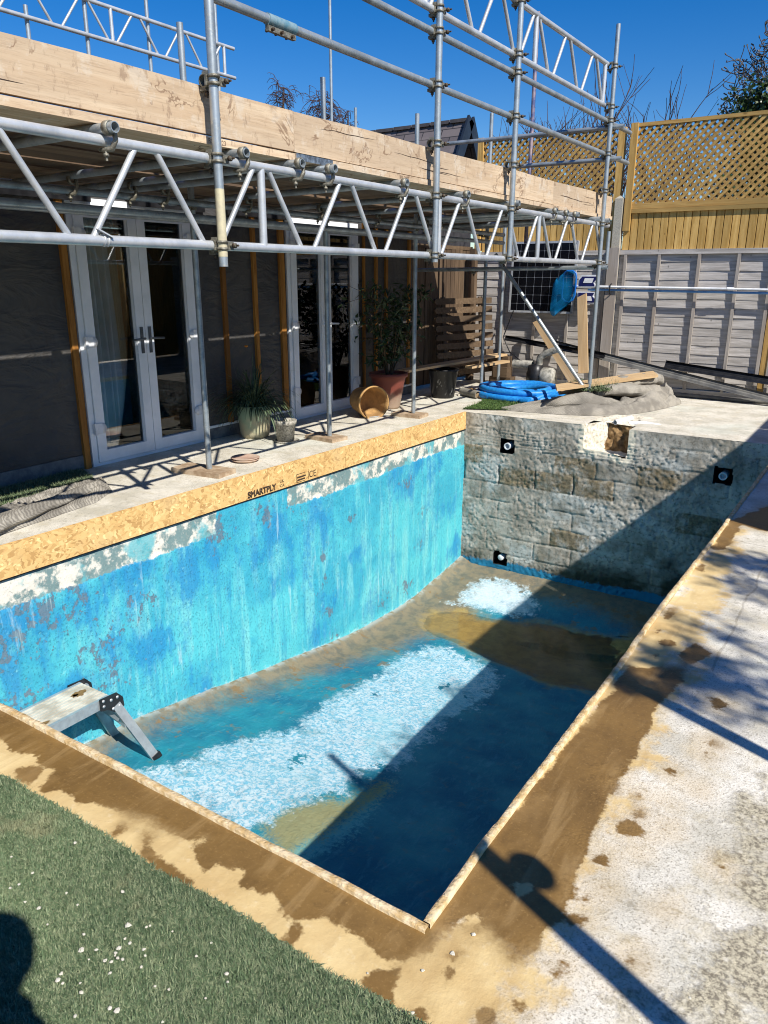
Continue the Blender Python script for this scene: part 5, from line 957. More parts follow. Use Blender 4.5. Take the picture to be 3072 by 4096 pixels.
b = MB(); b.sweep([(x, 11.12-.02*math.sin(x*3), .03) for x in np.linspace(-3.0, -.4, 60)], [.028+.005*(k % 2) for k in range(60)], 8); tag(b.build('corrugated_pipe', greyb), 'black ribbed drain pipe lying at the foot of the grey fence', 'pipe')
# slatted panel leaning in the corner
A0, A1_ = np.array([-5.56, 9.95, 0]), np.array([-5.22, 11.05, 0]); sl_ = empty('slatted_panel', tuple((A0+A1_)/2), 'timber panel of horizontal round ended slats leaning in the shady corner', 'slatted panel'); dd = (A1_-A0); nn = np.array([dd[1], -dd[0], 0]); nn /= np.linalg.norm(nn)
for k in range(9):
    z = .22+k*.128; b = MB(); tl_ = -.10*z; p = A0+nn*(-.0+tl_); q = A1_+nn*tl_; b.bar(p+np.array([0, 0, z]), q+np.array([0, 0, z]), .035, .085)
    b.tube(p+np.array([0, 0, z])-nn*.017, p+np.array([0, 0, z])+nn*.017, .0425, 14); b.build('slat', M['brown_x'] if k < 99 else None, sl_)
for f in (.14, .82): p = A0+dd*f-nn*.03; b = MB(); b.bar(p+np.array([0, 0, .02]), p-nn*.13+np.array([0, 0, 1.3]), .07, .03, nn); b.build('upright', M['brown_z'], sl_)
# coiled hose
hs = empty('pool_hose', (-4.1, 9.75, 0), 'coiled bright blue ribbed pool hose on a scrap of turf', 'hose'); pts_ = []
for k in range(360):
    q_ = k/359*4.4; a = q_*2*math.pi+.6; r_ = np.interp(q_, [0, .9, 1.1, 1.9, 2.1, 2.9, 3.1, 4.4], [.55, .55, .455, .45, .52, .51, .415, .34]); z_ = np.interp(q_, [0, 1.9, 2.15, 3.9, 4.4], [.05, .05, .128, .125, .06]); pts_.append((-4.24+r_*1.06*math.cos(a)+.015*math.sin(q_*9), 9.88+r_*math.sin(a)+.012*math.cos(q_*7), z_+.006*math.sin(a*2)))
M['hose'] = plain('bright_blue_hose', lin(34, 132, 206), lin(24, 112, 190), 8, .45, 0, .0)
t = NT('ribbed_blue_hose'); M['hose'] = t.fin(t.mix(t.ramp(t.noise(30), .35, .65), lin(40, 142, 214), lin(28, 118, 198)), .45)
b = MB(); b.sweep(pts_, [.042+.0025*(k % 2) for k in range(len(pts_))], 12); b.build('coil', M['hose'], hs); pe = pts_[-1]; b = MB(); b.tube(pe, (pe[0]+.10, pe[1]-.01, pe[2]-.01), .05, 14); b.build('end_cuff', M['white'], hs)
b = MB(); lp = [(-4.5+.06*k, 9.36+.02*math.sin(k*.8), .045) for k in range(10)]+[(-3.9, 9.40, .05), (-3.84, 9.46, .06), (-3.80, 9.56, .09), (-3.72, 9.64, .10), (-3.62, 9.62, .08), (-3.55, 9.54, .05), (-3.52, 9.46, .045)]; b.sweep(lp, .042, 12); b.tube((-3.98, 9.30, .05), (-3.86, 9.28, .05), .048, 14); b.build('loose_loop', M['hose'], hs)
# pump
pm = empty('pool_pump', (-4.2, 10.7, 0), 'dusty grey pool pump with a side pipe beside the coiled hose', 'pump'); gp = plain('dusty_grey_pump', lin(176, 172, 160), lin(110, 108, 100), 14, .8, 0, .4, 60); X90 = ((0, 0, 1), (1, 0, 0), (0, 1, 0))
b = MB(); b.lathe((-4.28, 10.7, .20), [(0, -.02), (.10, -.02), (.13, .02), (.13, .16), (.09, .20), (0, .20)], 20, X90); b.build('motor', gp, pm); b = MB(); b.lathe((-4.38, 10.68, .06), [(0, 0), (.12, 0), (.13, .18), (.11, .22), (.11, .30), (0, .32)], 20); b.build('strainer', M['black'], pm)
b = MB(); b.sweep([(-4.72, 10.66, .36), (-4.42, 10.66, .36)], .058, 16, True, .8); b.build('side_pipe', gp, pm); b = MB(); b.sweep([(-4.33, 10.68, .3), (-4.32, 10.68, .46), (-4.24, 10.68, .53), (-4.06, 10.68, .60)], .05, 14, True, .8); b.build('outlet_pipe', gp, pm); b = MB(); b.box((-4.5, 10.58, 0), (-4.05, 10.82, .06)); b.build('foot', M['black'], pm)
b = MB(); b.sweep([(-4.96, 11.1, 1.1), (-5.1, 11.08, .7), (-4.95, 11.0, .5), (-4.6, 10.9, .3), (-4.35, 10.8, .2)], .009, 6); tag(b.build('cable', M['black']), 'thin black cable drooping from the solar panel to the pump', 'cable')
# clutter by the inner uprights
b = MB(); b.sweep([(-4.98, 9.55, .06), (-4.66, 9.40, .055)], .055, 16, True, .82); tag(b.build('drain_pipe', plain('grey_drain_pipe', lin(150, 146, 134), lin(120, 116, 106), 9, .7)), 'short grey pipe length lying near the hose', 'pipe')
b = MB(); b.box((-4.72, 9.42, 0), (-4.45, 9.62, .075)); tag(b.build('timber_block', M['plank']), 'timber block at the foot of the upright by the hose', 'timber block')
rb = random.Random(9)
for k in range(14):
    c = (-5.1+rb.random()*.5, 9.5+rb.random()*.9, 0); b = MB(); r_ = .03+.05*rb.random(); pv = [(c[0]+r_*math.cos(a)*rb.uniform(.6, 1.2), c[1]+r_*math.sin(a)*rb.uniform(.6, 1.2)) for a in np.linspace(0, 6.28, 7)[:-1]]; h_ = r_*rb.uniform(.4, .9)
    b.add([(p[0], p[1], 0) for p in pv]+[(c[0]+(p[0]-c[0])*.6, c[1]+(p[1]-c[1])*.6, h_) for p in pv], [tuple(range(6, 12))]+[(i, (i+1) % 6, 6+(i+1) % 6, 6+i) for i in range(6)]); tag(b.build('rubble_lump', M['chalk'] if k % 2 else M['dirt']), 'lump of rubble in the debris between black tub and hose', 'rubble', 'rubble near the black tub')

# ================================================================ POTS AND PLANTS BY THE HOUSE
def pot(name, c, prof, mat, lab, soil=None, axis=None, cat='plant pot', group=None):
    o = empty(name, c, lab, cat, group); b = MB(); b.lathe(c, prof, 32, axis); b.build('body', mat, o)
    if soil: b = MB(); b.lathe(c, [(0, soil[1]), (soil[0], soil[1])], 24, axis); b.build('soil', M['dirt'], o)
    return o
terra = plain('plastic_terracotta', lin(156, 84, 68), lin(132, 70, 58), 3, .6); t = NT('dusty_terracotta_plastic'); zz = t.sep()[2]; M['terra'] = t.fin(t.mix(t.ramp(t.math('ADD', zz, t.lmap(t.noise(9, 4), .3, .7, -.06, .06)), .06, .24, .75, 0), t.mix(t.noise(5), lin(140, 74, 60), lin(116, 60, 50)), lin(176, 160, 138)), .6)
pot('large_pot', (-5.27, 8.10, 0), [(0, 0), (.135, 0), (.15, .03), (.20, .32), (.207, .33), (.217, .39), (.242, .395), (.247, .44), (.228, .445), (.208, .42), (.2, .39), (0, .39)], M['terra'], 'large terracotta coloured pot holding the leafy shrub', (.20, .41))
pot('tipped_bucket', (-5.06, 7.42, .175), [(0, .30), (.14, .30), (.15, .27), (.19, -.02), (.20, -.03), (.20, -.06), (.186, -.06), (.178, .0), (.135, .27), (0, .275)], plain('mortar_caked_bucket', lin(186, 146, 92), lin(150, 116, 74), 7, .9, 0, .6, 30), 'tipped over bucket caked with dried mortar beside the large pot', None, ((.45, -.0, -.89), (.89, 0, .45), (0, -1, 0)), 'bucket')
b = MB(); b.sweep([(-4.86, 7.52, .10), (-4.88, 7.60, .02), (-4.95, 7.55, .012), (-5.05, 7.36, .01)], .004, 6); tag(b.build('bucket_handle', M['galv']), 'bent wire handle lying beside the tipped bucket', 'wire')
gpot = plain('grey_speckled_pot', lin(186, 180, 166), lin(120, 116, 106), 60, .8, 0, .5, 90)
pot('small_pot', (-4.99, 5.78, .018), [(0, 0), (.085, 0), (.098, .16), (.112, .165), (.116, .205), (.104, .207), (.098, .165), (0, .16)], gpot, 'small grey speckled pot with a saucer beside the second pad', (.10, .17))
b = MB(); b.lathe((-4.98, 5.785, 0), [(0, .0), (.12, 0), (.128, .02), (.12, .022), (.112, .012), (0, .012)], 26); tag(b.build('saucer', gpot), 'thin saucer under the small grey pot', 'saucer')
so2 = empty('saucer_stack', (-4.74, 4.93, 0), 'two stacked flat clay saucers lying on the paving', 'saucer'); terl = plain('dusty_clay_saucer', lin(172, 140, 122), lin(190, 168, 148), 6, .85)
for k in range(2): b = MB(); b.lathe((-4.745+.004*k, 4.93, .016*k), [(0, 0), (.10, 0), (.125, .020), (.13, .022), (.122, .026), (.10, .012), (0, .012)], 30); b.build('saucer', terl, so2)
t = NT('pale_green_pot_paint'); zz = t.sep()[2]; M['gpot'] = t.fin(t.mix(t.ramp(t.math('ADD', zz, t.lmap(t.noise(8, 4), .3, .7, -.1, .1)), .05, .3), lin(178, 168, 138), t.mix(t.noise(5), lin(132, 164, 138), lin(150, 160, 128))), .7)
pot('green_pot', (-5.42, 5.80, 0), [(0, 0), (.135, 0), (.15, .05), (.17, .24), (.172, .33), (.16, .335), (.155, .28), (0, .28)], M['gpot'], 'pale green pot holding the drooping grass plant', (.155, .29))
t = NT('black_builders_tub'); M['tub'] = t.fin(t.mix(t.ramp(t.noise(14, 5, .7, .5, t.map((1, 1, .3))), .56, .68, 0, .6), lin(18, 18, 20), lin(170, 170, 168)), .35)
pot('black_tub', (-5.14, 9.28, 0), [(0, 0), (.15, 0), (.16, .02), (.20, .36), (.215, .365), (.215, .39), (.195, .39), (.185, .34), (0, .33)], M['tub'], 'black tub with white splashes under the plank', None, None, 'tub')
def leaf_cloud(mb, centers, n, L, w_, seed, droop=.2, up=0.3):
    rr = np.random.default_rng(seed)
    for _ in range(n):
        c = centers[rr.integers(len(centers))]; c = np.array(c)+rr.normal(0, .02, 3); d = rr.normal(0, 1, 3); d[2] += up; d /= np.linalg.norm(d); s_ = np.cross(d, rr.normal(0, 1, 3)); s_ /= np.linalg.norm(s_)+1e-9; l = L*rr.uniform(.65, 1.2); ww = w_*rr.uniform(.8, 1.2); t0 = c; m1 = c+d*l*.45+np.array([0, 0, .0]); e = c+d*l-np.array([0, 0, droop*l])
        up_ = np.cross(s_, d)*ww*.18
        mb.add([t0, m1+s_*ww/2+up_, e, m1-s_*ww/2+up_, m1], [(0, 4, 1), (4, 2, 1), (0, 3, 4), (4, 3, 2)])
M['leaf'] = plain('dark_glossy_leaf', lin(54, 74, 40), lin(34, 52, 26), 9, .45); M['stem'] = plain('brown_stem', lin(96, 80, 58), lin(70, 58, 42), 12, .9)
sh = empty('potted_shrub', (-5.27, 8.10, .45), 'bushy dark leaved shrub growing in the large pot', 'shrub'); rr = random.Random(3); tips = []; st_ = MB()
for k in range(9):
    a = rr.uniform(0, 6.28); p = np.array([-5.27+.03*math.cos(a), 8.10+.03*math.sin(a), .40]); d = np.array([.4*math.cos(a), .62*math.sin(a), 1.0]); pts_ = [p]
    for s_ in range(7):
        d = d+np.array([rr.uniform(-.12, .12), rr.uniform(-.12, .12), rr.uniform(-.05, .1)]); p = p+d/np.linalg.norm(d)*rr.uniform(.12, .185); pts_.append(p)
        if s_ >= 1:
            for _ in range(3):
                e = p+np.array([rr.uniform(-.2, .2), rr.uniform(-.24, .24), rr.uniform(-.08, .14)]); st_.sweep([p, (p+e)/2+np.array([0, 0, .015]), e], [.004, .003, .002], 5); tips += [e, (p+e)/2, e]
    st_.sweep(pts_, np.linspace(.011, .003, len(pts_)), 6); tips.append(p)
st_.build('stems', M['stem'], sh); lf = MB(); leaf_cloud(lf, tips, 760, .12, .04, 4, .15, .15); lf.build('leaves', M['leaf'], sh)
gr = empty('grass_plant', (-5.42, 5.80, .29), 'drooping strap leaved plant spilling over the green pot', 'plant'); lf = MB(); rr = random.Random(8)
for k in range(420):
    a = rr.uniform(0, 6.28); L = rr.uniform(.3, .68); r0 = rr.uniform(0, .1); p = np.array([-5.42+r0*math.cos(a), 5.80+r0*math.sin(a), .30]); el = rr.uniform(.5, 1.45) if k > 14 else 1.35; q = []; v = np.array([math.cos(a)*math.cos(el), math.sin(a)*math.cos(el), math.sin(el)])
    n_ = 9
    for s_ in range(n_): q.append(p.copy()); p = p+v*L/n_; v = v+np.array([0, 0, -.30 if k > 14 else -.02]); v /= np.linalg.norm(v)
    sd_ = np.array([-math.sin(a), math.cos(a), 0])*rr.uniform(.004, .008); w2 = np.sin(np.linspace(.35, 3.0, n_))[:, None]; q = np.array(q); q[:, 0] = np.maximum(q[:, 0], XW+.05); lf.grid(np.array([q-sd_*w2, q+sd_*w2]))
lf.build('leaves', plain('grey_green_strap_leaf', lin(92, 108, 78), lin(58, 74, 50), 14, .6), gr); b = MB(); b.lathe((-5.38, 5.69, .93), [(0, -.012), (.016, -.004), (.018, .008), (0, .012)], 8); b.build('orange_flower', plain('orange_petal', lin(214, 140, 40), lin(190, 110, 30)), gr)

# ================================================================ FOLDED CARPET OF TURF
t = NT('turf_backing'); sx = t.n('TexWave', wave_type='BANDS', bands_direction='DIAGONAL'); t.set(sx.inputs['Vector'], t.co()); sx.inputs['Scale'].default_value = 30; sx.inputs['Distortion'].default_value = 5; sx.inputs['Detail'].default_value = 2
M['backing'] = t.fin(t.mix(t.math('MULTIPLY', sx.outputs[1], .6), t.mix(t.ramp(t.noise(5, 5), .4, .64), lin(172, 166, 154), lin(134, 129, 120)), lin(88, 84, 78)), .95, t.bump(sx.outputs[1], .25, .008), 0, .1)
def heap(name, spine, mat, lab, seed, nv=56, folds=()):
    """crumpled sheet: spine of (x, y, half width, height, lean) stations"""
    S_ = np.array(spine, float); n = 150; u = np.linspace(0, 1, n); k = np.linspace(0, 1, len(S_)); cs = [np.interp(u, k, S_[:, i]) for i in range(5)]; T = np.gradient(np.stack([cs[0], cs[1]], -1), axis=0); T /= np.linalg.norm(T, axis=1)[:, None]; N_ = np.stack([T[:, 1], -T[:, 0]], -1)
    rc2 = np.random.default_rng(seed+40); creases = [(rc2.uniform(.25, .95), rc2.uniform(-.6, .7), rc2.uniform(-.5, .5), rc2.uniform(.06, .16)) for _ in range(11)]
    v = np.linspace(-1, 1, nv); rows = np.zeros((n, nv, 3))
    for j, vv in enumerate(v):
        prof = np.clip(1-np.abs(vv)**2.4, 0, 1)**.55; wx = u*3.4+1.1*fbm(u*2.4+vv, 0*u+vv*1.2, 3, seed+2)+.7*vv
        r1 = 1-np.abs(2*fbm(wx+vv*2.3, 0*u+vv*1.4+3, 3, seed)-1); r2 = 1-np.abs(2*fbm(wx*1.3-vv*2.0, 0*u-vv*1.1+9, 3, seed+5)-1); f = fbm(u*10+vv, 0*u+vv*3, 3, seed+8)-.5
        z = cs[3]*prof*(.50+.50*r1**2+.34*r2**4)+.02*f*prof*(cs[3] > .06)
        for (u0, v0, sl, ln) in creases:
            dd_ = (vv-v0)-sl*(u-u0)*6; z = z - cs[3]*.34*np.exp(-(dd_/.07)**2)*np.exp(-((u-u0)/ln)**2)*prof + cs[3]*.16*np.exp(-((dd_-.16)/.10)**2)*np.exp(-((u-u0)/ln)**2)*prof
        off = cs[2]*vv + .22*cs[3]*(r1-.5)+.1*cs[3]*f; rows[:, j, 0] = cs[0]+N_[:, 0]*off; rows[:, j, 1] = cs[1]+N_[:, 1]*off; rows[:, j, 2] = np.maximum(z, .004)
    o = empty(name, (float(rows[:, :, 0].mean()), float(rows[:, :, 1].mean()), 0), lab, 'carpet', 'folded back strips of artificial turf'); b = MB(); b.grid(rows); b.build('sheet', mat, o); rf = np.random.default_rng(seed+60)
    for pts in folds:
        P_ = np.array(pts, float); kk = np.linspace(0, 1, len(P_)); uu = np.linspace(0, 1, 40); C_ = np.stack([np.interp(uu, kk, P_[:, i]) for i in range(5)], -1); C_[1:-1, :3] = (C_[:-2, :3]+C_[1:-1, :3]*2+C_[2:, :3])/4
        T_ = np.gradient(C_[:, :3], axis=0); T_ /= np.linalg.norm(T_, axis=1)[:, None]; S2 = np.cross(T_, [0, 0, 1.0]); S2 /= np.linalg.norm(S2, axis=1)[:, None]; th = np.linspace(0, 2*np.pi, 27); G_ = np.zeros((40, 27, 3)); sd2 = int(rf.integers(999))
        for j, a_ in enumerate(th):
            w_ = 1+.5*(fbm(uu*5, 0*uu+math.cos(a_)*1.3+5, 3, sd2)-.5)+.25*(fbm(uu*13, 0*uu+math.sin(a_)*2+5, 2, sd2+1)-.5)
            G_[:, j] = C_[:, :3] + S2*(C_[:, 3]*w_*math.cos(a_))[:, None] + np.array([0, 0, 1.0])*(C_[:, 4]*w_*math.sin(a_)*(1 if math.sin(a_) > 0 else .6))[:, None]
        G_[:, :, 2] = np.maximum(G_[:, :, 2], .004); b = MB(); b.grid(G_); b.build('fold', mat, o)
    return o
heap('turf_carpet', [(-4.02, 8.78, .06, .03, .0), (-3.75, 8.93, .20, .07, .0), (-3.45, 9.10, .32, .12, .1), (-3.2, 9.28, .42, .17, .2), (-3.0, 9.50, .46, .18, .1), (-2.86, 9.80, .46, .16, .0), (-2.76, 10.1, .44, .17, .1), (-2.68, 10.42, .42, .2, .1), (-2.63, 10.62, .38, .2, .1), (-2.61, 10.68, .34, .02, 0)], M['backing'], 'crumpled grey carpet of turf folded backing side up at the far end', 101, 56,
  [[(-3.62, 8.98, .05, .04, .03), (-3.35, 9.02, .11, .10, .09), (-3.05, 9.16, .13, .12, .11), (-2.86, 9.36, .10, .10, .08), (-2.74, 9.56, .05, .06, .05)], [(-3.12, 9.40, .16, .08, .06), (-2.92, 9.50, .24, .13, .09), (-2.72, 9.86, .20, .14, .10), (-2.55, 10.3, .14, .12, .11), (-2.44, 10.6, .10, .08, .08)],
   [(-3.02, 9.62, .22, .10, .08), (-2.90, 9.95, .28, .15, .10), (-2.78, 10.3, .29, .16, .10), (-2.64, 10.62, .27, .12, .10)], [(-2.72, 9.62, .05, .07, .06), (-2.58, 9.95, .10, .12, .10), (-2.46, 10.25, .09, .10, .10), (-2.38, 10.5, .06, .05, .05)]])
heap('turf_carpet', [(-4.70, 2.30, .10, .10, .0), (-4.78, 2.62, .16, .12, .1), (-4.92, 2.95, .24, .07, .0), (-5.02, 3.25, .30, .05, .0), (-5.10, 3.5, .24, .045, .0), (-5.20, 3.72, .06, .03, 0)], M['backing'], 'folded over turf carpet lying at the left edge by the house wall', 107, 56, [[(-4.62, 2.35, .06, .09, .06), (-4.70, 2.75, .06, .08, .06), (-4.84, 3.15, .05, .06, .05), (-5.06, 3.6, .03, .04, .03), (-5.2, 3.74, .02, .02, .02)]])
# ================================================================ GRASS
M['turf'] = None
def turf_mat(name, c1, c2, c3):
    t = NT(name); n = t.noise(3, 4); n2 = t.noise(46, 3, .6); col = t.mix(t.ramp(n, .36, .64), c1, c2); col = t.mix(t.ramp(n2, .48, .7, 0, .5), col, c3); col = t.mix(t.ramp(t.noise(4.3, 4, .6), .58, .7, 0, .6), col, lin(150, 144, 110)); col = t.mix(t.ramp(t.attr('tint'), .5, .95, 0, .75), col, c3); col = t.mix(t.ramp(t.attr('tint'), .3, 0, 0, .6), col, tuple(v*.45 for v in c1[:3])+(1,)); return t.fin(col, .65, None, 0, .2)
M['turf'] = turf_mat('artificial_turf', lin(98, 118, 84), lin(82, 101, 72), lin(150, 157, 122)); M['turf_base'] = plain('turf_base', lin(44, 60, 40), lin(32, 46, 30), 30, .95)
def blades(name, x0, x1, y0, y1, edge, n, L, seed, lab_kind='stuff', z0=.006, wd=.0017, mat=None, inside=None):
    rr = np.random.default_rng(seed); P_ = np.stack([rr.uniform(x0, x1, n), rr.uniform(y0, y1, n)], -1)
    if inside is not None: P_ = P_[inside(P_)]
    n = len(P_); a = rr.uniform(0, 2*np.pi, n) + 1.0*(fbm(P_[:, 0]*7, P_[:, 1]*7, 3, seed)-.5); el = rr.uniform(.1, 1.05, n); l = L*rr.uniform(.6, 1.25, n); k = 5
    p = np.stack([P_[:, 0], P_[:, 1], np.full(n, z0)], -1); vs = []; cu = rr.uniform(-1.5, .5, n); tw = rr.uniform(-2.4, 2.4, n)
    for s_ in range(k):
        ww = wd*(1-.22*s_) ; sdv = np.stack([-np.sin(a), np.cos(a), 0*a], -1)*ww
        vs += [p-sdv, p+sdv]; d = np.stack([np.cos(a)*np.cos(el), np.sin(a)*np.cos(el), np.sin(el)], -1); p = p+d*(l/(k-1))[:, None]; el = el+cu*.7; a = a+tw*.6; p[:, 2] = np.maximum(p[:, 2], z0)
    Vv = np.stack(vs, 1).reshape(-1, 3); base = np.arange(n)[:, None]*(2*k); F = np.concatenate([base+np.array([2*s_, 2*s_+1, 2*s_+3, 2*s_+2]) for s_ in range(k-1)], 0)
    me = bpy.data.meshes.new(name); me.vertices.add(len(Vv)); me.vertices.foreach_set('co', Vv.astype(np.float32).ravel()); me.loops.add(F.size); me.loops.foreach_set('vertex_index', F.astype(np.int32).ravel()); me.polygons.add(len(F)); me.polygons.foreach_set('loop_start', np.arange(0, F.size, 4, dtype=np.int32)); me.polygons.foreach_set('loop_total', np.full(len(F), 4, np.int32)); me.update(calc_edges=True); set_attr(me, 'tint', np.repeat(rr.random(n), 2*k))
    return tag(link_mesh(name, me, None, mat or M['turf']), None, None, None, lab_kind)
def turf_edge(x): return 1.122+.005*np.sin(x*9)+.022*(fbm(x*5, x*0, 3, 120)-.5)
xs_ = np.linspace(-3.4, 1.2, 120); b = MB(); b.grid(np.array([np.stack([xs_, 0*xs_-1.2, 0*xs_+.006], -1), np.stack([xs_, 0*xs_+.4, 0*xs_+.006], -1), np.stack([xs_, turf_edge(xs_)-.01, 0*xs_+.006], -1)])); tag(b.build('turf_ground', M['turf_base'], origin=(0, 0, 0)), kind='structure')
blades('turf_grass', -2.6, -.35, .42, 1.14, None, 250000, .020, 11, inside=lambda P_: (P_[:, 1] < turf_edge(P_[:, 0])) & ((P_[:, 1] > .58) | (P_[:, 0] > -1.7)))
blades('turf_grass', -3.4, 1.2, -1.0, 1.1, None, 26000, .045, 13, inside=lambda P_: (P_[:, 1] < .44) | (P_[:, 0] < -2.6) | (P_[:, 0] > -.35), wd=.004)
poly_t = [(-4.42, 8.50), (-4.15, 8.62), (-3.9, 8.75), (-3.6, 8.95), (-3.3, 9.3), (-3.2, 10.2), (-4.5, 10.3), (-4.6, 9.6), (-4.45, 9.0)]
b = MB(); b.add([(p[0], p[1], .012) for p in poly_t], [tuple(range(len(poly_t)))]); tag(b.build('turf_ground', M['turf_base'], origin=(0, 0, 0)), kind='structure')
blades('turf_grass', -4.7, -3.1, 8.4, 10.4, None, 26000, .045, 17, inside=lambda P_: sdf(P_, poly_t) < 0, z0=.012, wd=.004, mat=turf_mat('greener_turf', lin(84, 112, 58), lin(64, 92, 46), lin(110, 130, 78)))
blades('turf_grass', -3.5, -2.85, 9.2, 9.9, None, 2600, .12, 19, inside=lambda P_: np.hypot(P_[:, 0]+3.1, P_[:, 1]-9.5) < .3, z0=.26, wd=.006)
poly_l = [(-5.66, 2.0), (-4.85, 2.0), (-4.85, 2.7), (-5.1, 3.2), (-5.3, 3.75), (-5.66, 3.9)]
b = MB(); b.add([(p[0], p[1], .012) for p in poly_l], [tuple(range(len(poly_l)))]); tag(b.build('turf_ground', M['turf_base'], origin=(0, 0, 0)), kind='structure')
blades('turf_grass', -5.66, -4.8, 2.0, 3.9, None, 30000, .04, 23, inside=lambda P_: sdf(P_, poly_l) < 0, z0=.012, wd=.003)
# pale crumbs of concrete on the turf and paving
def crumb_mesh(seed):
    rr = np.random.default_rng(seed); b = MB(); vs = []; n = 6
    for r_, h in ((.55, 0), (1, .35), (.75, .8), (.2, 1.0)):
        for k in range(n): a = 2*math.pi*k/n; q = r_*rr.uniform(.75, 1.25); vs.append((q*math.cos(a), q*math.sin(a), h*rr.uniform(.8, 1.1)))
    fs = [(i*n+k, i*n+(k+1) % n, (i+1)*n+(k+1) % n, (i+1)*n+k) for i in range(3) for k in range(n)]+[tuple(range(3*n, 4*n))]; b.add(vs, fs); return b
M['crumb'] = plain('pale_concrete_crumb', lin(228, 224, 210), lin(196, 188, 166), 60, .95, 0, .4, 80)
cm = [crumb_mesh(200+k).build('concrete_crumb', M['crumb'], origin=(0, 0, 0)) for k in range(4)]; usedc = [False]*4; rr = random.Random(21)
cr_px = [(300, 3370, 1.4), (45, 3425, .8), (130, 3490, 1.1), (75, 3535, .9), (40, 3550, 1), (490, 3565, 1.5), (100, 3605, .9), (155, 3630, 1.2), (310, 3617, 1), (265, 3570, .9), (512, 3700, 1.7), (585, 3705, 1), (190, 3695, .8), (335, 3735, .9), (500, 3752, 1), (520, 3770, 1.2), (325, 3800, 1.9), (385, 3797, 1.1), (462, 3810, 1.2), (475, 3790, 1.3), (470, 3830, 1), (490, 3835, 1), (420, 3840, 1.1), (445, 3845, 1), (460, 3820, .8), (565, 3865, .9), (245, 3892, 1), (230, 3918, 1.5), (320, 3930, .8), (325, 3968, 1.1), (620, 3942, .9), (440, 4030, 1.2), (468, 4042, 1.8), (300, 4062, 1.1), (650, 4085, .9), (906, 3893, 1.2), (910, 3925, 1), (822, 3990, .8), (785, 3822, 1), (845, 3768, .8), (690, 3723, .8), (580, 3820, .8), (575, 3795, 1), (600, 3700, .7), (355, 3835, .7), (440, 3890, .9), (675, 3955, .8), (250, 3930, .9), (1370, 3920, 1.0), (1470, 3890, .9), (1810, 3812, 1.5), (1895, 3735, 1.2), (1690, 3880, 1.3), (2760, 3990, 1.0), (1650, 4050, 1.4)]
for i, (px, py, s_) in enumerate(cr_px):
    k = i % 4; q = onz(px, py, .02 if py-px*.62 > 3080 or px < 1000 else .004); o = cm[k] if not usedc[k] else cm[k].copy()
    if usedc[k]: COL.objects.link(o)
    usedc[k] = True; sc_ = .0046*s_*rr.uniform(.8, 1.1); o.location = (q[0], q[1], .017 if px < 1000 else .001); o.scale = (sc_, sc_, sc_*.8); o.rotation_euler = (0, 0, rr.uniform(0, 6))
    tag(o, 'pale concrete crumb lying in the turf' if px < 1000 else 'pale concrete crumb stuck on the tan paving', 'concrete crumb', 'concrete crumbs in the turf' if px < 1000 else 'concrete crumbs on the tan paving')

# ================================================================ STEP PLATFORM IN THE POOL
hp_ = empty('work_platform', (-4.22, 2.3, -1.66), 'aluminium folding work platform standing in the shallow end of the pool', 'work platform'); al = plain('dusty_aluminium_deck', lin(212, 206, 192), lin(176, 168, 152), 9, .55, .15, .2, 60); al2 = steel('platform_leg_aluminium', lin(190, 196, 198), lin(160, 166, 170), .4, .5)
x0, x1, y0, y1, zt = -4.385, -4.06, 1.70, 2.80, -1.115
b = MB(); b.box((x0+.012, y0, zt-.004), (x1-.012, y1, zt))
for k in range(9): xx = x0+.03+k*(x1-x0-.06)/8; b.box((xx-.006, y0, zt+.0003), (xx+.006, y1, zt+.003))
b.build('deck', al, hp_)
for xa, xb_ in ((x0, x0+.024), (x1-.024, x1)): b = MB(); b.box((xa, y0, zt-.07), (xb_, y1, zt+.002)); b.build('side_rail', al2, hp_)
M['mudstain'] = plain('dried_mud_stain', lin(130, 104, 62), lin(110, 86, 50), 40, .9)
for (px, py, r_) in ((314, 2775, .045), (300, 2782, .02), (175, 2895, .03)):
    q = onz(px, py, zt+.004); b = MB(); rr2 = np.random.default_rng(px); n = 22; v_ = [(q[0]+r_*.8*math.cos(a)*rr2.uniform(.6, 1.2), q[1]+r_*1.3*math.sin(a)*rr2.uniform(.6, 1.2), zt+.0045) for a in np.linspace(0, 6.28, n, endpoint=False)]; b.add(v_, [tuple(range(n))]); b.build('mud_stain', M['mudstain'], hp_)
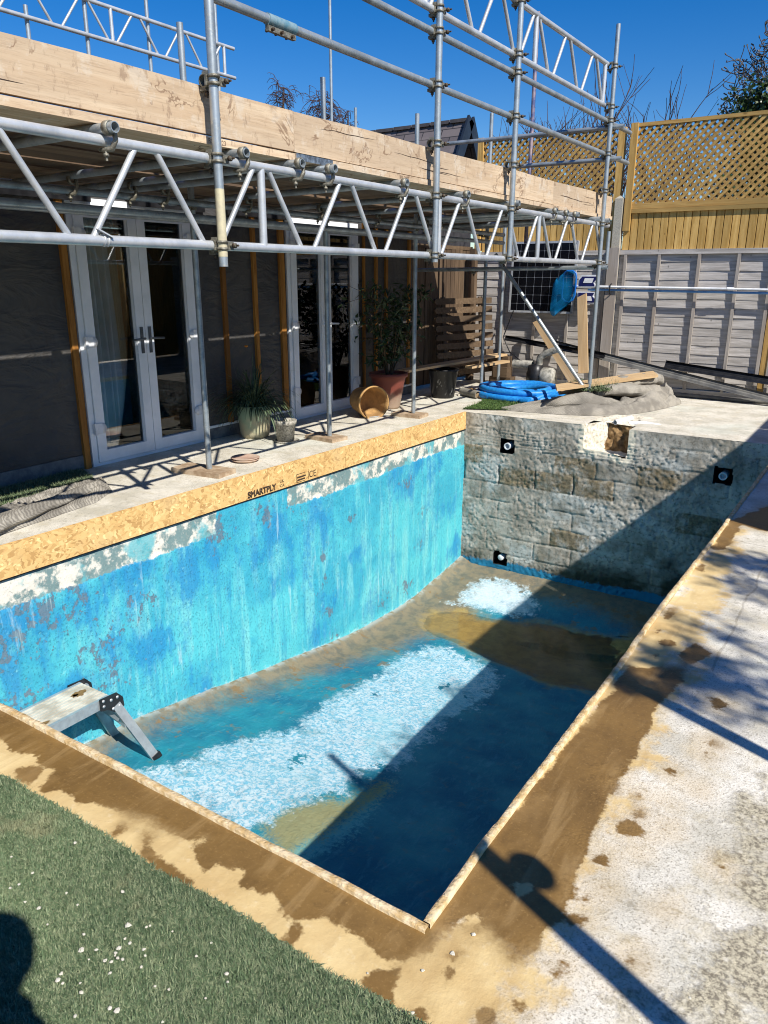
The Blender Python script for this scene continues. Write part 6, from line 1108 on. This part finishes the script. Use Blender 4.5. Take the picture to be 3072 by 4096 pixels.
for xx, s_ in ((x1-.012, 1), (x0+.012, -1)):
    fy_, fx_ = 3.03, (-3.945 if s_ > 0 else -4.36); b = MB(); b.bar((xx, y1+.02, zt-.04), (fx_, fy_, -1.685), .026, .062, (0, -1, -.4)); b.build('leg', al2, hp_); b = MB(); b.bar(np.array((fx_, fy_, -1.66)), np.array((fx_+.008*s_, fy_+.012, -1.70)), .034, .07, (0, -1, -.4)); b.build('rubber_foot', M['black'], hp_)
    b = MB(); pts6 = [(y1-.085, zt+.012), (y1+.05, zt+.004), (y1+.095, zt-.05), (y1+.10, zt-.12), (y1+.03, zt-.14), (y1-.03, zt-.09), (y1-.085, zt-.075)]; xx2 = xx+.016*s_; n = len(pts6); b.add([(xx2, p[0], p[1]) for p in pts6]+[(xx2+.008*s_, p[0], p[1]) for p in pts6], [tuple(range(n)), tuple(range(2*n-1, n-1, -1))]+[(i, (i+1) % n, n+(i+1) % n, n+i) for i in range(n)]); hg = b.build('hinge_plate', M['black'], hp_)
    b = MB()
    for yy, zz_ in ((y1-.06, zt-.01), (y1-.06, zt-.05), (y1+.0, zt-.03), (y1+.05, zt-.03), (y1+.06, zt-.1), (y1+.01, zt-.1)): b.lathe((xx2+.008*s_, yy, zz_), [(0, .006), (.011, .004), (.011, 0)], 10, ((0, 0, s_), (0, 1, 0), (-1, 0, 0)))
    b.build('rivet', M['alu'], hg)
b = MB(); b.bar((x0+.03, 2.9, -1.32), (x1+.04, 2.88, -1.36), .03, .05); b.build('cross_brace', al2, hp_); b = MB(); b.bar((x0+.06, y1-.02, zt-.06), (x1-.0, y1+.06, zt-.21), .02, .04); b.build('cross_brace', al2, hp_)
for xx in (x0+.01, x1-.01): b = MB(); b.bar((xx, y0, zt-.03), (xx, y0-.2, -1.66), .025, .06, (0, 1, 0)); b.build('leg', al2, hp_)

# ================================================================ BEYOND THE FENCE
sh_ = empty('slate_roof_house', (-10, 17, 0), 'gabled house with a dark slate roof beyond the fence', 'house'); t = NT('dark_slate'); bk = t.n('TexBrick'); t.set(bk.inputs['Vector'], t.map((1, 1, 1), (0, 0, 0))); bk.inputs['Scale'].default_value = 1; bk.inputs['Brick Width'].default_value = .5; bk.inputs['Row Height'].default_value = .24; bk.inputs['Mortar Size'].default_value = .012
uvx = t.n('CombineXYZ'); sxyz = t.sep(); t.set(uvx.inputs[0], sxyz[0]); t.set(uvx.inputs[1], t.math('MULTIPLY', sxyz[2], 1.35)); t.set(bk.inputs['Vector'], uvx.outputs[0]); bk.inputs['Color1'].default_value = lin(88, 82, 84); bk.inputs['Color2'].default_value = lin(112, 104, 104); bk.inputs['Mortar'].default_value = lin(50, 48, 50)
M['slate'] = t.fin(t.mix(t.ramp(t.noise(2), .55, .7, 0, .4), bk.outputs[0], lin(130, 120, 116)), .6, t.bump(bk.outputs[1], .5, .01))
re, rw = ony(1875, 482, 16.0), ony(1520, 548, 16.35); hz = re[2]-1.75; dx = .95; d_ = rw-re; d_ /= np.linalg.norm(d_); L = 9.0; rw2 = re+np.array([-L, .55, 0]); A_ = np.array([0, -1.05, -1.75]); B_ = np.array([0, 1.05, -1.75])
b = MB(); b.add([re, rw2, rw2+A_, re+A_], [(0, 1, 2, 3)]); b.add([re, rw2, rw2+B_, re+B_], [(3, 2, 1, 0)]); b.add([re-np.array([0, 0, .06]), rw2-np.array([0, 0, .06]), rw2+A_-np.array([0, 0, .06]), re+A_-np.array([0, 0, .06])], [(0, 3, 2, 1)]); b.build('roof', M['slate'], sh_)
navyb = plain('dark_blue_barge_board', lin(34, 44, 58), lin(26, 34, 46), 5, .5)
for V_ in (A_, B_): b = MB(); o_ = np.array([.05, 0, .02]); b.bar(re+o_, re+V_*1.03+o_, .05, .26, (0, -V_[2], V_[1])); b.build('barge_board', navyb, sh_)
b = MB(); gx = re[0]-.35; b.add([(gx, re[1], re[2]-.1), (gx, re[1]-1.0, re[2]-1.75), (gx, re[1]+1.0, re[2]-1.75)], [(0, 1, 2)]); b.box((gx, re[1]-.95, 0), (gx-L+.4, re[1]+.95, re[2]-1.78)); b.build('wall', plain('dark_gable_wall', lin(60, 58, 60), lin(44, 42, 44), 4, .9), sh_)
b = MB(); b.box((gx+.02, re[1]-.3, re[2]-1.75), (gx+.05, re[1]+.1, re[2]-1.1)); b.build('window', M['pvc'], sh_); b = MB()
for k in range(18): c = re+(rw2-re)*(k/18+.02); b.box((c[0]-.24, c[1]-.07, c[2]-.02), (c[0]+.22, c[1]+.07, c[2]+.05))
b.build('ridge_tiles', plain('grey_ridge_tile', lin(84, 80, 82), lin(66, 64, 66), 5, .8), sh_)
M['bark'] = plain('grey_brown_bark', lin(92, 78, 68), lin(64, 54, 48), 10, .9); M['twig'] = plain('reddish_brown_twig', lin(84, 64, 58), lin(60, 46, 44), 10, .9)
def bare_tree(base, H, seed, lab, spread=.5, levels=4, rad=.06, up=.55, gcat='tree', nb=(3, 5), group=None, leaf=None, trunk_h=.3, droop=0.0, minr=.004):
    rr = random.Random(seed); o = empty('bare_tree', base, lab, gcat, group); tr_, tw = MB(), MB(); tips = []
    def grow(p, d, L, r, lv):
        n = 5; q = [p.copy()]; dd_ = d.copy()
        for s_ in range(n): dd_ = dd_+np.array([rr.gauss(0, .10), rr.gauss(0, .10), rr.gauss(0.03, .07)-droop*(levels-lv)*.12]); dd_ /= np.linalg.norm(dd_); p = p+dd_*L/n; q.append(p.copy())
        (tr_ if lv >= levels-1 else tw).sweep(q, np.linspace(r, max(r*.5, minr*.6), n+1), 8 if lv >= levels-1 else 4)
        if lv == 0: tips.append(p); return
        for _ in range(rr.randint(*nb)):
            f = rr.uniform(.25, 1.0); k = min(int(f*n), n-1); s0 = q[k]+(q[k+1]-q[k])*(f*n-k); v = np.array([rr.gauss(0, 1), rr.gauss(0, 1), rr.gauss(0, .6)]); v -= dd_*(v@dd_); v /= np.linalg.norm(v)+1e-9; nd = dd_*(1-spread)+v*spread+np.array([0, 0, up*.3]); nd /= np.linalg.norm(nd); grow(s0, nd, L*rr.uniform(.5, .8), max(r*.55, minr), lv-1)
    p = np.array(base, float)
    tr_.sweep([p, p+np.array([0.02*H, 0, H*trunk_h])], [rad*1.3, rad], 10)
    for k in range(4): a = k*1.57+rr.random(); grow(p+np.array([.02*H, 0, H*trunk_h*(.7+.1*k)]), np.array([math.cos(a)*spread, math.sin(a)*spread, 1.0])/1.2, H*.42, rad*.7, levels-1)
    tr_.build('trunk', M['bark'], o); tw.build('branches', M['twig'], o)
    return o, tips
for (px, py, Y, H, sd_, lab) in ((2240, 480, 14.5, 4.3, 31, 'small bare tree beyond the left trellis, seen through the lattice beams'), (2440, 400, 14.0, 4.6, 32, 'taller bare tree beyond the trellis behind the furthest upright'), (2640, 420, 14.8, 4.7, 33, 'bare shrub with long straight shoots above the trellis right of the posts'), (2330, 440, 15.5, 4.6, 36, 'bare twiggy tree between the two others beyond the trellis')):
    q = ony(px, py, Y); bare_tree((q[0], Y, 0), q[2]*1.02, sd_, lab, .42, 4, .05, .8, 'tree', (3, 4), None, None, .3, 0, .006)
def birch(c, rad, n, seed, lab):
    o = empty('birch_tree', (c[0], c[1], 0), lab, 'tree'); rr = random.Random(seed); tr_, tw = MB(), MB(); c = np.array(c, float); tr_.sweep([(c[0], c[1], 0), c-np.array([0, 0, rad*2.2]), c+np.array([.05, 0, rad*.2])], [.12, .06, .012], 8)
    for k in range(n):
        p = c+np.array([rr.gauss(0, .25), rr.gauss(0, .25), rr.uniform(-1.4, .35)])*rad; d = np.array([rr.gauss(0, 1), rr.gauss(0, 1), rr.uniform(.5, 1.6)]); d /= np.linalg.norm(d); q = [p.copy()]; L = rad*rr.uniform(.7, 1.5)
        for s_ in range(8): d = d+np.array([rr.gauss(0, .18), rr.gauss(0, .18), -.27-.02*s_]); d /= np.linalg.norm(d); p = p+d*L/8; q.append(p.copy())
        tw.sweep(q, np.linspace(.010, .005, 9), 4)
        for j in (2, 4, 5, 6): e = q[j]+np.array([rr.gauss(0, .14), rr.gauss(0, .14), rr.uniform(-.22, .05)])*rad*1.4; tw.sweep([q[j], (q[j]+e)/2+np.array([0, 0, .02]), e], [.006, .005, .004], 4)
    tr_.build('trunk', M['bark'], o); tw.build('twigs', M['twig'], o)
for (px, py, rad, n, lab, sd_) in ((1128, 372, .42, 60, 'drooping fine twigged birch top left of the toe board joint', 41), (1290, 420, .62, 110, 'drooping fine twigged birch top behind the stub uprights', 42), (1388, 474, .3, 40, 'low birch twigs just over the toe board', 43)):
    birch(onx(px, py, -15.0), rad, n, sd_, lab)
bt = empty('bare_tree', tuple(ony(3150, 300, 15.5)*np.array([1, 1, 0])), 'knobbly bare tree at the top right corner above the trellis', 'tree'); P5 = lambda x, y, yy=15.5: ony(2272+x/1.19, y/1.19, yy)
tk = MB(); t0 = P5(1050, 440); tk.sweep([(t0[0], 15.5, 0), (t0[0]-.02, 15.5, t0[2]*.6), t0, P5(1030, 300), P5(1020, 180)], [.16, .12, .08, .05, .03], 8); tk.build('trunk', M['bark'], bt); tw = MB(); rr = random.Random(77)
limbs = [[(1050, 440), (950, 412), (880, 385), (830, 355), (775, 345)], [(890, 388), (850, 340), (820, 285)], [(868, 378), (840, 330), (795, 290)], [(905, 395), (885, 320), (880, 262)], [(935, 408), (915, 330), (910, 248)], [(950, 410), (930, 310), (925, 262)], [(1000, 428), (960, 330), (948, 280)], [(1040, 430), (900, 470), (850, 482), (810, 500), (768, 470)], [(850, 482), (840, 430), (846, 403)], [(815, 497), (790, 440), (795, 398)], [(880, 474), (872, 425), (862, 400)], [(1040, 450), (860, 560), (810, 558), (775, 545), (738, 522)], [(792, 552), (784, 520)], [(760, 535), (752, 515)], [(1020, 300), (960, 250), (930, 215)], [(1030, 260), (985, 190), (960, 170)], [(970, 300), (1000, 230), (990, 200)]]
for L_ in limbs:
    q = [P5(x, y, 15.5+rr.uniform(-.25, .25)) for x, y in L_]; qq = []
    for i in range(len(q)-1):
        for k in range(4): qq.append(q[i]+(q[i+1]-q[i])*k/4+np.array([rr.gauss(0, .012), rr.gauss(0, .03), rr.gauss(0, .012)]))
    qq.append(q[-1]); tw.sweep(qq, np.linspace(.020 if len(L_) > 3 else .012, .006, len(qq)), 5)
    for p in qq[1:]:
        for _ in range(2):
            if rr.random() < .7: d = np.array([rr.gauss(-.3, 1), rr.gauss(0, .6), rr.gauss(.5, .7)]); e = p+d/np.linalg.norm(d)*rr.uniform(.06, .24); m_ = (p+e)/2+np.array([rr.gauss(0, .02), 0, rr.gauss(0, .02)]); tw.sweep([p, m_, e], [.008, .007, .006], 4); tw.sweep([e, e+np.array([rr.gauss(0, .02), 0, .03])], [.012, .010], 4)
tw.build('branches', plain('grey_knobbly_twig', lin(104, 98, 94), lin(62, 58, 58), 9, .9), bt)
def ivy(base, c, rad, n, seed, lab):
    o = empty('ivy_tree', base, lab, 'tree'); rr = np.random.default_rng(seed); cl = []
    for k in range(60): v = rr.normal(0, 1, 3); v /= np.linalg.norm(v); cl.append(np.array(c)+v*np.array(rad)*rr.uniform(.55, 1.0)*(1+.15*rr.normal()))
    b = MB()
    for _ in range(n):
        cc = cl[rr.integers(60)]+rr.normal(0, .17, 3); d = rr.normal(0, 1, 3); d /= np.linalg.norm(d); s_ = np.cross(d, rr.normal(0, 1, 3)); s_ /= np.linalg.norm(s_)+1e-9; l = rr.uniform(.04, .075); b.add([cc-d*l*.5, cc+s_*l*.45, cc+d*l*.6, cc-s_*l*.45], [(0, 1, 2, 3)])
    b.build('crown', plain('glossy_ivy_leaf', lin(52, 74, 28), lin(26, 42, 16), 7, .4), o); b = MB(); b.sweep([base, (c[0], c[1], c[2])], [.14, .06], 10); b.build('trunk', M['bark'], o); return o
q = ony(3185, 490, 14.0); ivy((q[0], 14.0, 0), (q[0], 14.0, q[2]-.08), (.68, .6, .58), 26000, 61, 'dense dark ivy clad tree rising over the trellis at the right edge')
q = ony(3000, 700, 12.6); ivy((q[0]+.9, 12.9, 0), (q[0]+.7, 12.9, 2.6), (1.3, .5, 1.0), 12000, 62, 'dark ivy mass behind the right trellis panel')
q = ony(2600, 850, 12.6); bare_tree((q[0], 13.2, 0), 3.4, 71, 'tangle of pale bare stems behind the right trellis panel', .6, 4, .035, .4, 'shrub', (3, 5), None, None, .15, 0, .007)
# ================================================================ RIGHT HAND SIDE, OUT OF THE PICTURE
xr = 1.2
def side_panel(y0, y1, h, lab):
    o = empty('board_fence', (xr, (y0+y1)/2, 0), lab, 'fence panel', 'tall close boarded fence panels'); b = MB(); y = y0
    while y < y1-.01: b.box((xr, y, .03), (xr+.02, min(y+.122, y1), h)); y += .125
    b.build('boards', M['gold_z'], o); b = MB()
    for z in (.4, h*.5, h-.2): b.box((xr+.022, y0, z-.04), (xr+.07, y1, z+.04))
    b.build('rails', M['gold_x'], o)
for k in range(4): side_panel(4.66+1.8*k, 6.44+1.8*k, 2.34, 'tall boarded fence panel right of the paving, %s from the near end' % ORD[k])
for y, h, w_, lab in ((.86, 2.36, .055, 'square post standing right of the camera with a round lamp'), (2.10, 2.42, .05, 'square post standing right of the paving'),):
    post('fence_post', xr, y, 0, h, w_, M['gold_z'], lab)
lp = empty('post_lamp', (xr, .97, 1.83), 'round wall lamp fixed to the nearest post on the right', 'lamp'); b = MB(); b.lathe((xr-.05, .955, 1.77), [(0, -.055), (.035, -.045), (.05, -.02), (.052, .02), (.036, .045), (0, .055)], 20); b.build('shade', M['black'], lp); b = MB(); b.tube((xr-.03, .88, 1.77), (xr-.05, .95, 1.77), .02, 8); b.build('bracket', M['black'], lp)
gt = empty('garden_tree', (4.3, 1.5, 0), 'small leafy garden tree beyond the right hand fence', 'tree'); tk = MB(); tk.sweep([(4.3, 1.5, 0), (4.28, 1.5, 1.6), (4.2, 1.45, 3.1)], [.08, .065, .05], 10); tk.build('trunk', M['bark'], gt); tw_ = MB(); lf = MB(); rg3 = np.random.default_rng(91)
for (dx_, dy_, rx, ry, nl) in ((-.58, 3.08, .10, .14, 260), (-.70, 2.92, .06, .08, 110), (-.45, 3.25, .12, .10, 120), (-.30, 3.12, .16, .12, 90), (-.08, 2.98, .18, .12, 90), (.15, 2.75, .2, .14, 110), (-.35, 3.5, .2, .14, 60), (-.62, 3.62, .1, .12, 40), (.1, 3.3, .2, .15, 70), (-.68, 4.62, .10, .09, 150), (-.5, 4.72, .14, .07, 130), (-.36, 4.6, .10, .08, 120), (-.42, 4.28, .12, .12, 90), (-.2, 4.4, .15, .15, 120), (.1, 4.0, .2, .3, 120)):
    t_ = 4.5+rg3.uniform(-.3, .3); c = np.array([dx_+t_, dy_-.42*t_, t_]); st0 = np.array([4.2, 1.45, 3.0]); md = (st0+c)/2+np.array([0, 0, .12]); tw_.sweep([st0, md, c, c+(c-md)*.35], [.022, .014, .009, .004], 6)
    for _ in range(7): e = c+rg3.normal(0, 1, 3)*np.array([rx, ry, .12])*1.3; tw_.sweep([c, (c+e)/2, e], [.006, .004, .0025], 4)
    leaf_cloud(lf, [c+rg3.normal(0, 1, 3)*np.array([rx, ry, .14])*.75 for _ in range(40)], nl, .085, .04, int(rg3.integers(9999)), .2, 0)
tw_.build('branches', M['twig'], gt); lf.build('leaves', M['leaf'], gt)
# ---- the photographer, whose shadow falls on the turf
def person():
    o = empty('person', (.15, -.12, 0), 'person in dark clothes standing and holding up a phone to take the picture', 'person')
    J = {'pel': (.17, -.22, .98), 'sp': (.16, -.20, 1.22), 'ch': (.14, -.19, 1.42), 'nk': (.12, -.09, 1.60), 'hd': (.12, .0, 1.72), 'tp': (.12, .01, 1.79), 'sl': (-.04, -.29, 1.44), 'el': (-.17, -.17, 1.24), 'wl': (-.03, -.02, 1.50), 'sr': (.31, -.09, 1.44), 'er': (.28, .06, 1.22), 'wr': (.06, .04, 1.47),
      'hl': (.09, -.28, .92), 'kl': (.06, -.24, .50), 'al': (.05, -.27, .08), 'tl': (-.05, -.14, .04), 'hr': (.25, -.16, .92), 'kr': (.27, -.13, .50), 'ar': (.27, -.18, .08), 'tr': (.18, -.05, .04)}
    Rr = {'pel': .15, 'sp': .135, 'ch': .155, 'nk': .06, 'hd': .095, 'tp': .07, 'sl': .065, 'el': .045, 'wl': .03, 'sr': .065, 'er': .045, 'wr': .03, 'hl': .10, 'kl': .062, 'al': .04, 'tl': .035, 'hr': .10, 'kr': .062, 'ar': .04, 'tr': .035}
    E_ = [('pel', 'sp'), ('sp', 'ch'), ('ch', 'nk'), ('nk', 'hd'), ('hd', 'tp'), ('ch', 'sl'), ('sl', 'el'), ('el', 'wl'), ('ch', 'sr'), ('sr', 'er'), ('er', 'wr'), ('pel', 'hl'), ('hl', 'kl'), ('kl', 'al'), ('al', 'tl'), ('pel', 'hr'), ('hr', 'kr'), ('kr', 'ar'), ('ar', 'tr')]
    ks = list(J); me = bpy.data.meshes.new('body'); org = np.array((.15, -.12, 0)); me.from_pydata([tuple(np.array(J[k])-org) for k in ks], [(ks.index(a), ks.index(c)) for a, c in E_], []); me.materials.append(plain('dark_clothing', lin(50, 54, 64), lin(40, 42, 50), 8, .9)); bo = bpy.data.objects.new('body', me); COL.objects.link(bo); bo.parent = o
    m = bo.modifiers.new('skin', 'SKIN'); lay = me.skin_vertices[0] if me.skin_vertices else None
    for i, k in enumerate(ks): lay.data[i].radius = (Rr[k], Rr[k]*.85); lay.data[i].use_root = (k == 'pel')
    s_ = bo.modifiers.new('sub', 'SUBSURF'); s_.levels = 2; s_.render_levels = 2; skin = plain('skin', lin(206, 160, 132), lin(196, 148, 120), 8, .6)
    for w_, sg in ((J['wl'], 1), (J['wr'], -1)):
        b = MB(); c = np.array(w_); tgt = np.array([-.05*sg, .0, 1.56])-FW*.035
        b.sweep([c, c*.5+tgt*.5, tgt], [.03, .04, .034], 10)
        for f in range(4): q = tgt+np.array([0, 0, .02-.016*f]); b.sweep([q, q+RT*(.03*sg)-FW*.02, q+RT*(.05*sg)-FW*.002], [.009, .0085, .007], 7)
        b.sweep([tgt, tgt+RT*(.02*sg)+UP*.03-FW*.02, tgt+RT*(.035*sg)+UP*.04-FW*.01], [.011, .010, .008], 7); b.build('hand', skin, o)
    b = MB(); b.lathe((.12, -.01, 1.73), [(0, .10), (.05, .09), (.08, .05), (.086, .0), (.075, -.05), (.0, -.06)], 16); b.build('hair', plain('brown_hair', lin(60, 46, 36), lin(46, 36, 28), 30, .8), o)
    return o
person()
ph = empty('phone', tuple(CAM-FW*.045), 'phone held up in both hands', 'phone'); c = CAM-FW*.045-UP*.03; b = MB(); b.bar(c-UP*.075, c+UP*.075, .075, .009, FW); b.build('case', M['black'], ph)
